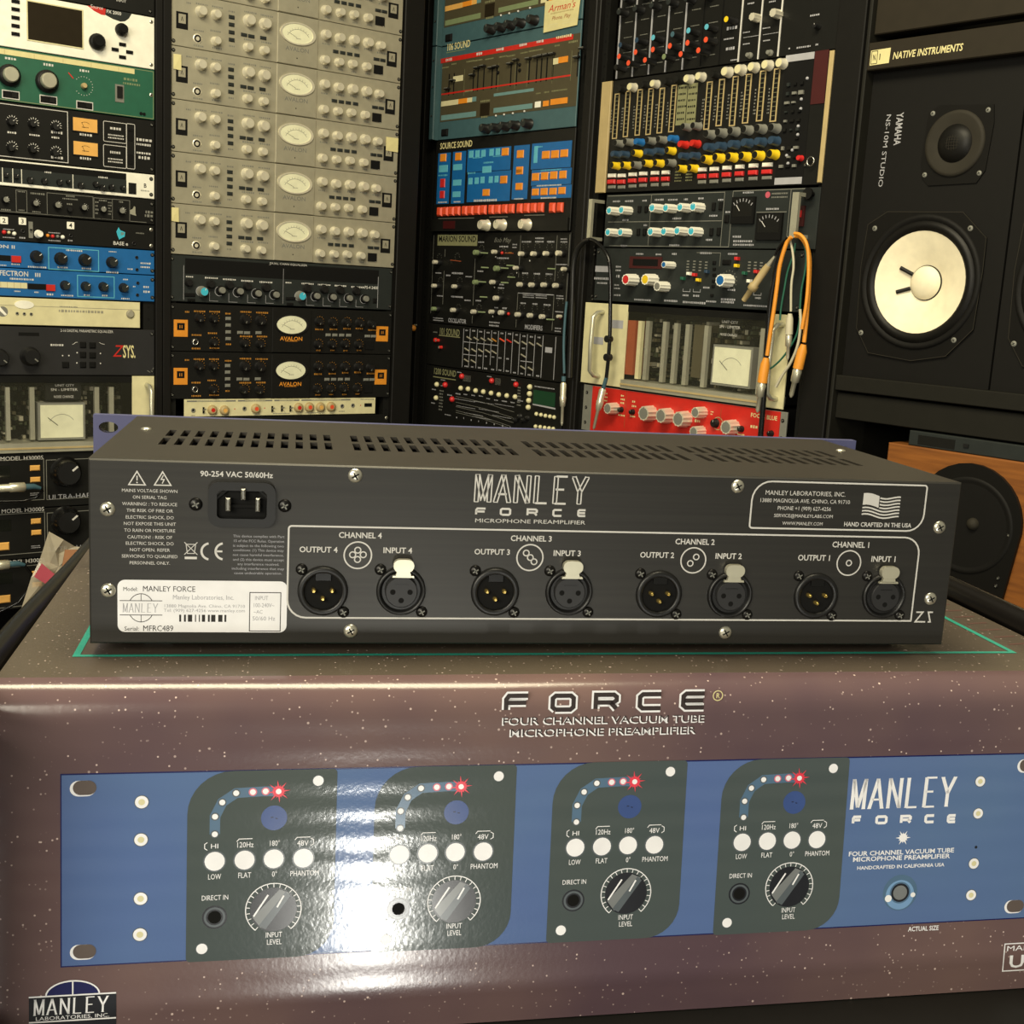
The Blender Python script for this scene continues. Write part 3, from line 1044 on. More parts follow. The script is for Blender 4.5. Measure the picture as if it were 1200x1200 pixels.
g.build('conformity_mark', amp); g = am()
fu, fv, fw, fh = (394.6,-13.2,20.9,11.8)
def wave(x):
    return .8 * sin(x * 2 * pi * 1.15 + .6)
for k in range(7):
    pts = []
    a0 = .45 if k < 4 else 0
    for i in range(13):
        x = a0 + (1 - a0) * i / 12
        pts.append((fu - fw / 2 + x * fw, fv + fh / 2 - .8 - k * fh / 6.9 + wave(x) - x * 1.2))
    g.line(pts, fh / 15, PRW, 'print_white')
pts = [(fu - fw / 2 + x * fw, fv + fh / 2 + wave(x) - x * 1.2) for x in (0, .1, .2, .3, .43)]
pts2 = [(fu - fw / 2 + x * fw, fv + fh / 2 - fh * .52 + wave(x) - x * 1.2) for x in (0, .1, .2, .3, .43)]
g.add([(a, b, PRW) for a, b in pts2 + pts[::-1]], [tuple(range(10))], 'print_white')
g.build('printed_flag', amp); g = am()
zu, zv, zw, zh = (426.4,-73.1,9.7,5.3)
g.line([(zu - zw / 2, zv + zh / 2), (zu - 1, zv + zh / 2), (zu - zw / 2, zv - zh / 2), (zu + 1, zv - zh / 2)], .8, PRW, 'print_white')
g.line([(zu + zw / 2, zv + zh / 2), (zu + 2.2, zv + zh / 2), (zu + zw / 2 - 1, zv - zh / 2), (zu + 2.4, zv - zh / 2)], .8, PRW, 'print_white')
g.build('printed_symbols', amp)
g = am()
fu0, fv1 = (91.4,-29.6); fu1, fv0 = (419,-75.3)
fv1b = (407.9,-30.2)[1]
g.line(rrect(fu0, fv0, fu1, (fv1 + fv1b) / 2, (9, .1, 9, 1.5), 6), .85, PRW, 'print_white', True)
cu0, cv0, cu1, cv1 = (322.7,-26.4,420.1,-2)
g.line(rrect(cu0 + .6, cv0, cu1 - .8, cv1, (1.5, 9, 1.5, 10), 6), .85, PRW, 'print_white', True)
g.build('printed_frames', amp)

for ring, dots_ in (([(124.6,-43.8,6.6)], [(124.5,-41.3),(122.1,-43.6),(127.2,-43.5),(124.5,-45.9)]), ([(209.7,-43.7,6.5)], [(207.7,-41.4),(209.9,-43.7),(211.9,-45.8)]), ([(294.8,-43.9,6.6)], [(296.2,-42.1),(293.3,-45.5)]), ([(380,-44.1,6.4)], [(380,-44.1)])):
    g = am()
    g.ring(ring[0][0], ring[0][1], 6.6, .7, PRW, 'print_white', 36)
    for u, v in dots_:
        g.ring(u, v, 1.45, .6, PRW, 'print_white', 16)
    g.build('printed_channel_symbol', amp)

# IEC inlet
iu0, iv0, iu1, iv1 = (54,-30.5,85,-9.1)
g = am()
g.frame(rrect(iu0, iv0, iu1, iv1, 5, 4), [(max(iu0 + 4, min(iu1 - 4, a)), max(iv0 + 4, min(iv1 - 4, b))) for a, b in rrect(iu0 + 4, iv0 + 4, iu1 - 4, iv1 - 4, 2, 4)], 0, 2.6, 'black_plastic')
g.box(iu0 + 4.5, iv0 + 4.5, iu1 - 4.5, iv0 + 13, 0.05, .4, 'dark')
inlet = g.build('power_inlet', amp)
w0, w1, h0, h1 = (57,-28.4,82.9,-11.8)
g = am()
cav = [(w0, w1), (h0, w1), (h0, h1 - 6), (h0 - 7, h1), (w0 + 7, h1), (w0, h1 - 6)]
g.add([(a, b, .15) for a, b in cav], [tuple(range(6))], 'dark')
g.line(cav, 1.0, 1.2, 'black_gloss', True)
g.bevel_box(w0 + 4, w1 + 8, h0 - 4, h1 - 9, .2, 1.6, .5, 'dark')
g.build('socket', inlet)
for u, v, a, b in [(63.2,-19.4,2.2,6.3),(70.1,-14.4,2,5.3),(76.8,-19.3,2,6.4)]:
    g = am(); g.bevel_box(u - a / 2, v - b / 2, u + a / 2, v + b / 2, 1.65, 5, .6, 'steel'); g.build('pin', inlet)
for (u, v) in [(48.2,-20.4),(89.3,-20.2)]:
    put('screw', screw_mesh(3.2), amp, (u, v + FOOT, 0))
for (u, v) in ((8.5,-23.6), (8.6,-62.5), (122.2,-4.8), (122.3,-81.9), (315.1,-5.1), (315.5,-82.1), (429,-24.1), (428.9,-63)):
    put('screw', screw_mesh(3.5, 'screw_nickel'), amp, (u, v + FOOT, 0))


def male(name):
    m = MB()
    m.lathe(0, 0, [(12.2, 0), (12.0, 1.4), (11.2, 1.9), (9.6, 1.9), (9.2, 1.4), (9.0, .2)], 32, 'black_plastic')
    m.disc(0, 0, 9.1, .25, 'dark', 32)
    m.box(-3.6, 5.4, 3.6, 9, .26, 1.2, 'black_gloss')
    return m.mesh(name)


def pins():
    m = MB()
    for a, b in ((-4.4, .6), (4.4, .6), (0, -3.4)):
        m.lathe(a, b, [(1.1, .3), (1.1, 3.0), (.6, 3.8)], 10, 'gold_pin')
    return m.mesh('pins')


def female(name):
    m = MB()
    m.lathe(0, 0, [(12.2, 0), (12.0, 1.4), (11.4, 1.9), (10.6, 1.9), (10.2, 1.2), (9.4, .4)], 32, 'black_plastic')
    m.lathe(0, 0, [(7.9, .3), (7.9, 2.4), (7.5, 2.8)], 32, 'face_grey')
    m.box(-3.4, 3.6, 3.4, 4.1, 2.81, 2.9, 'black_plastic')
    for a, b in ((-4.2, 0), (4.2, 0), (0, -4.2)):
        m.disc(a, b, 1.35, 2.86, 'dark', 14)
    return m.mesh(name)


def latch():
    m = MB()
    m.poly(rrect(-5.0, -3.2, 5.0, 3.2, 3.0, 5), 1.2, 4.2, 'latch_chrome')
    m.poly([(-3.8, -5.4), (3.8, -5.4), (3.2, -2.9), (-3.2, -2.9)], 1.6, 3.4, 'latch_chrome')
    m.poly([(-5.4, -6.0), (5.4, -6.0), (5.0, -5.0), (-5.0, -5.0)], 1.6, 3.4, 'latch_chrome')
    return m.mesh('latch')


MM, MP, MF, ML = male('output_connector'), pins(), female('input_connector'), latch()
outs = [(108.3,-61.8), (193,-61.4), (277.8,-61.8), (363.3,-62)]
ins = [(146.2,-61.4), (230.7,-61), (315.9,-61.8), (401.5,-61.6)]
for u, v in outs:
    o = put('output_connector', MM, amp, (u, v + FOOT, 0)); put('pins', MP, o)
    put('screw', screw_mesh(2.9), amp, (u - 10.4, v + 10.6 + FOOT, 0)); put('screw', screw_mesh(2.9), amp, (u + 10.2, v - 10.6 + FOOT, 0))
for u, v in ins:
    o = put('input_connector', MF, amp, (u, v + FOOT, 0)); put('latch', ML, o, (.6, 13.4, 0))
    put('screw', screw_mesh(2.9), amp, (u - 10.4, v + 10.6 + FOOT, 0)); put('screw', screw_mesh(2.9), amp, (u + 10.6, v - 10.6 + FOOT, 0))

# serial label
l0, l1, l2, l3 = (12.7,-82.8,91.3,-57.3)
g = am()
g.poly(rrect(l0, l1, l2, l3, 3.4, 5), .02, .1, 'paper')
lb = g.build('serial_label', amp)
g = am()
q = .16
for s_, rc, mt in (('Model:', (18.6,-61.7,6.8,1.9), 'ink'), ('MANLEY FORCE', (36.2,-61.5,24.3,2.6), 'ink'), ('Serial:', (19.1,-81.1,6.8,2), 'ink'), ('MFRC489', (31.2,-80.9,14.2,2.7), 'ink'),
        ('Manley Laboratories, Inc.', (52.1,-65.5,28.6,2.2), 'ink_grey'), ('13880 Magnolia Ave. Chino, CA 91710', (52.6,-69.8,37.9,1.5), 'ink_grey'), ('Tel: (909) 627-4256 www.manley.com', (52.7,-72,37.9,1.5), 'ink_grey'),
        ('INPUT', (79.2,-65.6,6.4,2), 'ink_grey'), ('100-240V~', (80.3,-69.2,10.2,2), 'ink_grey'), ('~AC', (77.7,-72.5,4.4,1.8), 'ink_grey'), ('50/60 Hz', (80.4,-75.8,10.9,2), 'ink_grey')):
    g.text(s_, rc, q, mt)
b0, b1, b2, b3 = (73.7,-82.1,88.3,-62.9)
g.line([(b0, b1), (b2, b1), (b2, b3), (b0, b3)], .4, q, 'ink', True)
u, v = (23.4,-70.9)
g.ring(u, v, 6.9, .35, q, 'ink', 40, 30, 150, .85); g.ring(u, v, 6.9, .35, q, 'ink', 40, 210, 330, .85)
for y in (3.5, -3.5):
    g.line([(u - 9.7, v + y), (u + 9.7, v + y)], .35, q, 'ink')
g.line([(u, v + 3.5), (u, v + 6.9)], .25, q, 'ink'); g.line([(u, v - 3.5), (u, v - 6.9)], .25, q, 'ink')
manley(g, (u, v, 16.5, 4.2), q, 'ink_grey', wt=.12)
c0, c1, c2, c3_ = (40.9,-77.6,64.9,-74.1)
x = c0
rr = random.Random(3)
while x < c2 - 1.6:
    a = rr.choice([.5, .9, 1.5, 2.0]); g.cq(x + a / 2, (c1 + c3_) / 2, a, c3_ - c1, q, 'ink'); x += a + rr.choice([.6, .9, 1.3])
g.build('label_print', lb)

# ---------------------------------------------------------------- the room
m = MB(); m.box(-3200, -20, 4200, 0, -5200, 2600, 'floor_grey'); fl = struct('floor', m)


def wall(name, plane, u0, u1, w, v0, v1):
    O, yaw = PLANES[plane]
    o = struct(name, MB().box(u0, v0, u1, v1, w - 60, w, 'wall_paint'))
    o.location = (O.x, O.y, 0)
    o.rotation_euler = (0, 0, yaw)


wall('wall_left', 'L', -2200, 1500, -820, 0, 2700)
wall('wall_right', 'R', -1500, 2400, -820, 0, 2700)


def rack(name, plane, u0, u1, w, rail, label, post=(16, 16), depth=520, v_top=900, front=6):
    """a floor-standing rack cabinet: side panels, front rails with punched holes, top, bottom, back"""
    fz = -PLANES[plane][0].z * 1000
    r = thing(name, plane, u0, fz, w, label, 'rack')
    def b(): return MB(u0, fz)
    for a, c in ((u0, u0 + post[0]), (u1 - post[1], u1)):
        b().bevel_box(a, fz, c, v_top, -depth, front, 1.5, 'racks').build('side_panel', r)
    for a, c in ((u0 + post[0] + .2, u0 + post[0] + rail), (u1 - post[1] - rail, u1 - post[1] - .2)):
        mm = b().box(a, fz + 60, c, v_top - 1, -24, -6, 'charcoal')
        x = (a + c) / 2
        v = -700
        while v < 560:
            mm.disc(x, v, 2.6, -5.8, 'dark', 8); v += 22.2
        mm.build('rack_rail', r)
    b().box(u0 + post[0] + .2, fz, u1 - post[1] - .2, fz + 58, -depth, 0, 'racks').build('plinth', r)
    b().box(u0 + post[0] + .2, fz + 59, u1 - post[1] - .2, v_top, -depth, -depth + 12, 'dark').build('back_panel', r)
    b().box(u0 + post[0] + .2, v_top - 18, u1 - post[1] - .2, v_top, -depth + 13, -26, 'racks').build('top_panel', r)
    return r


# ================================================================ rack 1 (far left of the picture)
rack('equipment_rack', 'L', -560, -17, 0, 20, 'black equipment rack on the far left behind the amplifier', post=(16, 13), v_top=800)
rack('equipment_rack', 'L', -16, 532, 0, 14, 'black equipment rack full of silver channel strips', post=(15, 46), v_top=800)
LX0, LX1 = -513.0, -31.0


def lu(name, v0, v1, label, cat, **k):
    return Unit(name, 'L', (LX0, v0, LX1, v1), label, cat, **k)


# black unit at the very top
U = lu('effects_unit', 414, 504, 'black rack unit at the very top left, cut by the picture edge', 'audio unit')
U.screws()
g = U.mb(); g.text('INPUT', (-90.7,430.9,17.6,3.8), .2, 'print_white'); U.part('lettering', g)

# white effects unit with display
U = lu('effects_unit', 323.5, 413, 'white effects unit with a large dark display and red badge', 'audio unit', face='white')
s0, s1, s2, s3 = (-249.4,341.3,-158.8,402.4)
g = U.mb(); g.frame([(s0 - 2, s1 - 2), (s2 + 2, s1 - 2), (s2 + 2, s3 + 2), (s0 - 2, s3 + 2)], [(s0, s1), (s2, s1), (s2, s3), (s0, s3)], 0, 1, 'cream'); g.cq((s0 + s2) / 2, (s1 + s3) / 2, s2 - s0, s3 - s1, .3, 'screen')
U.part('display', g)
U.buttons([(-268.8,398.5,12.8,5.4),(-269,385.8,12.8,5.4),(-269.3,372.4,12.8,5.5),(-269.6,359.4,12.8,5.5),(-269.8,346.4,12.8,5.5),(-89,358.1,12.1,5.3),(-102.2,347.6,12.1,5.3),(-76.4,347,12.2,5.3),(-89.1,336.7,12.2,5.3)], 'dark')
for (u, v, r) in [(-134,355.1,14.1),(-91.2,382.1,10.9)]:
    U.knob(u, v, r, 18, 'black_plastic', 'dark', 2, 200, 18, mark=None)
g = U.mb()
g.add([(a, b, .25) for a, b in [(-148, 413), (-72, 413), (-77, 404), (-84, 398), (-92, 396), (-105, 398), (-122, 404)]][::-1], [tuple(range(7))], 'dark_grey')
U.part('printed_badge', g)
g = U.mb()
g.add([(a, b, .3) for a, b in [(-150, 413), (-118, 413), (-119, 402), (-126, 402), (-138, 406)]][::-1], [tuple(range(5))], 'red')
g.text('Source', (-133.5,413,22.1,5.6), .4, 'print_white', slant=.2); g.text('FX 2000', (-103.8,409.2,26.2,5.2), .4, 'print_white', True)
U.part('lettering', g)
U.screws('screw_nickel', 6)

# green unit
U = lu('filter_unit', 235.7, 323, 'green filter unit with silver capped knobs and a cream tape strip', 'audio unit', face='green')
for (u, v, r), cap in zip([(-278.6,277.8,15.1),(-217.3,276.7,15.8)], (1, 1)):
    U.knob(u - 3, v, r * 1.2, 20, 'black_plastic', 'aluminium', 2, 60, 20, mark=None)
g = U.mb()
for u, v in [(-279.4,278.4),(-218.3,276.7),(-157.3,278.1)]:
    ticks(g, u, v, 15, 17, -140, 140, 1.3, 1.1)
U.part('scale_marks', g)
g = U.mb().lathe(*(-157.3,278.1), [(5, 0), (5, 6), (3.6, 9)], 14, 'beige'); U.part('shaft', g)
for u, v, a, b in [(-279.4,246.9,28.5,13.9),(-217.6,246.8,29.5,14.2),(-155.9,245.6,29.1,13.9)]:
    g = U.mb(); g.cbox(u, v, a, b, 0, .8, 'print_white'); g.cbox(u, v, a * .9, b * .78, .8, 1.0, 'dark'); g.cbox(u + a * .2, v, a * .3, b * .55, 1, 2.5, 'charcoal'); U.part('slide_switch', g)
u, v, a, b = (-94.5,274.3,15.7,30.1)
g = U.mb(); g.cbox(u, v, a, b, 0, 1, 'mid_grey'); g.cbox(u, v + 2, a * .6, b * .65, 1, 4, 'charcoal'); U.part('rocker_switch', g)
g = U.mb()
g.line(rrect(LX0 + 3, 238, LX1 - 2, 320, 1), 1.2, .2, 'pale_green', True)
g.marks((-75.3,300.5,23,4.9), .2, 'pale_green'); g.marks((-72.7,293.1,30.8,3.9), .2, 'pale_green')
for rc in [(-279.3,305.5,16,4.1),(-217.8,304.8,14.2,4.2),(-156.6,303.7,14.7,4.3)]:
    g.marks(rc, .2, 'print_white')
U.part('lettering', g)
g = U.mb(); a, b = (-295.1,311.1), (-67.5,313.3)
g.box(LX0 + 6, 311, b[0], 319.5, 0, .5, 'tape')
for x in range(9): g.line([(-480 + x * 48, 311.5), (-480 + x * 48, 318.5)], .6, .6, 'beige')
U.part('tape_strip', g)
g = U.mb(); g.line([(-183.3,297),(-175,288.2)], 1.8, .5, 'red'); U.part('pointer', g)
g = U.mb(); g.lathe(*(-56.1,244.8), [(2.6, 0), (2.6, 2)], 10, 'dark'); g.lathe(*(-50.3,244.5), [(2.6, 0), (2.6, 2)], 10, 'dark'); U.part('fastener', g)
U.screws('screw_nickel', 6, 44)

# black compressor with two amber meters
U = lu('compressor_unit', 141, 235, 'black compressor with two amber meters below the green unit', 'audio unit')
for u, v, r in [(-280.5,202.4,6.3),(-245.7,203.6,6.3),(-207.8,203,6.4),(-281.3,160.4,6.3),(-246.4,161.4,6.4),(-208.5,159.7,6.5)]:
    U.knob(u, v, r, 11)
    U.knob(u - 115, v, r, 11)
g = U.mb()
for u, v in [(-278,204.6),(-243,205.4),(-205,205.3),(-278.8,162.4),(-243.8,162.8),(-205.7,162.2)]:
    for du in (0, -115):
        ticks(g, u + du, v, 6.5, 9, -20, 200, 3, 1.1)
for rc in [(-279,185.3,13.9,3.3),(-242.7,185.4,15.1,3.3),(-206,185.4,14.5,3.3),(-204,194.2,19.3,4.3),(-204.6,152,19.3,4.3),(-154.7,196.1,20.8,4.4),(-154.4,155.7,20.9,4.4),(-50.4,199.1,27.2,5.5),(-50.4,190.9,27.2,4),(-50.4,175.9,27.3,4),(-49.9,168,21,6)]:
    g.marks(rc, .2, 'print_white')
for rc in [(-101.9,212.9,19.3,4.4),(-102,198.9,26.5,7.4),(-102.2,171.6,19.4,4.4),(-102.3,157.5,26.6,7.4)]:
    g.marks(rc, .2, 'print_white', 3)
U.part('lettering', g)
g = U.mb()
q = (-185.6,156)[0]
g.line([(LX0 + 20, 145), (q, 145), (q, 231), (LX0 + 20, 231)], 1.2, .2, 'print_white', True)
for x0, y0, x1, y1 in ((-123.3,189.3,-82.6,223.7), (-123.6,145.8,-82.8,183.4), (-82,146.2,-67.2,224.3)):
    g.line(rrect(x0, y0, x1, y1, 2, 3), 1, .2, 'print_white', True)
U.part('printed_frames', g)
for u, v, a, b in [(-155.8,212.4,42,22.2),(-155.4,172.1,42.1,22.4)]:
    g = U.mb(); g.cbox(u, v, a + 3, b + 3, 0, 2, 'black_plastic'); g.cbox(u, v, a, b, 2, 2.2, 'vu_orange')
    g.ring(u, v - 6, 11, .6, 2.3, 'dark', 16, 50, 130); g.line([(u - 2, v - 5), (u - 6, v + 4)], .6, 2.4, 'dark'); g.marks((u, v - 4, 12, 1.6), 2.35, 'dark')
    U.part('meter', g)
for u, v, a, b in [(-74.8,203.8,8.3,17.3),(-75,162.8,8.3,17.4),(-74.8,213.6,8.8,5.4)]:
    g = U.mb(); g.cbox(u, v, a, b, 0, 1, 'dark'); U.part('switch', g)
U.screws('screw_black', 5)

# white framed unit
U = lu('dynamics_unit', 96, 140, 'white framed one-space dynamics unit with a dark recessed knob panel', 'audio unit', face='white')
x1 = (-82.9,122.1)[0]
g = U.mb(); g.box(LX0 + 30, 126, x1, 137, 0.05, .3, 'dark'); g.box(LX0 + 30, 102, x1, 126, 0.05, .6, 'dark_grey')
for x in [(-295.6,101.9),(-278.9,103.5),(-264.4,104.9),(-177.8,113.1)]:
    g.line([(x[0], 102), (x[0], 126)], 1.2, .8, 'white')
U.part('knob_panel', g)
for u, v, r in [(-250.8,109.4,4.8),(-227.1,110,4.8),(-201.4,110.6,4.8),(-164.7,108.7,4.9),(-138.5,112.9,4.9),(-126.5,107.8,5.4),(-110.7,110.5,5),(-90.8,111.1,4),(-186.8,112.4,3.4),(-290.3,113.8,3.8),(-273.7,113.1,3.8)]:
    U.knob(u, v, r, 8, 'black_plastic', None, 0, 60, 10)
g = U.mb()
for u, v in [(-249.4,109.9),(-224.9,111),(-199.1,111.6),(-162.3,110.9),(-136,114.1),(-108.1,113.5)]:
    ticks(g, u, v, 4.6, 7, -30, 210, 2, 1)
for rc in [(-219.9,125.4,12,2.9),(-125.8,126,15.2,3)]:
    g.marks(rc, .9, 'print_white')
g.text('B', (-48.4,119.1,5.3,7.1), .2, 'dark', True); g.marks((-48.4,109.8,15.8,2.5), .2, 'mid_grey')
U.part('lettering', g)
U.buttons([(-72,111.9,14.1,19.6)], 'charcoal', 3)
U.screws('screw_black', 6)

# dark unit with outlined sections
U = lu('exciter_unit', 50, 95, 'dark grey unit with outlined sections and a pale shield emblem', 'audio unit')
for u, v, r in [(-292.3,73,6.2),(-243.3,71.3,5.8),(-206.1,71.3,6.3),(-160.7,70.8,5.9),(-126.9,70.6,6),(-93.2,70.9,6.5)]:
    U.knob(u, v, r, 10, 'black_plastic', 'mid_grey' if r > 4 else 'black_plastic', 0, 70)
g = U.mb()
for x0, y0, x1, y1 in ((-274,54.1,-256.4,90.9), (-222.4,53.4,-142.8,90.8), (-141.3,53.5,-108.5,89.4), (-108.3,53.5,-76.9,89.9)):
    g.line([(x0, y0), (x1, y0), (x1, y1), (x0, y1)], .8, .2, 'mid_grey', True)
g.line([(LX0 + 20, 53.5), (-46, 53.5)], .8, .2, 'mid_grey')
for rc in [(-239.2,87.6,21.5,3.4),(-182.3,88.3,14.8,2.9),(-182.4,83.4,27.1,2.4),(-184.9,74.6,7.4,2.9),(-126.1,85.8,12.7,3),(-92.9,86.2,6.7,3),(-41,72.3,13.3,5.1),(-41,65.7,16,5.1),(-291.9,56,13.9,2.9),(-240.2,56.6,14.3,2.4),(-265.1,88.6,11.8,2.4),(-265.7,57.4,9.4,2.4),(-136.4,72.5,5.1,22.4),(-113.5,73.2,5.1,22.5)]:
    g.marks(rc, .2, 'mid_grey', rows=1)
for u, v in [(-291.1,72.7),(-240.6,71.8),(-203.3,71.3),(-157.7,71.2),(-89.8,70.9)]:
    ticks(g, u, v, 5.6, 9, -40, 220, 1.3, .7)
U.part('lettering', g)
g = U.mb()
a = (-70.8,70.4)
g.add([(a[0] + x, a[1] + y, .3) for x, y in ((-5.5, -4), (6, -6.5), (4.4, -2), (4.4, 9), (2, 10.5), (-1, 5), (-5.5, 3))], [tuple(range(7))], 'aluminium')
U.part('emblem', g)
U.part('knob', U.mb().lathe(*(-185,65.5), [(4, 0), (3.8, 7)], 12, 'black_plastic'))
U.screws('screw_black', 5)

# black headphone / line unit with numbered channels
U = lu('line_mixer_unit', 4, 49, 'black unit with white number squares and a cyan emblem', 'audio unit')
for k, (u, v, a, b) in enumerate([(-264.4,39,12.3,12.1),(-182.7,37.9,12.8,12.3)]):
    for du, t in ((0, '34'[k]), (-112, '12'[k])):
        g = U.mb(); g.poly([(p + du, q_) for p, q_ in rrect(u - a / 2, v - b / 2, u + a / 2, v + b / 2, 1)], .02, .5, 'white'); g.text(t, (u + du, v, a * .45, b * .6), .6, 'dark', True); U.part('number_plate', g)
for (u, v, r), mt in zip([(-295.1,18,3.8),(-287.1,18.1,2.9),(-278.3,16.8,3.6),(-222.3,17.4,3.2),(-213.8,16.7,3.4),(-205.3,17.1,3),(-196.7,16.5,3.7)], ('led_red', 'cream', 'white', 'orange', 'led_red', 'mid_grey', 'white')):
    U.at('button', led_mesh(round(r, 1), mt), u, v)
    U.at('button', led_mesh(round(r, 1), mt), u - 112, v)
(u, v, r), = [(-238,19.1,6.3)]
U.knob(u, v, r, 12, 'white', 'white', 0, 60); U.knob(u - 112, v, r, 12, 'white', 'white', 0, 60)
for u, v in [(-264.1,22.2),(-182.6,20.2),(-69.7,14.1)]:
    U.at('jack', jack_mesh(3.6), u, v)
g = U.mb(); u, v, a, b = (-250.7,25.3,7.1,27.9); g.cbox(u, v, a, b, 0, .4, 'mid_grey'); g.cbox(u, v, a * .5, b * .1, .4, 5, 'black_plastic'); U.part('level_slider', g)
g = U.mb(); u, v = (-94.4,30.1)
g.add([(u + x, v + y, .3) for x, y in ((-7, 3), (-3, 11), (0, 6), (9, 3), (8, -5), (2, -8), (-2, -11), (-5, -4))][::-1], [tuple(range(8))], 'cyan')
g.add([(u + x, v + y, .4) for x, y in ((1, 3), (8, 2), (6, -2), (1, -3))][::-1], [tuple(range(4))], 'pale_teal')
U.part('emblem', g)
g = U.mb(); g.text('BASE e', (-93.8,12.5,27.3,6.1), .2, 'print_white', True); g.marks((-57.8,33.3,15.9,2.6), .2, 'mid_grey')
for rc in [(-265.5,10.7,8.5,2.9),(-183.2,11.5,8.9,3),(-287.8,9.6,18.7,1.9),(-211.5,9.5,19.5,2),(-287,23.4,18.7,1.9),(-211.3,23,19.5,2)]: g.marks(rc, .2, 'ink_grey')
U.part('lettering', g)
U.screws('screw_nickel', 6)

# two blue effects units
for nm, v0, v1, lab in (('two', -41.5, 3.5, 'upper blue effects unit with larger black knobs'), ('three', -90.5, -42, 'lower blue effects unit with a pale yellow level bar')):
    U = lu('modulation_unit', v0, v1, lab, 'audio unit', group='stacked blue effects units', face='blue')
    g = U.mb()
    if nm == 'two':
        for u, v, r in [(-242.2,-20,10.2),(-200.6,-21.2,10.4),(-158.5,-21.2,10.5)]:
            U.knob(u, v, r, 13)
        u, v, r = [(-110.3,-22.2,9.6)][0]; U.knob(u, v, r, 13, 'black_plastic', 'dark_grey')
        x0, y0, x1, y1 = (-221.3,-40,-133.9,-2.6)
        g.line([(x0, y0), (x1, y0), (x1, y1), (x0, y1)], 1.4, .2, 'light_blue', True)
        g.text('EFFECTRON II', ((-287.2,-6)[0] - 31, (-287.2,-6)[1], 82, 5.4), .2, 'print_white', True)
        for rc in [(-240.8,-38,31.3,3),(-197.4,-36.1,17.3,3),(-156.3,-35.8,15.1,3),(-108.9,-3.2,12.9,2.5),(-109.1,-40.1,21.7,3.6),(-77.2,-32.5,7.9,2.6),(-177.2,-5.5,27.4,3),(-49.1,-24,16,10.3),(-277,-35.1,14.2,2.9),(-298.1,-38,11.7,2.4)]: g.marks(rc, .2, 'print_white')
        for u, v in [(-239.8,-20),(-197.2,-20.7),(-155.4,-20.7),(-109,-21.5)]: ticks(g, u, v, 8.5, 9, -30, 210, 1, .7, mat='light_blue')
        U.part('lettering', g)
        g = U.mb(); u, v, a, b = (-276.3,-26.3,15.6,11.2); g.cbox(u, v, a, b, 0, 3, 'red'); U.part('button', g)
        g = U.mb(); u, v, a, b = (-293.7,-25.7,17.5,9.7); g.box(u - 60, v - b / 2, u + a / 2, v + b / 2, 0, .6, 'dark'); U.part('level_bar', g)
    else:
        for u, v, r in [(-193.9,-67.5,8),(-157.7,-67.5,8.1),(-126,-66.8,8.1),(-89.2,-66.9,8.2)]:
            U.knob(u, v, r, 12, 'black_plastic', 'dark_grey')
        x0, y0, x1, y1 = (-171.7,-85.9,-105.9,-48.4)
        g.line([(x0, y0), (x1, y0), (x1, y1), (x0, y1)], 1.4, .2, 'light_blue', True)
        u, v, a, b = (-277.3,-51,59.1,8.3)
        g.text('EFFECTRON', (u - 8, v, a, b), .2, 'print_white', True); g.text('III', (-240.3,-51.5,10.6,6.4), .2, 'print_white', True)
        for rc in [(-190.7,-85.2,19.9,3),(-155.5,-83,10.1,3),(-122.8,-82.4,10.3,3.1),(-85.7,-51.7,7.9,3.1),(-85.9,-86.5,14.7,3.1),(-46,-67.9,11.8,13),(-268,-60.2,38,3.4),(-220.2,-84.5,10.8,4),(-243,-81.7,7.2,2.5),(-275.5,-81.4,9.5,2.5),(-68.6,-63.8,5.3,2.6)]: g.marks(rc, .2, 'print_white')
        for u, v in [(-191.2,-66.9),(-154.8,-67),(-122.7,-66.3),(-85.8,-67.1)]: ticks(g, u, v, 6.5, 9, -30, 210, 1, .7, mat='light_blue')
        U.part('lettering', g)
        u, v, a, b = (-281.2,-71.2,44.9,9.8)
        g = U.mb(); g.box(u - 60, v - b / 2, u + a / 2, v + b / 2, 0, 1, 'cream')
        for k in range(9): g.line([(u + a / 2 - k * 11, v - b / 2), (u + a / 2 - k * 11, v + b / 2)], .7, 1.1, 'beige')
        u, v, a, b = (-241.9,-71.8,31.4,9.9); g.cbox(u, v, a, b, 0, 1, 'dark'); U.part('level_bar', g)
        g = U.mb(); u, v, a, b = (-219.1,-72.7,15.2,10.9); g.cbox(u, v, a, b, 0, 3, 'red'); U.part('button', g)
    for u, v in ([(-64.5,-10.7),(-64,-32.8)] if nm == 'two' else [(-62.5,-57),(-63.3,-78.8)]):
        U.at('jack', jack_mesh(2.8), u, v)
    U.screws('screw_black', 4)

# silver unit
U = Unit('preamp_unit', 'L', (LX0, -140, -58, -92), 'silver unit with a white oval and a round power button', 'audio unit', face='cream', chassis=True)
g = U.mb(); u, v, a, b = (-264.1,-104.1,33,14.3); g.poly([(u + a / 2 * cos(t * pi / 10), v + b / 2 * sin(t * pi / 10)) for t in range(20)], .02, 1, 'white'); U.part('oval_badge', g)
for u, v in [(-276.3,-119.6),(-264.4,-119.9),(-252.8,-120)]: U.at('jack', jack_mesh(2.6, 'mid_grey'), u, v)
U.knob(*(-76.7,-114.2), 7, 4, 'silver', 'silver', 0, 0, 24, name='power_button', mark=None)
g = U.mb(); u, v = (-300.3,-117.2); g.disc(u, v, 9, .2, 'mid_grey', 20); g.add([(u - 8, v + 4, .4), (u + 4, v - 7, .4), (u + 7, v - 5, .4), (u - 4, v + 8, .4)], [(0, 1, 2, 3)], 'white'); U.part('emblem', g)
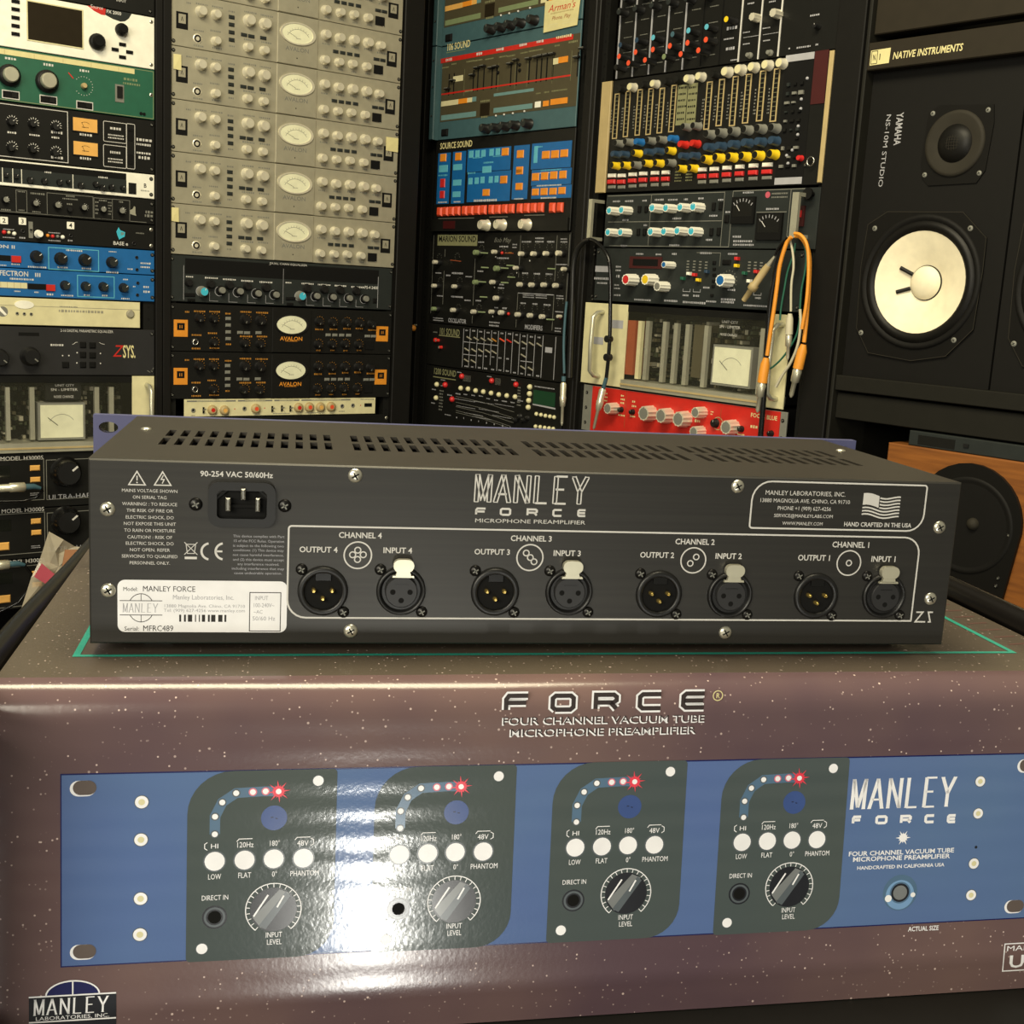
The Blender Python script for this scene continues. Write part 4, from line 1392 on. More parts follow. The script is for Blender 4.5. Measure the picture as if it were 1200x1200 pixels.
g = U.mb(); g.marks((-165.9,-112.6,78.3,5.1), .2, 'silver'); g.marks((-188.4,-105.3,29.9,2.5), .2, 'mid_grey'); U.part('lettering', g)
g = U.mb(); g.box(LX0, -106.5, -58.2, -105.7, 0, .3, 'silver'); U.part('seam', g)
MB(-58, -140).box(-57.9, -140, -31, -92, -3, 0, 'charcoal').build('mounting_ear', U.root)

# black digital equaliser
U = lu('equaliser_unit', -228, -142, 'black digital equaliser with two large black knobs and a red initial', 'audio unit', face='face_grey')
for u, v, r in [(-256.4,-194.2,15.5),(-308.2,-197.3,14.3)]: U.knob(u, v, r, 20, 'black_plastic', 'black_plastic', 0, 320, 20, mark='mid_grey')
U.buttons([(-163.3,-172.5,11.2,10.8),(-146.2,-173,11.3,10.8),(-163.5,-190.5,11.2,10.8),(-146.3,-191.1,11.3,10.9),(-163.7,-208.6,11.2,10.9),(-146.5,-208.5,11.3,10.9),(-194.7,-208.9,12,10.8)], 'dark', 3)
g = U.mb()
g.text('2-16 DIGITAL PARAMETRIC EQUALIZER', (-155.6,-147.5,94.3,4.6), .2, 'print_white'); g.marks((-209.7,-173.6,21.3,4.1), .2, 'print_white')
g.text('Z', (-98.9,-182.6,16.3,20.9), .2, 'red', slant=.25); g.text('SYS.', (-78.8,-183.4,24,22.1), .2, 'tape', True)
g.line([(-182.2,-172.1),(-178.7,-170.5),(-176.6,-168.4),(-172.9,-167.8)], .8, .2, 'print_white'); g.line([(-133.8,-167.6),(-130.2,-169.6),(-124.2,-171)], .8, .2, 'print_white')
for u, v in [(-199.5,-192.3),(-188.5,-192.2),(-173.8,-186.8),(-174.5,-205.3),(-131.9,-187.5),(-132,-205.7)]: g.disc(u, v, 1.3, .2, 'print_white', 8)
g.line([(-44.8,-218.3),(-38,-222.2),(-32.5,-212.8)], 1, .2, 'mid_grey')
U.part('lettering', g)
g = U.mb(); g.box((-274.6,-153.4)[0], (-257.9,-158.5)[1], (-239.6,-152.6)[0], (-257.8,-152.5)[1], 0, .2, 'dark'); U.part('slot', g)
U.screws('screw_black', 5)


def limiter(plane, rc, name, label, bars, meter, plates, vbar, floor_v, extra, txt, handles=(1, 1)):
    """glass-fronted broadcast limiter: deep case with module cards behind a clear window, meter, handles on cream end plates"""
    u0, v0, u1, v1 = rc
    r = thing(name, plane, u0, v0, 0, label, 'audio unit')
    def b(): return MB(u0, v0)
    a, c = plates
    for s_, (x0, x1) in enumerate(((u0, a), (c, u1))):
        b().bevel_box(x0, v0, x1, v1, -3, 0, .8, 'cream').build('end_plate', r)
        if handles[s_]:
            x = (x0 + x1) / 2 - (6 if s_ == 0 else -6)
            pts = [(x, v0 + 16, 0), (x, v0 + 18, 16), (x, v0 + 26, 26), (x, (v0 + v1) / 2, 28), (x, v1 - 26, 26), (x, v1 - 18, 16), (x, v1 - 16, 0)]
            b().tube(pts, 4.2, 'aluminium', 10).build('handle', r)
    m = b(); m.box(a + .1, v0 + 2, c - .1, v1 - 2, -160, -60, 'dark'); m.box(a + .1, v1 - 12, c - .1, v1, -60, -1, 'charcoal'); m.build('case', r)
    b().box(a + .1, v0, c - .1, floor_v, -59, 6, 'aluminium').build('bottom_rail', r)
    b().box(a + .1, v0 + 6, c - .1, v0 + 9, 6.02, 7.5, 'beige').build('rail_trim', r)
    rr = random.Random(4)
    for x, w_, mt, h0, h1 in bars:
        b().box(x - w_ / 2, h0, x + w_ / 2, h1, -16, -8, mt).build('card_edge', r)
    mm = b()
    x = a + 8
    while x < c - 8:
        y = floor_v + 4
        while y < v1 - 22:
            if rr.random() < .7:
                mm.cbox(x, y, rr.uniform(3, 7), rr.uniform(3, 9), -59.5, -rr.uniform(30, 50), rr.choice(['pcb', 'dark', 'charcoal', 'silver', 'olive', 'pcb']))
            y += 9
        x += 9
    o = mm.build('components', r); o['kind'] = 'stuff'
    mu, mv, ma, mb_ = meter
    g = b(); g.cbox(mu, mv, ma + 8, mb_ + 8, -40, -6, 'mid_grey'); g.cbox(mu, mv, ma, mb_, -5.9, -5, 'meter_face')
    mo = g.build('meter', r)
    g = b(); g.ring(mu, mv - mb_ * .2, ma * .33, .8, -4.8, 'mid_grey', 20, 35, 150); g.line([(mu - ma * .1, mv - mb_ * .12), (mu - ma * .33, mv + mb_ * .12)], 1.1, -4.7, 'dark'); g.build('needle', mo)
    g = b()
    for s_, q in txt:
        g.text(s_, q, -7.5, 'print_white')
    g.build('lettering', r)
    extra(b, r)
    b().box(a + .2, floor_v, c - .2, v1 - 12, 1.5, 3, 'perspex').build('window', r)
    return r


def ex1(b, r):
    b().cbox(*(-196.6,-251.3,62.8,43.8), -20, -8, 'dark').build('name_plate', r)
bars = [(u, a, 'aluminium', -345, -250) for u, v, a, b in [(-292.9,-293.9,7.2,25.3),(-251.5,-294.5,8.3,25.6),(-136.4,-296.2,8.3,26.4),(-109.4,-296.6,8.5,26.6)]]
limiter('L', (LX0, -366, LX1, -229), 'limiter_unit', 'glass-fronted limiter with white meter on the far left', bars, (-200.6,-312.1,75.6,59.8), (LX0 + 42, (-73.2,-254.3)[0]), 0, -349, ex1,
    (('UNIT CITY', (-194.5,-246.6,34,4.1)), ('SN - LIMITER', (-195.3,-254.4,47.8,4.6)), ('NOISE CHANGE', (-196.3,-267.3,35.2,4.7))))

# harmonizer units
for k, (v0, v1, lab) in enumerate(((-469, -367, 'upper black harmonizer with yellow buttons behind the padded rail'), (-562, -470, 'middle black harmonizer with yellow buttons behind the padded rail'), (-655, -563, 'lowest black harmonizer with a metal jack plug in it'))):
    U = lu('harmonizer_unit', v0, v1, lab, 'audio unit', group='black harmonizers', face='charcoal')
    dv = 0 if k == 0 else -98 if k == 1 else -196
    if k < 2:
        kn = [(-197.1,-404.7,25.7),(-198.3,-495.5,24.6)][k]
        U.knob(kn[0], kn[1], kn[2], 24, 'black_gloss', 'black_plastic', 0, 40, 24, mark='print_white')
    g = U.mb()
    x0, y0, x1, y1 = (-231,-454.6,-128,-381.7)
    g.line([(x1, y1 + dv), (x0, y1 + dv), (x0, y0 + dv), (x1, y0 + dv)], 1.2, .2, 'mid_grey')
    x0, y0, x1, y1 = (-330.3,-454,-235.6,-379.3)
    g.line([(x0, y1 + dv), (x1, y1 + dv), (x1, y0 + dv), (x0, y0 + dv)], 1.2, .2, 'mid_grey', True)
    u, v, a, b = (-273.1,-376.5,74.4,7.2)
    g.text('MODEL H3000S', (u, v + dv * .97, a, b), .2, 'print_white')
    u, v, a, b = (-184.7,-450.6,77.5,9.7)
    g.text('ULTRA-HARMONIZER', (u + 26, v + dv, a * 1.8, b * .9), .2, 'ink_grey')
    g.marks(((-251.9,-443.1)[0], (-251.9,-443.1)[1] + dv, 16, 5), .2, 'ink_grey', rows=2)
    U.part('lettering', g)
    bs = [(u, v + dv, a, b) for u, v, a, b in [(-251,-395.2,17.3,10.2),(-250.7,-416.4,17.3,9.5)]] + ([(u, v + dv, a, b) for u, v, a, b in [(-307.5,-437.8,18.8,14.5)]] if k else [])
    U.buttons(bs, 'vu_orange', 3)
    g = U.mb(); u, v, a, b = (-304,-399.4,20.2,21.6); g.box(u - 120, v + dv - b / 2, u + a / 2, v + dv + b / 2, 0, .5, 'glass_dark'); U.part('display', g)
    if k == 2:
        pass

# plugs in the harmonizers
for k, ((a, v), b_, lab) in enumerate((((-330.5,-422), (-278,-426.6)[0], 'metal plug with a dark cable in the upper harmonizer'), ((-343.6,-560.3), (-307.7,-563.7)[0], 'metal plug with a dark cable in the lower harmonizer'))):
    r = thing('jack_plug', 'L', a, v, 4, lab, 'plug')
    m = MB(a, v)
    m.tube([(a - 30, v - 1, 36), (b_ - 28, v, 36), (b_ - 26, v, 36), (b_ - 2, v, 36), (b_, v, 36)], 5, 'latch_chrome', 12, [7, 7, 8.6, 8.6, 6])
    m.build('barrel', r)
    m = MB(a, v)
    c = b_
    m.tube([(c, v, 36), (c + 14, v, 36), (c + 26, v - 4, 34)], 4, 'cable_teal', 10, [5.6, 5.2, 3])
    m.build('strain_relief', r)
    m = MB(a, v)
    m.tube([(c + 26, v - 4, 34), (c + 31, v - 10, 30), (c + 22, v - 22, 24), (c, v - 28, 22), (c - 60, v - 26, 20), (c - 120, v - 24, 14)] if k == 0 else [(c + 26, v - 4, 34), (c + 38, v - 22, 32), (c + 34, v - 50, 30), (c + 16, v - 74, 28), (c - 20, v - 90, 24), (c - 60, v - 96, 14)], 2.6, 'black_gloss', 8)
    m.build('cable', r)
    m = MB(a, v); m.lathe(a - 30, v - 1, [(6, -3.9), (6, 30), (5, 31)], 10, 'latch_chrome'); m.build('socket_end', r)

# cellophane with a pink band, tucked behind the left rail
r = thing('plastic_wrapper', 'L', -262, -560, 60, 'crumpled clear wrapper with a pink band behind the left rail', 'wrapper')
W0 = (-262, -560)
pts = [(-259.9,-489),(-237.8,-503.4),(-215.3,-519.8),(-180,-524.4),(-179.4,-533.8),(-215.7,-545.6),(-251.1,-586.6),(-294.8,-633.5),(-309.7,-620.8),(-291.8,-568),(-277.8,-540.2)]
rr = random.Random(8)
m = MB(*W0)
c = (sum(p[0] for p in pts) / len(pts), sum(p[1] for p in pts) / len(pts))
vs = [(c[0], c[1], 66)] + [(a, b, 60 + rr.uniform(-6, 8)) for a, b in pts]
N = len(pts)
mid = [((a + c[0]) / 2 + rr.uniform(-3, 3), (b + c[1]) / 2 + rr.uniform(-3, 3), 60 + rr.uniform(0, 14)) for a, b in pts]
vs += mid
m.add(vs, [(0, 1 + N + (i + 1) % N, 1 + N + i) for i in range(N)] + [(1 + N + i, 1 + N + (i + 1) % N, 1 + (i + 1) % N, 1 + i) for i in range(N)], 'cellophane')
m.build('film', r)
m = MB(*W0); q = [(-291.1,-562.6),(-277.8,-540.2),(-245.7,-572.4),(-258.8,-587.7)]
m.add([(a, b, 76) for a, b in q] + [(a, b, 78) for a, b in q], [(3, 2, 1, 0), (4, 5, 6, 7), (0, 1, 5, 4), (1, 2, 6, 5), (2, 3, 7, 6), (3, 0, 4, 7)], 'pink'); m.build('band', r)
m = MB(*W0); q = [(-238,-519.8),(-180,-524.4),(-181.9,-532.9),(-215.7,-545.6),(-247.5,-572.2)]
m.add([(a, b, 74) for a, b in q] + [(a, b, 76) for a, b in q], [(4, 3, 2, 1, 0), (5, 6, 7, 8, 9)] + [(i, (i + 1) % 5, 5 + (i + 1) % 5, 5 + i) for i in range(5)], 'cardboard'); m.build('card_flap', r)

# ================================================================ rack 2: silver channel strips
HU = 93.0


def strip_unit(v0, label, dark, group, tag=True, meter_lit=False):
    B0 = 0.0
    nm = 'channel_strip'
    U = Unit(nm, 'L', (0, v0, 483, v0 + (HU if not dark else 91)), label, 'audio unit', group=group, face='silver' if not dark else 'charcoal')
    sc = 1.0 if not dark else .97
    def q(v): return v0 + v * sc
    kb, kc = ('silver_knob', 'silver_knob') if not dark else ('black_plastic', 'black_plastic')
    mk = 'mid_grey' if not dark else 'gold_text'
    for u, v, r in [(55.2,66.3,9.6),(83.5,65.6,8.4),(83.9,19.2,8),(149.3,66.4,10.3),(181.5,65.4,10.3),(147.3,18.6,8.2),(180.4,17.7,8.2),(309.2,67,8.9),(339.9,65.6,9),(371.6,66.6,9.5),(403.2,66.6,9.5),(431.6,65.4,8.7),(308,19.5,8.5),(339.3,20.1,8.1),(369.4,21.1,8.2),(401.1,20.7,8.2)]:
        U.knob(u, q(v), r * (1 if not dark else .9), 14, kb, kc, 0, 250, 12, mark=None if not dark else 'mid_grey')
    u, v, r = [(49.5,18.6,5.9)][0]
    U.at('jack', jack_mesh(round(r * 1.1, 1), 'dark' if not dark else 'steel', 'silver_knob' if not dark else 'charcoal'), u, q(v))
    bm = 'dark_grey' if not dark else 'mid_grey'
    U.buttons([(u, q(v), a, b) for u, v, a, b in [(115,66.9,11.1,6.4),(115.1,53.7,11.1,6.4),(115.3,40.1,11.1,6.4),(115.5,26.8,11.1,6.4),(140,39.7,12.2,6),(154.6,39.4,12.3,6),(178.8,40.2,12.4,6.1),(332.6,39.5,11.3,5.9),(348.1,39.6,11.4,5.9),(363.8,39.7,11.5,5.9),(380.1,39.9,11.6,5.9),(424.9,39.1,12.9,5.5),(439.4,39.2,11.9,5.6)]], bm, 2.5)
    g = U.mb()
    x0, y0, x1, y1 = (207.9,-1.3,293.2,95.4)
    g.bevel_box(x0, max(v0 + 1, q(y0)), x1, min(U.v1 - 1.5, q(y1)), 0, 2.2, .8, 'silver' if not dark else 'charcoal')
    cp = U.part('centre_plate', g)
    u, v, a, b = (248.8,58.7,67.1,37)
    v = q(v)
    g = U.mb(); el = lambda k, da=0: [((u + da) + a / 2 * k * cos(t * pi / 14), v + b / 2 * k * sin(t * pi / 14)) for t in range(28)]
    g.frame(el(1.12, 1), el(.98), 2.25, 4.6, 'silver_knob' if not dark else 'black_plastic')
    g.add([(x, y, 3.6) for x, y in el(.99)], [tuple(range(28))], 'meter_face')
    mt = U.part('meter', g)
    g = U.mb(); g.ring(u + 2, v - b * .5, b * .72, .7, 3.75, 'mid_grey', 16, 35, 150)
    for t in range(45, 146, 12):
        d = Vector((cos(radians(t)), sin(radians(t)))); c = Vector((u + 2, v - b * .5)); g.line([c + d * b * .72, c + d * b * .82], .5, 3.75, 'mid_grey')
    g.line([(u - 2, v - b * .2), (u - a * .25, v - b * .02)], .6, 3.8, 'dark'); g.marks((u + 2, v - b * .24, 11, 1.6), 3.8, 'mid_grey')
    g.build('dial', mt)
    g = U.mb()
    tm = 'mid_grey' if not dark else 'gold_text'
    tu, tv, ta, tb_ = (249.5,30,49.5,7.5)
    g.text('AVALON', (tu, q(tv), ta, tb_), 2.3, 'mid_grey' if not dark else 'orange_tag', True)
    if dark: g.marks((tu, q(tv) - 5, 26, 1.6), 2.3, 'orange_tag')
    g.disc((248.9,14)[0], q((248.9,14)[1]), 1.3, 2.3, 'dark', 8)
    for u_, v_, a_, b_ in [(57.1,79.2,22.4,3.3),(87.3,79.6,20.9,3.4),(50.7,32.6,17.9,3.4),(83.2,37,18.2,3.4),(152,81.4,23.5,3.4),(185.2,81,23.9,3.5),(151.8,32.3,23.6,3.5),(185.1,32.8,19.2,3.5),(115.6,15.7,9.3,3.4),(310.8,50.6,15.3,3.6),(344.1,51.6,15.5,3.6),(404.4,54.8,16,3.7),(375.4,53.7,15.7,3.6),(312,6.6,10.2,3.2),(344,7.1,10.4,3.2),(374.3,7,10.5,3.2),(406.1,8,10.7,3.2),(50.9,6.1,17.9,3.4),(87.1,7.5,18.3,3.4),(114.8,76.7,11.1,3.4),(32.7,77.3,8.8,3.3),(436.8,52.4,21.6,3.7)]:
        g.marks((u_, q(v_), a_, b_), .2, tm)
    if dark:
        for u_, v_ in [(58.5,66.8),(87.5,66.9),(87.9,19.4),(153.7,66.9),(185.5,67.1),(152,19.3),(184.4,18.8),(312.8,67.8),(343.7,66.5),(375.9,67.9),(406.6,67.8),(311.6,20.6),(343.5,21.2),(373.8,22.1),(405.6,21.8)]:
            ticks(g, u_, q(v_), 8.5, 9, -30, 210, 1.8, 1.0, mat='gold_text')
    U.part('lettering', g)
    g = U.mb(); u, v, a, b = (429.9,19.5,20.5,16.7); v = q(v); g.cbox(u, v, a, b, 0, 2, 'dark'); 
    if not dark: g.cbox(u + 8.5, v - .5, 2.8, b, 0, 1.5, 'white')
    U.part('power_switch', g)
    for u, v, a, b in ((20,45.1,22,29.2), (460.5,44.7,22.9,28.8)):
        v = q(v)
        if dark:
            u = (20,-137.5)[0] if u < 100 else (460.1,-135.8)[0]
            a *= 1.25; b *= 1.1
        g = U.mb()
        g.bevel_box(u - a / 2, v - b / 2, u + a / 2, v + b / 2, .02, 1, .3, 'dark' if not dark else 'orange_tag')
        if not dark:
            g.cq(u, v + b * .1, a * .62, b * .55, 1.1, 'silver'); g.line([(u - 2, v - 1), (u, v + 6), (u + 2, v - 1)], 1, 1.2, 'dark')
        else:
            g.cq(u, v + b * .1, a * .55, b * .42, 1.1, 'dark'); g.line([(u - 2, v), (u - 2, v + 6)], 1.2, 1.2, 'orange_tag'); g.line([(u + 2, v), (u + 2, v + 6)], 1.2, 1.2, 'orange_tag')
        U.part('name_badge', g)
    U.screws('screw_black', 4.2, 8)
    return U


sil = ['silver channel strip directly above the dark grey equaliser', 'silver channel strip, second up from the dark grey equaliser', 'silver channel strip with a yellow tape tab at its right end', 'silver channel strip, fourth up from the dark grey equaliser',
       'silver channel strip with a tape tab at its upper left', 'topmost silver channel strip, cut off by the picture edge']
for i, s_ in enumerate(sil):
    strip_unit(-.3 + i * HU, s_, False, 'silver channel strips in the second rack')
for s_, rc, lab in ((0, (467.3,249.7,28.1,27), 'small yellow tape tab on the right of the silver strips'), (1, (11,343.7,14.5,26.1), 'small yellow tape tab at the upper left of the silver strips'), (2, (7.6,72.3,14,24.8), 'small yellow tape tab at the lower left of the silver strips')):
    u, v, a, b = rc
    t = thing('tape_tab', 'L', u, v - b / 2, .1, lab, 'tape', 'yellow tape tabs on the silver strips')
    m = MB(u, v - b / 2)
    m.add([(u - a / 2, v - b / 2, 1.6), (u + a / 2, v - b / 2 - 1, 2.6), (u + a / 2 - 1, v + b / 2, 4.2), (u - a / 2, v + b / 2, 1.6), (u - a / 2, v - b / 2, 1.2), (u + a / 2, v - b / 2 - 1, 2.2), (u + a / 2 - 1, v + b / 2, 3.8), (u - a / 2, v + b / 2, 1.2)], [(0, 1, 2, 3), (7, 6, 5, 4), (0, 4, 5, 1), (1, 5, 6, 2), (2, 6, 7, 3), (3, 7, 4, 0)], 'tape')
    m.build('tape', t)

# dark grey equaliser with blue capped knobs
U = Unit('equaliser_unit', 'L', (0, -88, 480, -1), 'dark grey equaliser with two blue capped knobs under the silver strips', 'audio unit', face='dark_grey')
x0, y0, x1, y1 = (28.2,-35.4,447.1,-6.5)
g = U.mb(); g.box(x0, y0, x1, y1, .02, .4, 'dark'); x0, y0, x1, y1 = (28.4,-86.9,448.7,-35.4); g.box(x0, y0, x1, y1, .02, .6, 'dark_grey'); U.part('knob_panel', g)
for u, v, r in [(61.2,-66.9,9.6),(266.6,-66.8,9.3)]: U.knob(u, v, r, 14, 'mid_grey', 'cyan', 0, 60)
for u, v, r in [(99.2,-62.9,8.9),(136.4,-63.3,9),(174.2,-65.7,9.1),(212.3,-66.6,9.2),(301.7,-65.4,8.9),(338.9,-66,9),(376.3,-66.6,9.1),(414.3,-66.4,9.2)]: U.knob(u, v, r, 12, 'dark', 'mid_grey', 2, 60, mark=None)
for u, v, r in [(78,-52.2,8),(115.6,-52.5,8.1),(153,-52.8,8.2),(192.1,-53.4,8.3),(281.4,-51,8.4),(319.7,-51,8.5),(356.2,-51.1,8.6),(393.8,-51.2,8.7),(34.4,-51.5,7.1)]: U.knob(u, v, r, 9, 'black_plastic', None, 0, 60, mark=None)
g = U.mb()
for rc in [(79,-40.7,24,3.2),(115.4,-41.7,24.4,3.2),(153.3,-42.7,24.9,3.3),(191.9,-43.3,25.4,3.3),(282.8,-41.9,26.5,3.4),(320.1,-42.3,27,3.4),(358.2,-42.6,27.5,3.4),(396.9,-43.4,28,3.5),(36.6,-40.5,14.2,2.8),(240.5,-41.8,11.1,2.9),(200.8,-9.4,4.5,0.4)]: g.marks(rc, .8, 'print_white')
g.text('PS-4 2400', (430.2,-42.8,32.5,5.7), .8, 'print_white', True)
g.text('DUAL CHAN EQUALISER', (240.7,-5.9,81.5,3.7), .8, 'print_white')
for (u, v), (a, b) in zip([(76.7,-67.8),(115.7,-68.2),(154.6,-69.4),(192.8,-69),(281.6,-67.4),(319,-68),(357,-68.6),(394.8,-69.3)], [(94.1,-84.1),(133.5,-84.6),(171.8,-84.4),(210,-83.8),(299.2,-84.6),(336.9,-84.5),(374.4,-84.5),(412.5,-83.9)]):
    g.line([(u, v), (u, b), (a, b)], .6, .8, 'ink_grey')
for u, v in [(58.8,-66.6),(96.5,-64.9),(133.2,-65.4),(171.5,-66.2),(209.7,-67),(264.5,-67.3),(300.1,-66.6),(338.8,-66.8),(375.8,-67),(413.4,-67.2)]: g.ring(u, v, 9, 1, .8, 'ink_grey', 16, 60, 300)
u = (229.9,-65.4)[0]; g.line([(u, -15), (u, -84)], .6, .8, 'ink_grey'); u = (446.1,-56.2)[0]; g.line([(u, -20), (u, -84)], 1, .8, 'ink_grey'); u = (25.1,-74)[0]; g.line([(u, -20), (u, -84)], .8, .8, 'ink_grey')
U.part('lettering', g)
U.buttons([(32.6,-74.5,10.9,6.4),(41.9,-74.1,11,6.4),(241.3,-73.3,11.2,6.7),(251.5,-72.9,11.2,6.7),(439.4,-69.7,10.2,10.6),(39.8,-83.8,14.3,4.8),(245.2,-83.7,14,5.1)], 'dark', 3)
U.screws('screw_black', 3, 8)

strip_unit(-181.5, 'upper black channel strip with orange badges', True, 'black channel strips')
strip_unit(-272.8, 'lower black channel strip with orange badges', True, 'black channel strips')

# cream one-space patch unit with coloured sockets
U = Unit('patch_unit', 'L', (28, -308, 450, -273), 'cream patch unit with red and yellow sockets below the black strips', 'audio unit', face='cream', depth=120)
for u, v, mt in [(*p, 'dark') for p in [(45.4,-294.6),(151.2,-292.7),(369.6,-290.1),(394.9,-289.1)]]: U.at('jack', jack_mesh(4.2, 'mid_grey'), u, v)
for (u, v, r), mt in zip([(83.8,-294.3,8.4),(108.8,-295.4,8.4),(174.9,-293,8.5),(268.9,-292,8.7),(293,-291.4,8.8),(318.3,-291.8,8.8),(342.9,-291.2,8.9)], ('red', 'vu_orange', 'red_keys', 'red', 'red_keys', 'vu_orange', 'red_keys')):
    m = U.mb(); m.lathe(u, v, [(r * 1.15, 0), (r * 1.15, 2), (r, 3), (r, 7), (r * .55, 7.2)], 14, 'beige'); m.disc(u, v, r * .5, 7.4, mt, 10); U.part('knob', m)
for u, v in [(66.1,-294.9),(210.9,-294.3),(232,-293.3),(250.9,-294)]:
    m = U.mb(); m.cbox(u, v, 3, 12, 0, 2, 'dark'); m.tube([(u, v, 1), (u + 1.5, v + 3, 9)], 1.3, 'mid_grey', 8); U.part('toggle_switch', m)
g = U.mb(); g.cbox(*(431.8,-288.6,17.6,7.3), 0, 1, 'dark'); U.part('slot', g)
g = U.mb()
for rc in [(45.4,-305,8.6,2.1),(113.2,-306.1,8.9,2.1),(179.6,-304.6,11,2.1),(232.2,-303.7,37.7,2.2),(299.3,-303.4,29.2,2.2),(368.5,-301.3,12.1,2.2),(428.8,-276.7,31,2.3)]: g.marks(rc, .2, 'mid_grey')
for a, b in (((32.9,29.3)[0], (133.1,36.2)[0]), ((137.5,36.5)[0], (211.2,41.5)[0]), ((215.7,41.8)[0], (271.1,45.7)[0]), ((275.8,46)[0], (389,53.8)[0])):
    g.box(a, -278.5, b, -275.5, .02, .3, 'mid_grey'); g.marks(((a + b) / 2, -277, (b - a) * .6, 1.6), .4, 'cream')
for u, v in [(130.9,-293.3),(194.6,-292.4),(413.8,-289.3)]: g.disc(u, v, 1.2, .3, 'red', 8)
U.part('lettering', g)
U = Unit('blank_panel', 'L', (0, -345, 483, -309), 'plain black panel at the foot of the silver strip rack', 'panel', depth=30); U.screws('screw_nickel', 5)
# a little orange knob on the corner post
r = thing('door_latch', 'R', *(-590.9,-282), 12, 'small orange latch on the dark post between the racks', 'latch')
m = MB(*(-590.9,-282)); m.lathe(*(-590.9,-282), [(7, 0), (7, 4), (4.5, 8)], 12, 'orange_tag'); m.build('knob', r)
m = MB(*(-590.9,-282)); m.box((-590.9,-282)[0] + 2, (-590.9,-282)[1] + 6, (-590.9,-282)[0] + 12, (-590.9,-282)[1] + 9, 1, 3, 'silver'); m.build('spring', r)

# ================================================================ rack 3: sound modules
rack('equipment_rack', 'R', -614, -54, 0, 24, 'black equipment rack in the corner full of sound modules', post=(22, 22), v_top=660)
rack('equipment_rack', 'R', -53, 538, 0, 14, 'black equipment rack on the right with mixers and patch cords', post=(10, 50), v_top=660)
SX0, SX1 = -546.0, -93.0


def teal_synth(v0, v1, label, full):
    """teal rack synthesizer: side flange, olive control field, sliders, coloured strips"""
    U = Unit('synthesizer', 'R', (SX0 + 8, v0, SX1, v1), label, 'synthesizer', group='teal synthesizer modules', face='teal', w=6)
    g = U.mb(); g.bevel_box(SX0 - 8, v0 + .3, SX0 + 7.9, v1 - .3, -6, 14, 1.5, 'teal'); U.part('side_flange', g)
    for v in (v0 + 50, v0 + 110, v0 + 165):
        U.at('screw', screw_mesh(2.6), SX0, v, 14)
    g = U.mb(); g.box(SX0 + 14, v0 + 38, SX1 - 1, v0 + 170, .02, .6, 'olive')
    P = U.part('control_field', g)
    return U


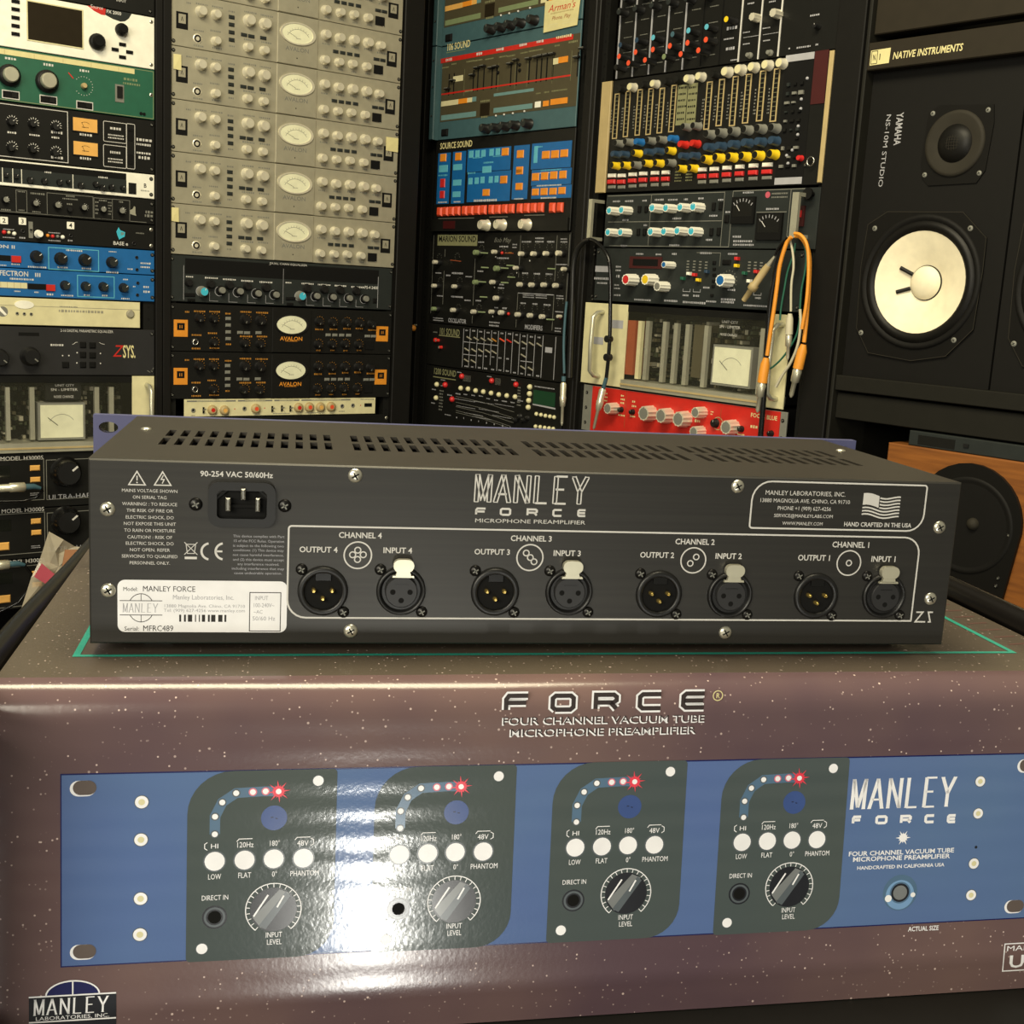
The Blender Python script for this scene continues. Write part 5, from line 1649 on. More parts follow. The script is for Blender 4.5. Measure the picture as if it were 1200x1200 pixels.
US = []
for k, (v0, v1, lab) in enumerate(((127.5, 321.5, 'teal synthesizer module with a red band and rows of sliders'), (322.5, 516, 'upper teal synthesizer module behind a white sticker'))):
    U = teal_synth(v0, v1, lab, k == 0)
    dv = v0 - 127.5
    g = U.mb()
    for q, mt in (((-543.2,287.9,-113.5,297.3), 'red'), ((-530.8,221.5,-114.6,224.6), 'red')):
        if q[3] > q[1]:
            U.part('coloured_strip', U.mb().box(q[0], q[1] + dv, q[2], q[3] + dv, .62, .8, mt))
    for q, mt in (((-530.3,197.8,-467.2,208.2), 'cream'), ((-467.2,198.2,-437,208), 'orange'), ((-437,198.7,-419.8,208), 'cream'), ((-419.8,199.1,-405.9,208.3), 'pale_teal'),
            ((-528.1,168.6,-404.6,179.1), 'pale_teal' if k == 0 else 'pale_green'), ((-347.4,203.4,-221.1,209.2), 'pale_teal'), ((-345.8,170.8,-222.3,180.5), 'pale_teal' if k == 0 else 'pale_green'),
            ((-490.4,244.9,-455.4,256.3), 'cream'), ((-167.1,247.6,-151.2,258.9), 'cream'), ((-214.2,171.1,-197.2,182.3), 'white'), ((-189.7,171.6,-172.9,181.8), 'orange'), ((-167.5,172.4,-118.5,183.3), 'orange'), ((-151.3,248.3,-124.3,259.3), 'orange')):
        if k: mt = {'cream': 'vu_orange', 'white': 'cream'}.get(mt, mt)
        U.part('coloured_strip', U.mb().box(q[0], q[1] + dv, q[2], q[3] + dv, .62, 1.6 if mt in ('orange', 'white') else .9, mt))
    g = U.mb(); q = (-390.7,167.9,-359.2,192.7); g.box(q[0], q[1] + dv, q[2], q[3] + dv, .62, 1.2, 'screen'); U.part('display', g)
    for u, v, b in ((*p, 0) for p in [(-513.8,232.1),(-496.3,247.6),(-427.9,252.2),(-412.8,264.8),(-392.8,266.5),(-365.1,260),(-349.8,261.2),(-304.3,262.1),(-285.9,267.4),(-247.2,265.7),(-224.3,266.2),(-210.3,267.1),(-193.9,267.1),(-176.3,267.2),(-104.5,253.5),(-90.6,267.7)]):
        g = U.mb(); g.cbox(u + 9, v + dv, 15, 3.6, 2, 9, 'black_plastic'); g.cbox(u + 9, v + dv + 1, 13, 1.2, 9.01, 9.4, 'mid_grey'); U.part('slider', g)
    g = U.mb()
    for u in [p[0] + 9 for p in [(-513.8,232.1),(-496.3,247.6),(-427.9,252.2),(-412.8,264.8),(-392.8,266.5),(-365.1,260),(-349.8,261.2),(-304.3,262.1),(-285.9,267.4),(-247.2,265.7),(-224.3,266.2),(-210.3,267.1),(-193.9,267.1),(-176.3,267.2),(-104.5,253.5),(-90.6,267.7)]]:
        U.part('slider_slot', U.mb().cbox(u, 128 + 113 + dv, 4, 44, .62, .7, 'dark'))
    for u, v in [(-342.2,249.2),(-273.9,257.5),(-273,247)]: U.at('button', led_mesh(3.6, 'dark'), u + 6, v + dv, .6)
    g = U.mb()
    for u in [p[0] for p in [(-450.5,256.5),(-281.1,255.3),(-243.7,260.4),(-167.6,258.3),(-114.3,218.6),(-336.3,257.8)]]: g.line([(u, 213 + dv), (u, 268 + dv)], .8, .7, 'olive_text')
    for rc in [(-509.2,292.6,20.4,5.8),(-402.5,293.2,19.2,5.6),(-336.9,294.3,18.4,5.5),(-262.6,295,19.6,5.4),(-209.4,295.4,20.8,5.3)]: g.marks((rc[0], rc[1] + dv, rc[2], rc[3]), .85, 'print_white')
    for rc in [(-432.4,281.4,27.1,3.2),(-405.7,280.8,26.7,3.1),(-368.9,279.5,26.1,3.1),(-323,279.2,25.4,3.1),(-297.9,278,25,3),(-256.4,279.5,24.4,3),(-220.7,280,42.9,3),(-158.4,281.8,13.7,3.5),(-111.7,283.6,26.7,4),(-375.2,197.2,31.7,4.4),(-375.2,165.3,21.2,4.4),(-206.2,197.8,14.3,3),(-181.4,198,14,2.9),(-143.8,198.3,45.7,2.9),(-433.1,221.8,27.3,3.8),(-520.5,277.7,22.9,3.2),(-489.9,282,16.8,3.2)]: g.marks((rc[0], rc[1] + dv, rc[2], rc[3]), .85, 'olive_text')
    u, v, a, b = (-141.7,296.4,40.7,5.2); g.marks((u, v + dv, a, b), .85, 'cream')
    u, v, a, b = (-477.7,317.1,83.4,13.4)
    g.text('106 SOUND', (u, v + dv + 1, a, b), .2, 'tape', True); g.line([(u - a / 2, v + dv - b * .7), (u + a * .3, v + dv - b * .7)], 1.6, .2, 'pale_green')
    U.part('lettering', g)
    for u, v, r in [(-360.8,140.3,9.4),(-328.2,140,9),(-297.7,140.5,8.9),(-266.8,140.9,8.8),(-226.8,141.2,9.3)]: U.knob(u, v + dv, r, 20, 'black_plastic', 'dark_grey', 0, 80, 12, mark='mid_grey')
    U.buttons([(u, v + dv, a, b) for u, v, a, b in [(-512,142.4,23,15.1)]], 'dark', 4)
    for u, v in [(-336.2,164.7),(-309.7,165),(-281.7,165.4),(-245.5,166.7)]: U.at('button', led_mesh(2.2, 'print_white'), u, v + dv, .7)
r = thing('sticker', 'R', (-147.7,336)[0], (-144.7,304.5)[1], 8, 'white card sticker with red script on the teal module', 'sticker')
q = [(-198.2,367),(-96.7,364.1),(-102.1,311.9),(-199,309.5)]
m = MB((-147.7,336)[0], (-144.7,304.5)[1])
m.poly(q[::-1], .4, 1.0, 'tape'); m.build('card', r)
m = MB((-147.7,336)[0], (-144.7,304.5)[1])
u, v, a, b = (-146.9,351.5,76.9,12.6)
m.text("Arman's", (u, v, a, b), 1.15, 'red', slant=.35); u, v, a, b = (-148.3,332.7,53.5,6.9); m.text('Phone. Play', (u, v, a, b), 1.15, 'rust', slant=.35)
m.marks((-148.2,341.8,63.4,2.9), 1.15, 'beige'); m.marks((-173.2,319.4,27.7,7), 1.15, 'cream', rows=2); m.marks((-126.3,322,35.8,6.8), 1.15, 'cream', rows=2)
m.build('card_print', r)

# blue touch-pad synthesizer
U = Unit('synthesizer', 'R', (SX0, -66, SX1, 127), 'blue panel synthesizer with orange pads and a row of red keys', 'synthesizer', w=4)
g = U.mb()
for (x0, y0, x1, y1) in ((-536,-7.7,-490.6,100), (-482,-7.9,-435.7,100.6), (-429.8,56.1,-284.7,102.3), (-425.5,-5.9,-281.2,54.8), (-275.1,-3.6,-226,102.2), (-219.2,53.6,-101.1,103.1), (-215.6,21.9,-97.2,52.3), (-213,-3.7,-94.5,20.7)):
    U.part('coloured_field', U.mb().box(x0, y0, x1, y1, .02, .6, 'blue'))
OR = [(-516.7,90.1,21.9,16.6),(-462.3,89.9,21.3,16.3),(-303,91.9,22.4,15.5),(-303.4,36.7,22.5,15.6),(-254,84.9,21.7,15.3),(-253.6,52.8,21.8,15.4),(-175.2,79.6,23.5,14.9),(-148.3,79.5,23.1,14.8),(-121.4,79.9,22.7,14.7),(-202.8,38.5,22.1,15.1),(-175.3,39.3,21.7,15),(-148.3,39.8,21.3,14.9),(-121.3,40,21,14.8)] + [(-359.6,12.4,23.3,14),(-252.5,21.5,22.7,14.1),(-303.2,37.2,22.4,13.7),(-254.2,51.7,20.8,8.8),(-200.7,9.3,21.1,13.3),(-174.4,9.4,21.7,13.8),(-147.6,9.3,21.3,13.7),(-121.3,10,20.9,13.6),(-251.4,20.3,0.5,0.3)][:8]
U.buttons(OR, 'orange', 2)
U.buttons([(-515,66.9,32.4,15.3),(-463.4,68.1,31.4,13.1),(-417.4,92.5,15.3,14.8),(-395.8,92.4,15.1,14.7),(-375.6,92.4,14.9,14.6),(-348.3,92.9,14.6,14.5),(-327.6,93.2,14.5,14.4),(-361.2,59.2,30.7,14),(-415.7,37.2,14.2,14.2),(-394.1,37.5,14,14.1),(-374.3,38.4,13.9,14.1),(-346.4,38.1,13.6,13.9),(-327.1,38.4,13.5,13.9),(-206.2,81.7,11.5,33.2)], 'light_blue', 1)
U.buttons([(-462.8,35.7,30,13.1),(-463.1,11.3,28,12.6)], 'light_blue', 1)
U.buttons([(-515,36.4,17.7,18.4),(-514.8,12,17.7,15.9)], 'led_red', 2)
U.buttons([(-519.3,-24.7,17.8,19.2),(-497.2,-24.3,17.6,19.1),(-475.4,-24,17.4,19),(-454.5,-23.7,17.2,18.9),(-428.9,-23.7,18,19.4),(-406.9,-23.4,17.7,19.2),(-384.7,-23.1,17.5,19.1),(-363.3,-22.8,17.3,19),(-337.1,-22.6,17,18.8),(-315.3,-22.4,16.8,18.7),(-292.8,-22.1,16.6,18.6),(-271.1,-21.8,16.3,18.5),(-244.9,-21.7,17,18.9),(-222.9,-21.4,16.8,18.8),(-201.2,-21.2,16.6,18.6),(-179.8,-21,16.3,18.5),(-145.2,-22.1,16.9,18.9),(-122.3,-21.9,16.6,18.7)], 'red_keys', 6)
g = U.mb()
g.text('SOURCE SOUND', (-473.2,115.1,115.3,12.4), .2, 'tape', True)
for rc in [(-515.1,53,34.7,4),(-357.1,73.2,31.6,3.8),(-194.6,96.1,14.3,3),(-414.3,53.9,24,3.9),(-395.2,84.5,32.3,2.6),(-326.9,84.4,31,2.5),(-157.6,50.3,60.6,3)]: g.marks(rc, .7, 'light_blue')
for rc in [(-360.8,-3.4,79,4.9),(-512.5,-4.3,33.2,3.2),(-460.8,-4.4,21.5,3.1),(-252.3,-2.7,28.5,3),(-159.9,-2.7,46.5,3.4),(-162,21.1,71.6,2.9),(-164.3,45.4,53.7,2.3)]: g.marks(rc, .7, 'print_white')
for x0, x1 in [(-474.4,-37.3,103.2,0),(-315.1,-36.5,64.2,0),(-202.2,-35.7,64.5,0)] and ((1, 2),) if False else (): pass
for a, b in (((-526.6,-39), (-397.4,-38.4)), ((-345.4,-37.7), (-283.8,-36.6)), ((-232.4,-35.4), (-169,-35.6))): g.line([a, (b[0], a[1])], 1.2, .3, 'mid_grey')
U.part('lettering', g)
g = U.mb(); g.box((-545,-41.4)[0], -66.5, (-94.5,-45.5)[0], -41, .02, 5, 'charcoal'); U.part('lower_rail', g)
g = U.mb(); g.cbox(*(-478.7,-53.1,42.5,16.5), 5.02, 6, 'red_dark'); U.part('display', g)
for u, v, r in [(-344.8,-55,11.2),(-291.7,-54.7,11.1),(-212.5,-54.6,10.8)]: U.knob(u, v, r, 20, 'silver_knob', 'silver_knob', 0, 100, 16, mark='mid_grey', base=5)

# black analogue module with many silver topped knobs
U = Unit('synthesizer', 'R', (SX0, -267, SX1, -68), 'black analogue synthesizer module with rows of silver topped knobs', 'synthesizer')
KN = [(-371.4,-111.3,7.9),(-309.9,-109.3,6.7),(-222.6,-112.2,7.1),(-184.4,-111.7,7),(-146.7,-110.8,6.9),(-108.8,-109.6,7.3),(-299.5,-143,8.3),(-237.2,-140.4,6.1),(-91,-139.8,5.8),(-368.7,-172.9,7.5),(-311.2,-171.2,6.8),(-222.2,-173.2,7.1),(-185.3,-172.8,7),(-147.7,-171.6,7),(-112.5,-171.8,6.9),(-517.5,-185.1,6.7),(-442.7,-184.1,6.5),(-296.6,-203.5,7.3),(-517.4,-133.6,6.6),(-514.8,-235.4,6.7),(-443.5,-234.8,7.1),(-370.4,-234.9,7),(-309.2,-232,6.3),(-277.2,-232.3,7.3),(-223.1,-233.5,7.2),(-184.7,-233.4,7.1),(-147.2,-234,7),(-95.7,-230.9,4.9)]
for i, (u, v, r) in enumerate(KN):
    U.knob(u, v, r, 20, 'black_plastic', 'pale_green' if i in (0, 6, 19, 9) else 'silver_knob', 2, 60, 12, mark=None)
g = U.mb()
g.cbox(*(-459.3,-85.1,143.5,23.4), .02, .3, 'olive_text')
u, v, a, b = (-459.5,-82.4,135.2,12); g.text('MARION SOUND', (u, v, a, b), .4, 'charcoal', True)
for x0, y0, x1, y1 in ((*(-544.5,-74.3), *(-550.9,-257.8)),): pass
def vl(pa, pb): g.line([(( pa[0] + pb[0]) / 2, pa[1]), ((pa[0] + pb[0]) / 2, pb[1])], 1.3, .3, 'mid_grey')
for a, b in (((-244.6,-74.2), (-243.3,-158.7)), ((-131.9,-74.2), (-132,-163.3)), ((-95.3,-72.9), (-94.7,-258.9)), ((-391.7,-123.7), (-391.9,-222.2)), ((-242.7,-189.7), (-243.6,-226.1)), ((-131.4,-190.7), (-130.8,-259.9)), ((-544.5,-74.3), (-546.8,-246.1)), ((-501.3,-151.6), (-502.1,-224.3)), ((-392,-244), (-392.1,-260.4)), ((-244.1,-244.4), (-243.6,-260)), ((-501.5,-104.6), (-501.2,-121.1))): vl(a, b)
g.line([(-242.6,-190.2), ((-131.4,-190.7)[0], (-242.6,-190.2)[1])], 1.6, .3, 'ink_grey')
for rc in [(-374.6,-88.8,18.5,3.2),(-298.4,-97.5,25.3,3.6),(-261.9,-96,14,8.7),(-225.2,-87.4,28.2,3.5),(-185,-83.7,25.9,10),(-150.5,-87,21.5,3.5),(-112.1,-84.4,18.7,8.3),(-298.6,-121,38,3.6),(-372.8,-149.3,17.7,3.2),(-223.7,-150,17.8,3.6),(-187.7,-150.2,17.4,3.5),(-149.8,-150,19.3,3.5),(-453,-155.5,38.9,4.4),(-523,-156.6,21.2,2.8),(-411.2,-161.8,22.6,2.7),(-300.1,-178.6,17,10.5),(-485.4,-161,16.1,3.9),(-209.6,-195.7,34.5,6.1),(-169.8,-195.2,33.7,6.1),(-451.4,-206.1,40,3.9),(-513,-206.5,23.1,2.8),(-411.8,-212.2,22.7,3.3),(-373.6,-211.2,18.7,3.2),(-224.9,-210.2,16.2,3.1),(-187.9,-210.2,15.1,3.1),(-150.9,-210.4,19.4,3.5),(-114,-193.8,19.7,7.4),(-311.3,-223.2,12.8,2.6),(-285.3,-223.3,11,4.2),(-116.1,-130.6,32.4,2.5),(-113.2,-222.4,22.7,2.5),(-316.2,-257.6,32.7,10.1),(-516.5,-258.2,38.7,7.3),(-113.8,-257.6,17.5,8.5)]: g.marks(rc, .3, 'ink_grey', rows=1)
g.text('OSCILLATOR', (-446,-257.8,65.1,8.8), .3, 'ink_grey', True); g.text('MODIFIERS', (-187.7,-257.3,55.7,9.2), .3, 'ink_grey', True)
for u, v in [(-371.2,-103.4),(-297.5,-109.2),(-299.8,-131.4),(-268.1,-159.4),(-226.4,-97),(-190.4,-98),(-153.4,-97.7),(-111.6,-97.4),(-223,-158.2),(-187,-158.5),(-151.7,-158.8),(-299,-191.7),(-227.7,-220.2),(-187.4,-219.6),(-152,-219.3),(-370.1,-226.7),(-442.6,-230),(-521.6,-122.8),(-513,-174.2),(-442.4,-172.2),(-455.7,-120.5),(-116.1,-150.4),(-111,-204.9)]:
    ticks(g, u, v, 7, 7, 0, 220, 2.2, .9, mat='mid_grey')
for u, v in [(-322.2,-118.7),(-321.2,-181.4),(-321.4,-241.8),(-250.3,-149.9),(-211.5,-124.8)]: g.disc(u, v, 1.8, .3, 'print_white', 8)
for a, b, mt in (((-292.3,-110.5), (-263.9,-110.7), 'rust'), ((-480.8,-127.7), (-441.1,-129.8), 'rust'), ((-280.6,-109.8), (-270.2,-109.7), 'gold_text')): g.line([a, b], 1.6, .4, mt)
g.text('Bob May', (-301.7,-84.1,54.8,9.3), .3, 'mid_grey', slant=.4)
U.part('lettering', g)
for (u, v), mt in zip([(-300.7,-110.6),(-269.2,-233.9),(-107.3,-233.4),(-296.3,-97.5)], ('red', 'red', 'red', 'mid_grey')): U.at('lamp', led_mesh(3.4 if mt == 'red' else 1.5, mt), u, v)
for u, v in [(-357.3,-111.7),(-352.7,-141.7),(-286.3,-141.6),(-359,-171.7),(-283.8,-171),(-352.1,-203),(-356.1,-234.7),(-314.7,-233.5),(-139.9,-139.8),(-134.7,-238.6),(-268,-136),(-263.1,-159.3)]:
    m = U.mb(); m.tube([(u + 8, v, 0), (u, v, 14)], 1.6, 'pale_green', 7); U.part('toggle_switch', m)

# patch grid module
U = Unit('synthesizer', 'R', (SX0 - 8, -361, SX1 + 4, -268), 'black module with a printed grid of narrow columns', 'synthesizer')
g = U.mb()
g.text('101 SOUND', (-472,-283.9,75.6,14.5), .3, 'olive_text', True); g.line([(-510.7,-293.1), ((-432.5,-290.4)[0], (-510.7,-293.1)[1])], 2, .3, 'olive_text')
cols = [(-419.1,-314.5),(-393.9,-314.1),(-369,-313.7),(-343.7,-313.2),(-321.8,-296.8),(-296.4,-305.8),(-272.9,-305.5),(-249.4,-305.1),(-225.7,-306),(-203.1,-307),(-179.1,-305.2),(-155.2,-306.1)]
bot = [(-420.4,-356.3),(-396.5,-355.2),(-371.1,-355),(-345.6,-355.1),(-324.4,-344.3),(-299.6,-354.4),(-275.1,-355),(-251.8,-355.6),(-227.5,-356.2),(-203.6,-356.7),(-179.4,-355.8),(-155.4,-356.3)]
top = [(-420,-273),(-397.2,-271.7),(-371.5,-271.5),(-347.1,-271.4),(-322.6,-271.3),(-299.3,-271.3),(-275.8,-271.2),(-252.3,-271.1),(-228.7,-272.2),(-205.4,-272.1),(-181.3,-271.9),(-156.4,-271.6)]
for k, (c, b, t) in enumerate(zip(cols, bot, top)):
    g.line([(t[0], t[1]), (t[0], b[1])], 1.6, .3, 'ink_grey')
for a, b in (((-417.8,-301.3), (-376.8,-300.5)), ((-370,-301.4), (-299.7,-302)), ((-418,-328.3), (-373.3,-327.7)), ((-223.8,-327.4), (-185.1,-327.7))): g.line([a, (b[0], a[1])], 1.4, .3, 'ink_grey')
for u, v in [(-409.2,-276.5),(-385.6,-275.9),(-360.9,-276.3),(-335.2,-276.7),(-311.3,-276),(-287.8,-275.3),(-263.7,-274.9),(-239.5,-275.5),(-216,-276.6),(-192.9,-276.5),(-169,-276.2),(-406.8,-353.8),(-383.9,-353.3),(-359.2,-352.9),(-337.8,-352.8),(-313.6,-352.9),(-289,-352.2),(-264.3,-351.9),(-240.3,-353.3),(-216.3,-353.1),(-192.9,-353.7),(-166.8,-353.4),(-360.3,-327.2),(-337.7,-326.9),(-313.7,-326.4),(-289.9,-326.7),(-264.4,-326.6),(-215.9,-301.4)]: g.marks((u, v, 9, 3.4), .3, 'ink_grey')
g.cbox(*(-137.5,-299.1,20.9,10.6), .02, .4, 'ink_grey')
a, b = (-117.6,-271.7), (-118.6,-356.8); g.line([(a[0], a[1]), (a[0], b[1])], 1.6, .3, 'ink_grey')
g.marks((-525.8,-287.2,13.6,2.8), .3, 'mid_grey')
U.part('lettering', g)
for (u, v), mt in zip([(-402.1,-316.1),(-377.6,-315.8),(-353.4,-314.8),(-329.6,-314.2),(-307.7,-314.8),(-401.6,-339.6),(-377.5,-339.6),(-396.3,-291),(-371.4,-290.8),(-347,-290.5),(-322.8,-290.3),(-309.8,-289.5),(-282.9,-287.7),(-260.1,-288.1),(-235.9,-288.5),(-211.2,-289),(-188.1,-289.2),(-164.1,-289.4),(-211.8,-315),(-210.9,-339),(-187.2,-339.6)], ['silver'] * 11 + ['gold_text', 'red_keys', 'red'] + ['silver'] * 7):
    m = U.mb(); m.tube([(u + 4, v - 4, 0), (u, v + 2, 10)], 1.7, mt, 7); U.part('toggle_switch', m)
for u, v in [(-511,-304.6),(-498.8,-319.1)]: U.knob(u, v, 3.6, 8, 'red' if v > -335 else 'mid_grey', 'mid_grey', 0, 0, 10, mark=None)
g = U.mb(); g.lathe(*(-520.6,-304.5), [(5, 0), (4.6, 5), (3, 6)], 12, 'red'); U.part('button', g)

# bottom module with round cream buttons and green screen
U = Unit('synthesizer', 'R', (SX0 - 8, -548, SX1 + 6, -362), 'black synthesizer module with round cream buttons and a green screen', 'synthesizer')
g = U.mb()
g.text('1200 SOUND', (-482.9,-373.5,85.2,13), .3, 'olive_text', True); g.line([(-525.9,-386.7), ((-440.7,-383.9)[0], (-525.9,-386.7)[1])], 2.2, .3, 'olive_text')
for rc in [(-520.3,-415.4,16.7,2.9),(-488.9,-391.1,14.4,2.3),(-487.9,-404.2,14.4,2.3),(-521.5,-446.3,14.7,2.9),(-461.1,-422.2,16.1,2.8),(-429.7,-368.9,13.9,2.8),(-323.3,-368.7,14.8,2.7),(-241.9,-368.6,14.1,2.6),(-429.8,-416.2,18.6,3.4),(-402.9,-414.9,13.8,2.8),(-375.5,-414.1,13.5,2.8),(-348.9,-413,13.3,2.7),(-322.9,-415.9,13.1,2.7),(-295.8,-416.3,12.9,2.7),(-268.7,-415.7,16.9,2.7),(-241.2,-415.5,12.5,2.7),(-143.1,-375,62.5,2.6),(-216.7,-409.4,16.4,2.6),(-405.6,-427.8,73.5,1.4),(-337.6,-426.2,70.6,1.4),(-268,-424.2,63.5,1.3),(-399.8,-442.6,68.8,1.4),(-318.7,-440.7,69.9,1.4),(-274.4,-449.3,63.9,1.3),(-371.3,-454.9,67.7,1.4),(-339.3,-459.6,70.9,1.4),(-463.9,-466.8,23.8,2.3)]: g.marks(rc, .3, 'ink_grey')
for rc in [(-492.8,-436.9,13.5,45.8),(-221.6,-400.6,9.9,39.5),(-401,-379.8,27.4,12.7),(-293.4,-376.8,18.9,13.4)]: g.marks(rc, .3, 'mid_grey', rows=7)
for (a, b) in zip([(-437.8,-422.7),(-436.8,-435.3),(-436,-445.2),(-435.4,-453.6),(-435.1,-457.8)], [(-234.3,-421.9),(-233.9,-427.2),(-233.1,-436.5),(-244.8,-447.2),(-244.2,-453.9)]): g.line([a, ((a[0] + b[0]) / 2, a[1] - 3), (b[0], a[1] - 12)], .8, .3, 'mid_grey')
g.line([(-176.9,-411.8), ((-106.4,-413.3)[0], (-176.9,-411.8)[1] - 2)], 3.2, .3, 'ink_grey')
for u, v in [(-431.4,-468.8),(-404.8,-467.2),(-378.4,-468.3),(-351.7,-467.9),(-324.4,-468),(-298,-467.9),(-269.9,-467.8),(-243.8,-467.9)]: g.marks((u, v, 3, 4), .3, 'ink_grey')
U.part('lettering', g)
for u, v, r in [(-509.2,-403,5.7),(-509.9,-433.4,5.7),(-419.7,-402.7,5.6),(-393.4,-401.9,5.5),(-366.4,-403.1,5.5),(-339.5,-402.7,5.4),(-312.6,-403,5.4),(-286.4,-403.6,5.4),(-259.9,-403.1,5.3),(-232.6,-402.7,5.3),(-187.4,-377.9,5.7),(-187,-391.8,5.7),(-188.2,-405.8,5.7),(-188.6,-419.8,5.7)]:
    U.at('button', led_mesh(round(r, 1), 'cream'), u, v)
for u, v, r in [(-477.2,-400.9,5.1),(-449.2,-430.2,5.1),(-417.6,-376.5,5),(-312.6,-376.6,4.8),(-231.5,-377.1,4.7)]: U.at('button', led_mesh(round(r * 1.25, 1), 'led_red'), u, v)
for u, v in [(-162.5,-430.5),(-148.1,-430.7),(-134.3,-431),(-120.5,-430.9),(-107.7,-431),(-162.7,-456.2),(-148.3,-455.5),(-134.4,-455.4),(-121.1,-454.8),(-108.3,-454.3)]: U.at('button', led_mesh(4.2, 'cream'), u, v)
g = U.mb(); x0, y0, x1, y1 = (-175.6,-410.7,-108.9,-382.3); g.box(x0, y0, x1, y1, .02, 1, 'lcd'); U.part('display', g)
for u, v, r in [(-214.7,-441.7,6.3),(-228.5,-450.5,5.3),(-201.8,-447.4,5.2),(-189.1,-441.9,5.2)]: U.knob(u, v, r, 8, 'black_plastic', 'charcoal', 0, 60, 12, mark='mid_grey')


# ---------------------------------------------------------------- cords
def cord(pts, r, mat, base, name, parent, n=8, radii=None, steps=6):
    """smooth cord through the given points (Catmull-Rom)"""
    P = [Vector(p) for p in pts]
    P = [P[0] * 2 - P[1]] + P + [P[-1] * 2 - P[-2]]
    out = []
    for i in range(1, len(P) - 2):
        for k in range(steps):
            t = k / steps
            a, b, c, d = P[i - 1], P[i], P[i + 1], P[i + 2]
            out.append(.5 * ((2 * b) + (c - a) * t + (2 * a - 5 * b + 4 * c - d) * t * t + (3 * b - a - 3 * c + d) * t ** 3))
    out.append(P[-2])
    return MB(*base).tube(out, r, mat, n).build(name, parent)


def lift(q, w):
    return [(a, b, w) for a, b in q]


def plug(base, parent, a, b, w, boot, nm_boot='boot', scale=1.0):
    """strain relief + metal barrel + tip running from a to b"""
    A, B = Vector((*a, w)), Vector((*b, w))
    d = B - A
    MB(*base).tube([A, A + d * .12, A + d * .45], 6 * scale, boot, 12, [3.5 * scale, 6.2 * scale, 6.6 * scale]).build(nm_boot, parent)
    MB(*base).tube([A + d * .451, A + d * .5, A + d * .7, A + d * .72, A + d * .95, B], 5 * scale, 'latch_chrome', 12, [5 * scale, 6 * scale, 5.4 * scale, 3.2 * scale, 3.0 * scale, 1.2 * scale]).build('metal_plug', parent)


q = [(-58.5,-338.8),(-65.2,-281.5),(-65.7,-229.9),(-64.1,-201.4)]
base = (-52.5,-440.3)
r = thing('patch_cable', 'R', *base, 26, 'metal jack plug hanging on a teal cord before the green screen module', 'cable')
base = (-52.5,-440.3)
cord([(a, b, 0) for a, b in q[::-1]], 2.6, 'cable_teal', base, 'cord', r)
A, B = Vector((*(-59.3,-344.7), 0)), Vector((*(-56,-440.8), 0)); d = B - A
MB(*base).tube([A + d * .12, A + d * .16, A + d * .4, A + d * .42, A + d * .6, A + d * .62, A + d * .95, B], 6, 'latch_chrome', 12, [4, 6.5, 6.0, 7, 5.6, 3.2, 3.0, 1]).build('metal_plug', r)
MB(*base).tube([A, A + d * .1], 4.4, 'cable_teal', 12).build('boot', r)

# ================================================================ rack 4
# console section with black knobs and coloured caps
U = Unit('mixer_section', 'R', (0, 205, 487, 410), 'console section with black knobs and red caps between white divider lines', 'mixer', face='charcoal')
for x, a, mt in [(5.7 + i * 40.6, 1.3, 'ink_grey') for i in range(5)] + [(x, 1.2, 'print_white') for x in (293, 334.5, 375)] + [(209, .6, 'dark'), (251, .6, 'dark')]:
    U.part('divider_strip', U.mb().box(x - a, 206, x + a, 409, 0, 1.5, mt))
for row in range(9):
    v = 222 + row * 21
    for c in range(6):
        if row in (0, 1, 2, 3): continue
        U.knob(26 + c * 40.6 + (6 if row % 2 else -6), v + 12, 7, 20, 'black_plastic', 'dark_grey', 0, 90, 10, mark='mid_grey')
for (u, v), mt in zip([(32.8,238.9),(74.2,241.6),(116.7,241.3),(157.1,242.8),(197.8,243.1),(238.9,243.5),(58,225),(99.2,225.7),(184,226.5),(223.9,228.2),(33.8,258.3),(75,261.8),(115.4,261.3),(161.3,261.4),(197.8,262.9),(238.3,263.9),(144.9,226.5),(25.9,221),(280,270.6)], ['red_keys'] * 10 + ['navy', 'navy', 'light_blue', 'cable_teal', 'light_blue', 'light_blue', 'pale_green', 'charcoal', 'yellow']):
    U.knob(u, v, 6.2, 24, 'black_plastic', mt, 0, 90, 12, mark=None)
for u, v, r in [(328.8,269.3,6.9),(370.8,269.8,7.3)]: U.knob(u, v, r, 18, 'silver_knob', 'silver_knob', 1, 90, 8, mark=None)
(u, v, r), = [(449.6,241.8,4.6)]
U.knob(u, v, r, 12, 'black_plastic', 'black_plastic', 0, 90, 12)
g = U.mb()
for rc in [(440.1,259.9,15.7,3.1),(425.1,214.6,26.5,3.1),(397.9,215.3,4.1,3.1),(450.3,215.3,4.6,3.1),(273.6,261.5,20,5.4),(269.9,245,22.4,2.7),(275.4,229,20.1,4.9),(284.9,209.9,14.8,2.7),(306.6,250.8,14.5,2.2),(347.6,252.4,15.5,2.1),(317.1,242.9,32.4,1.1),(357.4,242.6,31.4,1.1),(308.7,232.5,14.5,2.2),(349.9,233,14,2.1),(311.1,295.1,14.4,2.7),(355,291.7,13.9,2.6),(313.7,294.2,3.6,2.1)]: g.marks(rc, 1.7, 'ink_grey')
for c in range(6):
    for row in range(7): g.marks((28 + c * 40.6, 224 + row * 26, 20, 1.6), .3, 'mid_grey')
U.part('lettering', g)
U.knob(*(318.1,213.3), 5, 10, 'mid_grey', 'mid_grey', 2, 0, 10, mark=None); U.knob(*(360.2,212.7), 5, 10, 'mid_grey', 'mid_grey', 2, 0, 10, mark=None)

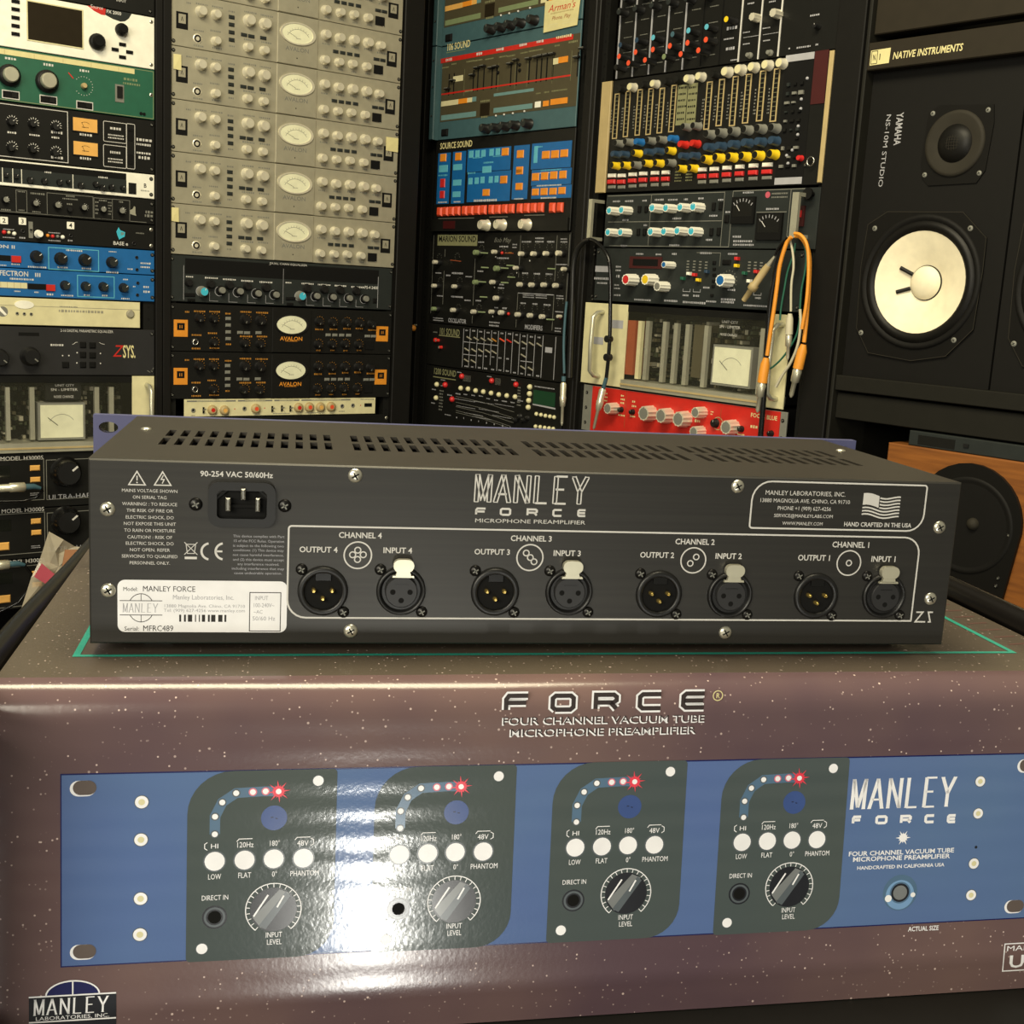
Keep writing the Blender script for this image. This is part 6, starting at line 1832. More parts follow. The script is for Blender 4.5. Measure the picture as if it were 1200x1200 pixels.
# fader mixer
U = Unit('mixer', 'R', (-29, 3, 486, 204), 'mixer with cream faders above rows of yellow, navy and red knobs', 'mixer', face='charcoal')
g = U.mb(); g.bevel_box(-29, 3.2, -3, 203, .02, 4, 1, 'beige'); U.part('left_cheek', g)
g = U.mb(); g.bevel_box(477, 6, 485.5, 203, .02, 4, 1, 'beige'); U.part('right_cheek', g)
for k, (u, v, r) in enumerate([(27.4,185.6,7.7),(54.4,186.3,7.7),(84.8,187.3,7.2),(110.9,186.8,7.5),(140.1,187.5,7.1),(167.1,189,7.4),(191.3,187.5,8),(217.8,188.9,7.9),(248.8,188.8,7.1),(276,191,8.8),(304.2,191.7,8.7),(331.8,192.7,8.6),(360.1,193.3,8.5),(388.4,193,8.4)]):
    mt = 'charcoal' if k in (0, 2, 4, 5, 8) else 'cream'
    U.knob(u, v, r * .95, 14, mt if mt == 'charcoal' else 'silver_knob', mt, 0, 90, 14, name='fader_knob', mark=None)
g = U.mb()
strips = [((7.6,180), (14,99.6), 1), ((37.7,182.4), (40.3,101.1), 1), ((68,182.5), (70.7,102), 1), ((96,181.9), (97.3,101.6), 1), ((124.2,180.2), (124.4,102.6), 1), ((151.4,182.5), (153.7,102.7), 1), ((233.3,180.5), (235.6,101.9), 1), ((259.9,182.3), (263.2,105.9), 1), ((289.3,184.1), (292.3,104), 1), ((317.2,184.9), (320.3,106.4), 1), ((346.7,187.2), (349.1,107.9), 1), ((374.7,187.8), (377.8,105.2), 1)]
for t, b, _ in strips:
    u = (t[0] + b[0]) / 2
    g.box(u - 6.6, b[1], u + 6.6, t[1], .02, .5, 'beige'); g.box(u - 4.0, b[1] + 2, u + 4.0, t[1] - 2, .5, .7, 'charcoal')
    v = b[1] + 6
    while v < t[1] - 5:
        g.cq(u, v, 4, 3.6, .8, 'dark'); g.line([(u - 4, v + 3.4), (u + 4, v + 3.4)], .6, .8, 'olive_text'); v += 7.2
    g.marks((u - 12, (t[1] + b[1]) / 2 - 8, 3.5, 40), .3, 'mid_grey', rows=8)
    U.part('level_strip', g); g = U.mb()
for a, b in (((171.3,180.7), (174.7,101.4)), ((194.3,181.2), (199.1,99.8))):
    u = (a[0] + b[0]) / 2
    g.box(u - 11, b[1] + 12, u + 11, a[1], .02, .4, 'olive_text')
    for i in range(7): g.marks((u, b[1] + 22 + i * 10.5, 17, 4), .5, 'charcoal')
U.part('scale_plate', g)
rows = [([(31.4,89.6),(56.9,90.5),(84,88.9),(112.5,89.6),(139.4,89.9),(166.9,89.8),(196,107.8),(218.8,107.8),(250.3,92.4),(276.1,93.3),(303.2,93.8),(331.2,94.4),(359.2,94.4),(387.9,93.5)], 'ggbgggGgggggggg'),
        ([(26.3,70.4),(47.7,69.3),(80.4,69.6),(110.2,70),(134.5,70.3),(162.7,70),(192,78.8),(219.5,78.7),(251.7,70.8),(277.1,71.2),(305.6,72.5),(333.6,73.4),(361.1,73.6),(389.4,73.7)], 'nnynnyrrnnnnnn'),
        ([(26.6,50.4),(54.3,49.7),(80.8,49.3),(108.3,50.8),(136.7,49.9),(164.9,49.4),(195.1,59.1),(220.7,58.6),(249,51.1),(274.8,52.8),(303.7,52.5),(331.4,52.2),(359.5,52.6),(389.6,52.9)], 'yygyygnnyyyyyy'),
        ([(192.2,38.2),(218.9,37.9)], 'yy')]
mm = {'g': 'mid_grey', 'G': 'mid_grey', 'b': 'blue', 'n': 'navy', 'y': 'yellow', 'r': 'red'}
for pts, cs in rows:
    for i, (u, v) in enumerate(pts):
        c = cs[i]
        if pts is rows[0][0] and i == 5: c = 'b'
        big = u > 230
        U.knob(u, v, 7.6 if big else 6.6, 18, mm[c], mm[c] if c in 'nrb' else 'charcoal', 0, 90, 14, mark=None)
wb = [(12.4,33.7,20,6.8),(38.1,32.8,19.7,6.7),(66.5,33.8,19.3,6.6),(93.3,34.3,18.9,6.6),(122.4,34.4,18.6,6.5),(148.8,34.2,18.2,6.5),(234.5,35.7,18.1,6.6),(261.3,35.7,18.8,6.6),(289.4,36.4,18.4,6.5),(317,37,18,6.4),(345.8,37.6,18.5,6.4),(374.5,37.8,19.9,6.3)]
U.buttons(wb, 'white', 4)
U.buttons([(u + .3, v - 11.2, a, b * 1.15) for u, v, a, b in wb], 'led_red', 5)
U.buttons([(u + .3, v - 20.5, a, b * .9) for u, v, a, b in wb], 'mid_grey', 2)
g = U.mb()
for u, v in [(177.6,26.7),(203.5,26.9)]: g.marks((u, v, 15, 18), .3, 'olive_text', rows=4)
U.part('lettering', g)
x0 = (389.3,203.4)[0]; x1 = (445,206.3)[0]
g = U.mb(); g.box(x0 + 2, 14, x1 + 2, 196, .02, .6, 'dark')
rr = random.Random(12)
for i in range(10):
    for j_ in range(3):
        if rr.random() < .8: g.cbox(x0 + 14 + j_ * 13, 34 + i * 14, rr.uniform(4, 9), rr.uniform(2, 6), .6, 4, rr.choice(['charcoal', 'mid_grey', 'dark_grey', 'dark']))
U.part('circuit_board', g)
g = U.mb(); a = (448.1,126.2,475.3,205.7); g.box(a[0], a[1], a[2] - 1, a[3], .65, 1.2, 'red_dark'); U.part('red_board', g)
for rc in ((419.6,200.1,55.1,10.4), (418.9,11,53.7,10.7)):
    g = U.mb(); g.cbox(*rc, .65, 1.5, 'ink_grey'); U.part('label_strip', g)
for u, v in [(430.1,135.6),(430.8,121.1),(429,94.7),(429.6,81.7),(421.7,58.5),(411.5,50.6),(415.7,38.2),(437.8,166.3)]: U.at('button', led_mesh(2.6, 'ink_grey'), u, v, .6)
(u, v, r), = [(440.9,44.9,4.7)]
U.knob(u, v, r, 10, 'led_red', 'led_red', 0, 0, 12, mark=None)
(u, v), = [(463.8,38.6)]
m = U.mb()
for i in range(20):
    t0, t1 = 2 * pi * i / 20, 2 * pi * (i + 1) / 20
    m.tube([(u + 6.5 * cos(t0), v + 7 * sin(t0), 7), (u + 6.5 * cos(t1), v + 7 * sin(t1), 7)], 1.1, 'steel', 6)
m.tube([(u - 6.5, v, 7), (u - 14, v - 4, 2)], 1.1, 'steel', 6); m.box(u - 15, v - 6, u - 12, v - 3, 0, 3, 'steel'); U.part('key_ring', m)

# grey dynamics unit with two meters, blue tipped knobs, handles
U = Unit('dynamics_unit', 'R', (0, -96.5, 483, 0), 'grey dynamics unit with blue tipped knobs and two black meters', 'audio unit', face='dark_grey', w=0)
for u, v, r in [(33.6,-31.5,8.2),(65.6,-30.8,8.1),(142.8,-28.4,8.3),(175.9,-29,8.2),(209.7,-28.4,8.1),(239.7,-28.1,8.4),(34.4,-70.4,8.2),(67.3,-70.5,8.1),(143.2,-69.8,8.3),(175.3,-69.4,8.2),(207.1,-68.3,8.1),(240,-69.2,8.4)]: U.knob(u, v, r, 24, 'white', 'cyan', 1, 90, 9, mark='white')
g = U.mb()
def kl(a, b, hz=True):
    if hz: g.line([a, (b[0], a[1])], 1.2, .3, 'mid_grey')
    else: g.line([((a[0] + b[0]) / 2, a[1]), ((a[0] + b[0]) / 2, b[1])], 1.2, .3, 'mid_grey')
kl((4.1,-3), (287.2,-2.2)); kl((8.8,-50.3), (286.2,-47.2)); kl((16.2,-93.6), (306.5,-93.5))
for a, b in (((115.8,-2.4), (117.9,-93)), ((287.2,-2.2), (288.8,-92.5)), ((305,-1.9), (307.5,-93.5)), ((426.1,-1.6), (426.4,-80))): kl(a, b, False)
kl((306,-1.9), (459.3,-0.7)); kl((359.5,-37.3), (421.2,-36.3))
for rc in [(28.2,-13,20.5,3.7),(60.4,-13.2,20.1,3.7),(136.6,-12.4,21.3,3.6),(168.1,-13.1,19.7,3.5),(201,-13,9.6,3.5),(234.2,-12.2,9.4,3.4),(280.1,-15.5,11.1,3.4),(338,-5,21.3,3.3),(390.9,-32.3,23.3,3.3),(53.7,-47,13.1,3.7),(182.5,-45.4,19.6,3.5),(265.3,-41.7,15.4,3.4),(262.1,-82,15.4,3.4),(54.3,-93.4,16.7,3.3),(182,-91.7,25.1,3.5),(321.9,-76.6,16.7,3.7),(335,-84,39,3.7),(338.1,-89.9,44.8,3.7),(98.7,-13.2,8,3.6),(106.7,-56.7,8,3.6),(297,-36,8,3.4)]: g.marks(rc, .3, 'ink_grey')
u, v, a, b = (404.5,-11,33.1,8.6); g.marks((u, v, a, b), .3, 'mid_grey'); u, v, r = [(379.8,-9.7,5.1)][0]; g.disc(u, v, r, .35, 'pink', 12)
U.part('lettering', g)
U.buttons([(89.9,-28.3,6.9,11.3),(107.2,-28.6,6.9,11.2),(266.7,-26.5,7.1,12.9),(282.3,-26,7.1,12.8),(297.8,-47.3,9,12.8),(91.2,-68.8,7,12.2),(106.8,-68.8,6.9,12.1),(266.3,-69,7.2,13),(282.5,-68.3,7.1,12.9)], 'dark', 4)
for u, v, a, b in [(333.2,-33.9,48.6,43.6),(390.5,-60.5,52.3,42.9)]:
    g = U.mb(); g.cbox(u, v, a, b, 0, 5, 'dark'); g.cbox(u, v + b * .1, a * .84, b * .66, 5, 5.2, 'charcoal')
    for t in range(50, 131, 13):
        d = Vector((cos(radians(t)), sin(radians(t)))); c = Vector((u, v - b * .3)); g.line([c + d * b * .62, c + d * b * .74], 1.4, 5.4, 'ink_grey')
    g.line([(u - a * .12, v - b * .02), (u - a * .28, v + b * .2)], 1.4, 5.4, 'print_white'); U.part('meter', g)
g = U.mb(); g.cbox(*(451.3,-44.5,13.3,31.9), 0, 3, 'red_dark'); g.cbox(*(450,-41,7.1,10.6), 3, 4, 'led_red'); U.part('power_switch', g)
g = U.mb(); g.lathe(*(469.3,-11.1), [(4, 0), (4, 10), (9, 11), (9, 15)], 12, 'dark'); U.part('thumb_screw', g)
HL = [((-9.2,-10.7), (-8.2,-85.3)), ((460.3,-10.5), (461.6,-80.3))]
for (a, b), rad in zip(HL, (4.6, 6.2)):
    u = (a[0] + b[0]) / 2
    m = U.mb(); m.box(u - rad, b[1], u + rad, a[1], 26, 32, 'aluminium'); m.box(u - rad, a[1] - 6, u + rad, a[1], 0, 26, 'aluminium'); m.box(u - rad, b[1], u + rad, b[1] + 6, 0, 26, 'aluminium'); U.part('handle', m)

# dark delay / reverb unit with red and yellow knobs
U = Unit('delay_unit', 'R', (-17, -196, 466, -97.5), 'dark unit with red, yellow and blue capped knobs and small display', 'audio unit', face='dark_grey')
for (u, v, r), body, cap, st in zip([(91.7,-154.8,11),(140.6,-153.5,10.8),(183.6,-126.6,6.7),(171.6,-164.5,9.5),(315.9,-150.1,11.3)], ['white', 'yellow', 'white', 'white', 'white'], ['led_red', 'yellow', 'blue', 'mid_grey', 'blue'], (1, 1, 1, 1, 1)):
    U.knob(u, v, r, 26, 'white', cap, st, 90, 10, mark=None)
for (u, v), mt in zip([(224.8,-140.2),(237.7,-141.8),(265.3,-135.8),(247.7,-150.5),(211.3,-148.8),(329.8,-112.9),(330.2,-124.5),(348.7,-136.5),(373.3,-133.3),(360.3,-149.2)], ('white', 'led_red', 'navy', 'yellow', 'green', 'led_red', 'yellow', 'green', 'led_red', 'white')): U.at('button', button_mesh(7, 5.5, 8, mt), u, v)
g = U.mb(); g.cbox(*(114.2,-122.9,81.5,21.1), 0, 1.2, 'red_dark'); g.cbox(*(114.2,-122.9,63.1,12.2), 1.2, 1.4, 'dark'); U.part('display', g)
g = U.mb()
for rc in [(2,-136.7,38.5,11)]: g.cq(*rc, .3, 'ink_grey')
for rc in [(1.8,-154.5,41,4.6),(3.9,-162.9,27.3,3.4),(98.1,-107.7,19.7,3.3),(145.5,-108,14.6,3.2),(183.6,-106.7,12,3.6),(44.7,-135,13.3,10),(45.5,-149.1,9.6,5.8),(43.8,-168.4,13.3,9.2),(46.6,-183.8,16.9,3.3),(113.6,-189.9,42.7,3.7),(183.6,-188.7,33,3.6),(239,-189.5,52.9,3.9),(278.3,-185.9,23.6,3.5),(314.4,-181,30,3.8),(314.9,-185.6,30,3.8),(375.2,-189,50.6,3.3),(315.3,-105.1,17.9,3.4),(256.8,-104.3,25.9,3.5),(379.5,-176.1,13.3,3.3),(264.4,-162.8,14.5,3.5),(319.6,-164.8,14.9,3.4),(218.4,-177.7,15,3.5),(243,-177.6,14.7,3.5)]: g.marks(rc, .3, 'ink_grey')
for x, y in ((510, 400), (538, 400), (565, 400), (590, 402), (632, 405), (780, 405), (805, 405), (832, 408)):
    pass
for c in [(217.4,-118.8),(232.2,-118.6),(246,-119.1),(259.6,-119.7),(354.5,-118),(367,-118.2),(379.4,-118.7)]:
    for i in range(4): g.cq(c[0], c[1] - i * 5, 6, 2, .3, 'mid_grey')
for a, b in zip([(210.7,-166.2),(234.8,-166.1),(368.9,-167.2)], [(227.4,-171.1),(251.2,-171),(384.7,-171.5)]): g.line([a, (a[0], b[1]), (b[0], b[1]), (b[0], a[1])], .9, .3, 'ink_grey')
g.line([(235.9,-103.8), ((290,-103.2)[0], (235.9,-103.8)[1]), ((290,-103.2)[0], (292.6,-125.9)[1])], .9, .3, 'mid_grey')
ticks(g, *(312.9,-150.2), 16, 13, -40, 220, 2.5, .9, mat='mid_grey')
U.part('lettering', g)
U.buttons([(278.2,-120.5,7.1,6.1),(279.4,-130.8,6.1,4.6),(280,-140.8,6.1,4.6),(280.1,-151.1,6.1,4.6),(280.1,-160,6.1,4.6),(279.2,-175.5,6.2,4.6),(305.4,-119.3,18,8.3)], 'dark', 3)
for u, v in [(-23.9,-96),(-21.4,-102.4),(-22.6,-110),(-21.3,-187.6),(-19.4,-194)]: U.at('screw', screw_mesh(2.4), u, v)
U.screws('screw_black', 6)


def ex2(b, r):
    b().box(*(75.1,-328.5,95.2,-228.4), -45, -5, 'rust').build('side_block', r)
    for (u, v), mt in zip([(152.8,-273.6),(153.1,-292.5),(154.1,-312.6),(138.7,-275.8)], ('led_red', 'led_red', 'vu_orange', 'olive')):
        put('indicator_lamp', led_mesh(4, mt), r, (u - RC[0], v - RC[1], -30))
    b().box(*(231.9,-320.2,258.8,-227.2), -55, -14, 'olive').build('circuit_card', r)
    b().cbox(*(4.6,-271.1,26.3,13.7), .02, .4, 'ink_grey').build('tape_label', r)
    b().cbox(*(52,-237.4,31.4,15.1), .02, .4, 'ink_grey').build('tape_label', r)


RC = (-39, -354, 450, -200.5)
bars = [(u, a, mt, -335, v) for (u, v, a), mt in zip([(p[0], p[1], 9) for p in [(103.6,-228.3),(123.3,-227.3),(165.9,-226.2),(193.3,-227.5),(221.2,-228),(265.3,-227.5),(389,-225.3)]], ['cream'] + ['aluminium'] * 6)]
limiter('R', RC, 'limiter_unit', 'glass-fronted limiter with white meter and handles above the red unit', bars, (330.1,-293.1,79.8,61.4), ((76.9,-257)[0], (410.2,-236)[0]), 0, -338, ex2,
    (('UNIT CITY', (316.7,-218.8,36,4.6)), ('SN - LIMITER', (317.6,-227.2,46.1,4.6)), ('NOISE CHANGE', (316.1,-240.4,38.1,4.2))))

# red unit
U = Unit('preamp_unit', 'R', (-28, -446, 461, -357), 'red unit with grey knobs at the foot of the right rack', 'audio unit', face='mid_grey')
g = U.mb(); x0 = (-1.4,-359.8)[0]; x1 = (448.2,-359.8)[0]; g.box(x0, -445, x1, -358, .02, 1.5, 'red'); U.part('red_panel', g)
for u, v, r in [(65.7,-393.8,11.4),(159.6,-392.6,14.8),(202.6,-391.9,14.6),(244.6,-393.1,15.1),(283,-377.1,10.6),(283,-410.6,10.6),(354.3,-394.3,13.4)]: U.knob(u, v, r, 24, 'silver_knob', 'mid_grey', 1, 90, 11, mark='mid_grey')
(u, v, r), = [(312.5,-392.7,9.4)]
U.knob(u, v, r * .8, 8, 'black_plastic', 'black_plastic', 0, 90, 16, base=1.5); g = U.mb(); g.ring(u + 5, v, r * 1.15, 1.4, 1.7, 'beige', 24); U.part('scale_ring', g)
for u, v in [(81.2,-394.7),(111.3,-395.6),(370.8,-395.6),(433.7,-395.5)]: U.knob(u, v, 5, 8, 'black_plastic', 'charcoal', 0, 90, 12, base=1.5)
g = U.mb()
for rc in [(36.2,-375.7,8.7,17.2),(81.1,-375.4,8.4,16.9),(111.6,-380.7,8.2,12.6),(270.5,-393.9,12.6,4.8),(81.1,-405.4,15.6,3.4),(111,-404.1,13,3.4),(301.7,-376.3,5.1,6.3),(369.5,-405.5,14.7,3.1),(394.6,-388.9,11.5,5.3),(289.8,-353.7,155.1,1.2)]: g.marks(rc, 1.7, 'tape', rows=1)
a, b = (91.3,-357.3), (95.4,-427.4); g.line([(a[0], a[1]), (a[0], b[1])], 1.2, 1.7, 'rust'); a = (322.2,-366.1); g.line([(a[0], a[1]), (a[0], a[1] - 40)], 1.2, 1.7, 'rust')
g.text('FOCUS BLUE', (415,-369.6,55.6,6.8), 1.7, 'tape', True)
U.part('lettering', g)
for u in (-18, 453):
    for v in (-372, -401, -430): U.at('screw', screw_mesh(3.4), u, v)
m = Unit('blank_panel', 'R', (-28, -520, 461, -447), 'plain black panel below the red unit', 'panel', depth=30); m.screws('screw_black', 5)


# patch cords on the right rack
def cordthing(label, base, w, group=None):
    return thing('patch_cable', 'R', *base, w, label, 'cable', group)


def wlift(q, w):
    return [(a, b, w) for a, b in q]


b0 = (430,-355.3)
r = cordthing('orange patch cord whose plug hangs left over the red unit', b0, 38)
cord(wlift([(464.6,-79.5),(456.3,-89.7),(447.4,-123.3),(445.8,-154.4),(444.2,-185.7),(441.2,-227.8),(438.7,-266.8)], 0), 3.4, 'cable_orange', b0, 'cord', r)
plug(b0, r, (437.3,-270.5), (429.7,-360.1), 0, 'cable_orange', scale=1.25)
b0 = (492.5,-327.4)
r = cordthing('orange patch cord whose plug hangs at the right of the loop', b0, 34)
cord(wlift([(469,-77.9),(478.5,-79.2),(491.8,-91.9),(500.1,-112),(504.1,-152.4),(505.7,-199.9),(505.6,-241)], 0), 3.4, 'cable_orange', b0, 'cord', r)
plug(b0, r, (505.2,-244.5), (490.5,-329.3), 0, 'cable_orange', scale=1.25)
b0 = (502.7,-207.2)
r = cordthing('short orange cord looped over the right handle', b0, 44)
cord(wlift([(474.5,-74.5),(485.7,-76.6),(496.9,-85.9),(503.9,-102.5),(508.7,-135.9),(509.9,-179.7),(506.4,-220.6)], 0), 2.8, 'cable_orange', b0, 'cord', r)
b0 = (477,-270.9)
r = cordthing('white patch cord with a slim metal plug inside the loop', b0, 30)
cord(wlift([(455.3,-81.7),(463.7,-102.1),(468.3,-125.9),(467.3,-153.4),(471.3,-194.6)], 0), 2.0, 'cable_white', b0, 'cord', r)
plug(b0, r, (470,-198.1), (474,-271.1), 0, 'cable_white', scale=.95)
b0 = (456.5,-315)
r = cordthing('white cord that bends down to the glass fronted limiter', b0, 32)
cord(wlift([(490.3,-190.3),(494.1,-214.2),(492.7,-245.3),(482.4,-274),(467.6,-296.3),(457.5,-315.6)], 0), 2.4, 'cable_white', b0, 'cord', r)
b0 = (446.7,-209.6)
r = cordthing('dark green cord hanging at the left of the loop', b0, 24)
cord(wlift([(462.6,-88.1),(461.2,-105.2),(452.8,-132.8),(449.6,-160.6),(446.8,-188.6),(446.7,-209.6)], 0), 1.6, 'cable_green', b0, 'cord', r)
b0 = (428.5,-294.4)
r = cordthing('dark green cord hanging right and curling under the plugs', b0, 28)
cord(wlift([(477.6,-81.5),(488.9,-105.1),(489.6,-132.2),(486.2,-159.5),(486.9,-186.9),(488.1,-211),(483.3,-235.5),(465.1,-264.7),(445.3,-284),(429.2,-292.5)], 0), 1.6, 'cable_green', b0, 'cord', r)
b0 = (436.4,-398.2)
r = cordthing('thick black cord running down beside the orange plug', b0, 34)
cord(wlift([(454.7,-83.7),(444.4,-102.5),(437.1,-137.2),(432.7,-182.6),(433.1,-238.8),(434.4,-288.5),(436.7,-338.4),(437.5,-399.9)], 0), 4.6, 'black_gloss', b0, 'cord', r)
b0 = (383.9,-180.6)
r = cordthing('clear jack plug slanting across the dark unit on a black cord', b0, 40)
cord(wlift([(459.3,-79.7),(449.2,-89.2),(441.7,-99.5),(437.5,-108.1)], 0), 2.4, 'black_gloss', b0, 'cord', r)
A, B = Vector((*(436.8,-109.9), 0)), Vector((*(382.2,-181.4), 0)); d = B - A
MB(*b0).tube([A, A + d * .2], 3, 'silver', 10, [1.6, 4.2]).build('strain_relief', r)
MB(*b0).tube([A + d * .2, A + d * .3, A + d * .62, A + d * .64, A + d * .74, A + d * .76, B], 5, 'beige', 12, [5, 6.2, 6, 8, 8, 5, 4.2]).build('metal_plug', r)
b0 = (45.2,-435.5)
r = cordthing('black cord over the left handle with a metal plug before the red unit', b0, 34)
cord(wlift([(-2.3,-83.9),(16.1,-89.1),(38.1,-102.9),(53.5,-122.6),(60.2,-154.3),(64.6,-198.1),(69,-254.2),(69.5,-294.7),(67.7,-335.7)], 0), 3.6, 'black_gloss', b0, 'cord', r)
MB(*b0).lathe(*(66.5,-264.5), [(6.5, -6), (6.5, 6)], 12, 'black_plastic').build('cord_knot', r)
MB(*b0).lathe(*(68.1,-298.1), [(6.8, -6), (6.8, 6)], 12, 'black_plastic').build('cord_knot', r)
q = [(67.7,-335.7),(61.5,-356.8)]; MB(*b0).tube([(*q[0], 0), (*q[1], 0)], 3.8, 'cable_teal', 10).build('boot', r)
A, B = Vector((*(60.8,-356.1), 0)), Vector((*(42.8,-435.8), 0)); d = B - A
MB(*b0).tube([A, A + d * .05, A + d * .3, A + d * .32, A + d * .5, A + d * .55, A + d * .95, B], 6, 'latch_chrome', 12, [4, 7, 6.4, 7.4, 5.6, 3.4, 3.0, 1]).build('metal_plug', r)
b0 = (-51.5,-261.6)
r = cordthing('black cord hanging from the left handle into the gap between racks', b0, 30)
cord(wlift([(-5.3,-84.5),(-24.2,-90.2),(-41,-107.5),(-46.9,-136.4),(-44.7,-186),(-41.4,-261),(-38.5,-345.3)], 0), 5, 'black_plastic', b0, 'cord', r)

# ================================================================ speaker shelf
fz = -PLANES['R'][0].z * 1000
r = thing('speaker_shelf', 'R', 541, fz, 0, 'black shelf cabinet holding the studio speakers', 'shelf')
def sb(): return MB(541, fz)
sb().bevel_box(541, fz, 547, 700, -480, 4, 1.5, 'rack_wood').build('side_panel', r)
sb().bevel_box(1190, fz, 1205, 700, -480, 4, 1.5, 'rack_wood').build('side_panel', r)
sb().bevel_box(547.2, -312, 1189.8, -288.5, -480, 0, 1.2, 'rack_wood').build('shelf_board', r)
sb().bevel_box(547.2, -356, 1189.8, -316, -480, -8, 1.2, 'rack_wood').build('front_rail', r)
sb().bevel_box(547.2, fz + 40, 1189.8, fz + 60, -480, 0, 1.2, 'rack_wood').build('shelf_board', r)
sb().box(547.2, fz + 60.2, 1189.8, 699, -490, -481, 'dark').build('back_panel', r)
sb().bevel_box(547.2, 219, 1189.8, 420, -30, -6, 1.5, 'banner').build('top_fascia', r)
sb().bevel_box(547.2, 640, 1189.8, 660, -480, -32, 1.2, 'rack_wood').build('shelf_board', r)
sb().bevel_box(547.2, -680, 1189.8, -660, -480, 0, 1.2, 'rack_wood').build('shelf_board', r)

# flat instrument case lying on the speakers
r = thing('flat_case', 'R', 549, 166, -4, 'flat dark case with white lettering lying on top of the speaker', 'case')
def fb(): return MB(549, 166)
fb().bevel_box(547.4, 166.3, 960, 206, -260, 4, 1.5, 'banner').build('body', r, (0, 0, 4))
g = fb()
x0, y0, x1, y1 = (552.6,173.2,586.4,195.1)
g.poly([(x0, y0), (x1 - 1, y0 + .6), (x1, y1), (x0, y1 - .6)], 4.02, 4.3, 'tape')
g.line([(x0 + 2, y0 + 2), (x0 + 12, y0 + 2), (x0 + 12, y1 - 2), (x0 + 2, y1 - 2)], 1, 4.4, 'charcoal', True)
g.text('N', (x0 + 7, (y0 + y1) / 2, 5, 8.5), 4.4, 'charcoal', True); g.text('I', (x0 + 16.5, (y0 + y1) / 2, 2.5, 8.5), 4.4, 'charcoal', True)
u, v, a, b = (647.3,183.1,112,9.4)
g.text('NATIVE INSTRUMENTS', (u, v, a, b), 4.1, 'tape', True, slant=.12)
g.build('lettering', r, (0, 0, 4))


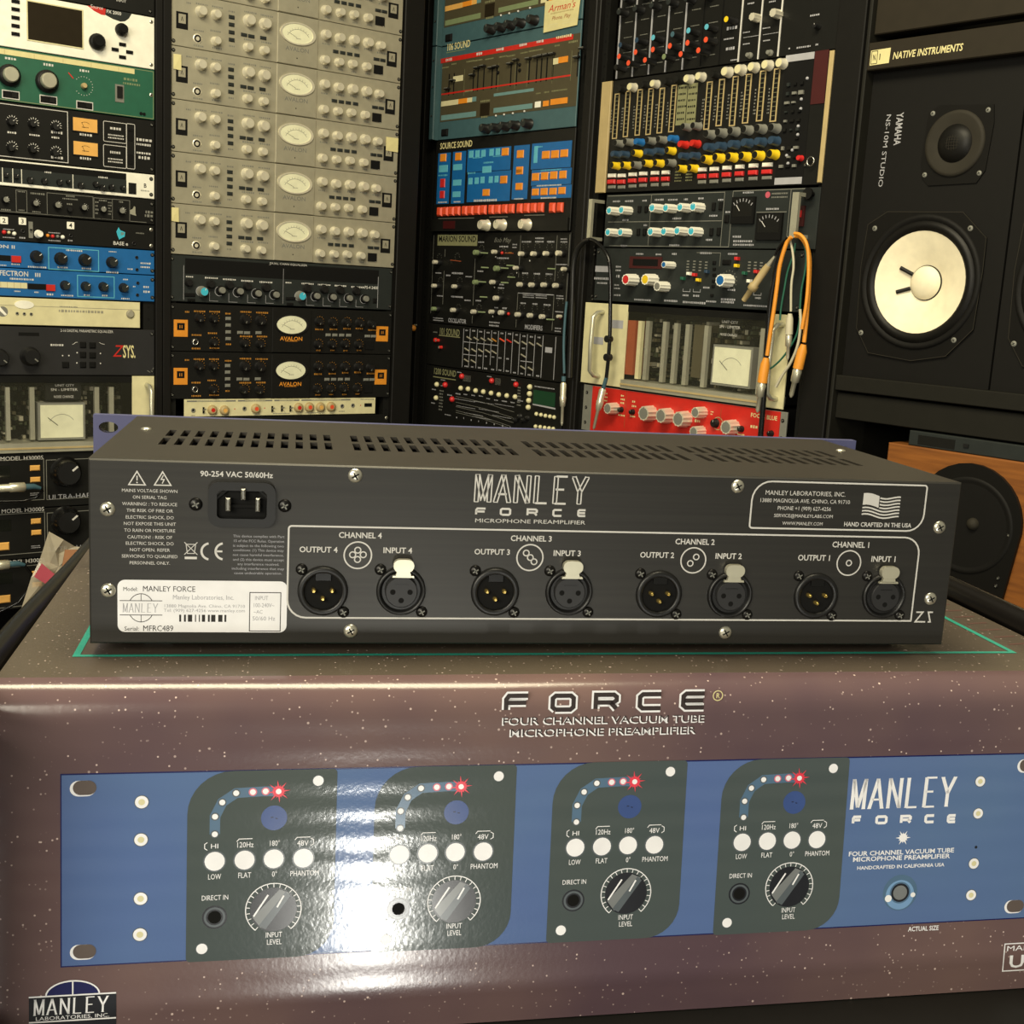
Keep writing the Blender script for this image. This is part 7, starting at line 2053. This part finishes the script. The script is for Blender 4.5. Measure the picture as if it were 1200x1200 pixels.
def speaker(u0, label):
    w0 = -16
    r = thing('studio_speaker', 'R', u0, -288.4, w0, label, 'speaker', 'studio speakers on the shelf')
    du = u0 - 546
    def b(): return MB(u0, -288.4)
    def pt(name, m_, par=None): return m_.build(name, par or r)
    SZ = 1.01
    # woofer
    cu, cv, cr = [(665.7,-141.4,74.9)][0]
    cu += du
    L_, R_ = u0 + 1.5, u0 + 247.5
    pt('cabinet', b().box(L_, -288.3, R_, 166, -250, -30, 'baffle'))
    g = b(); g.box(L_, cv + cr * 1.45, R_, 166, -29.9, 0, 'baffle'); g.holed([(L_, -288.3), (R_, -288.3), (R_, cv + cr * 1.45), (L_, cv + cr * 1.45)], (cu, cv), lambda t: cr * 1.15, -29.9, 0, 'baffle'); pt('baffle_board', g)
    g = b()
    oct_ = [(x + du, y) for x, y in [(599.7,-38.6),(723.9,-40.9),(764.1,-76.8),(764.9,-122.4),(761.1,-205),(723.1,-245.9),(667.4,-256.8),(592.2,-250.4),(566.7,-213.8),(563.1,-121.5),(567.8,-57.3)]]
    g.holed(oct_, (cu, cv), lambda t: cr * 1.15, .05, 3.5, 'rubber'); g.line(oct_, .9, 3.7, 'grille', True)
    wf = pt('woofer', g)
    g = b(); g.lathe(cu, cv, [(cr * 1.32, 3.5), (cr * 1.30, 6.5), (cr * 1.24, 7), (cr * 1.19, 4.4)], 48, 'baffle', cap=False); g.lathe(cu, cv, [(cr * 1.19, 4.4), (cr * 1.14, 8), (cr * 1.06, 8), (cr * 1.0, 3.6)], 48, 'rubber', cap=False)
    o = g.build('surround', wf)
    g = b()
    g.lathe(cu, cv, [(cr * 1.02, 3.9), (cr * .75, -3), (cr * .5, -11), (cr * .32, -17.5)], 56, 'cone', cap=False); cone = g.build('cone', wf)
    g = b(); R = cr * .335; g.lathe(cu, cv, [(R * 1.06, -17), (R, -14.8), (R * .99, -14.4)], 40, 'charcoal', cap=False); g.lathe(cu, cv, [(R, -15), (R * .9, -11), (R * .7, -7.6), (R * .45, -5.4), (R * .2, -4.3), (0.01, -4)], 40, 'cone'); g.build('dust_cap', wf)
    for a in (200, 152):
        c, s = cos(radians(a)), sin(radians(a))
        g = b(); g.tube([(cu + R * 1.02 * c, cv + R * 1.02 * s, -14), (cu + cr * .60 * c, cv + cr * .60 * s, -6.0)], 3.0, 'charcoal', 8); g.build('lead_wire', wf)
    for u, v in [(580.5,-63.2),(738,-63.7),(575.7,-220.9),(733.3,-222)]: put('screw', screw_mesh(4.2, 'mid_grey'), r, (u + du - u0, v + 288.4, 3.5))
    # tweeter
    tu, tv, tr = [(697.1,55.3,46.5)][0]
    tu += du
    g = b(); g.poly([(x + du, y) for x, y in [(665.9,110.4),(750.1,104.8),(753.4,80.3),(748.9,15.8),(737.6,-0.8),(662.1,-2.3),(649.8,9.5),(645.6,34.9),(649.6,99.8)]][::-1], .05, 2, 'rubber'); tw = pt('tweeter', g)
    g = b(); g.lathe(tu, tv, [(tr, 2), (tr * .98, 5), (tr * .88, 5.4), (tr * .62, 2.6), (tr * .58, 2.4)], 40, 'grille', cap=False); g.build('tweeter_ring', tw)
    g = b(); g.lathe(tu, tv, [(tr * .57, 2.3), (tr * .5, 6), (tr * .35, 9), (tr * .15, 10.6), (.01, 11)], 32, 'rubber')
    for k in range(-6, 7):
        x = k * tr * .085; h = math.sqrt(max(0, (tr * .55) ** 2 - x * x))
        zz = lambda q_: 2.6 + 9 * math.cos(min(1, math.hypot(x, q_) / (tr * .57)) * pi / 2)
        pts = [(tu + x, tv + h * t / 4, zz(h * t / 4)) for t in range(-4, 5)]
        g.tube(pts, .35, 'grille', 4)
        g.tube([(tu + (p[1] - tv), tv + (p[0] - tu), p[2]) for p in pts], .35, 'grille', 4)
    g.build('tweeter_dome', tw)
    for u, v in [(656.5,99.3),(742.5,97.8),(654.3,13.1),(740.5,12.5)]: put('screw', screw_mesh(3.8, 'mid_grey'), r, (u + du - u0, v + 288.4, 2))
    g = b()
    u, v, a, c_ = (600.9,81.7,11.5,46.2)
    g.text('YAMAHA', (u + du, v, c_, a * .95), .1, 'ink_grey', True, ang=-90)
    u, v, a, c_ = (580.8,51.3,9.3,106.7)
    g.text('NS-10M STUDIO', (u + du, v, c_, a * .8), .1, 'ink_grey', ang=-91)
    g.build('lettering', r)
    for u, v in [(656.3,81.2)]: g = b(); g.lathe(u + du, v, [(1.6, 0), (1.2, .8)], 8, 'print_white'); g.build('pin', r)
    return r


speaker(546, 'studio speaker with a bright cone and sideways lettering, standing fully in view')
speaker(546 + 249, 'studio speaker cut off by the right edge of the picture')
for u, v in [(681.3,147),(721.8,147.6)]:
    pass

# veneered loudspeaker on the lower shelf
x0, y1 = 653, -381.5
base = (x0, -659.8)
r = thing('wooden_speaker', 'R', *base, 0, 'orange veneered loudspeaker with a black driver behind the amplifier', 'speaker')
MB(*base).bevel_box(x0, -659.8, 1010, y1, -300, 0, 2, 'veneer').build('cabinet', r)
(du_, dv_, dr_), = [(797,-475.6,82.9)]
pl_ = [(du_ + dr_ * 1.0 * cos(radians(a)), dv_ + dr_ * sin(radians(a))) for a in range(-15, 196, 12)] + [(du_ - dr_ * .85, dv_ - dr_ * 1.6), (du_ + dr_ * .78, dv_ - dr_ * 1.55)]
MB(*base).poly(pl_, .05, 6, 'rubber').build('driver_plate', r)
(cu, cv, cr), = [(798.6,-482.5,70.3)]
g = MB(*base); g.lathe(cu, cv, [(cr, 6), (cr * .98, 8), (cr * .92, 7), (cr * .86, 6.2)], 48, 'baffle', cap=False); g.build('surround', r)
g = MB(*base); g.lathe(cu, cv, [(cr * .88, 6.3), (cr * .55, 6.15), (cr * .2, 6.1)], 48, 'baffle'); g.build('cone', r)
g = MB(*base); g.lathe(cu + 10, cv + 4, [(9, 6.2), (8.2, 10), (5.4, 12.6), (2, 14), (.01, 14.2)], 24, 'grille'); g.build('dust_cap', r)
for u, v in [(863.2,-484.6),(856.2,-548.2),(854.4,-559.9),(831.9,-579.7)]: put('screw', screw_mesh(3.2), r, (u - x0, v + 659.8, 6))

# grey slim unit lying on the veneered loudspeaker
r = thing('slim_unit', 'R', 684, -381.3, -4, 'grey slim device lying on top of the orange veneered loudspeaker', 'audio unit')
MB(684, -381.3).bevel_box(684, -381.3, 1005, -359, -200, 0, 1.5, 'dark_grey').build('case', r)
g = MB(684, -381.3); g.box(700, -378, 760, -364, .02, .5, 'charcoal'); g.cbox(778, -370, 8, 5, .02, 2, 'black_plastic'); g.build('display', r)
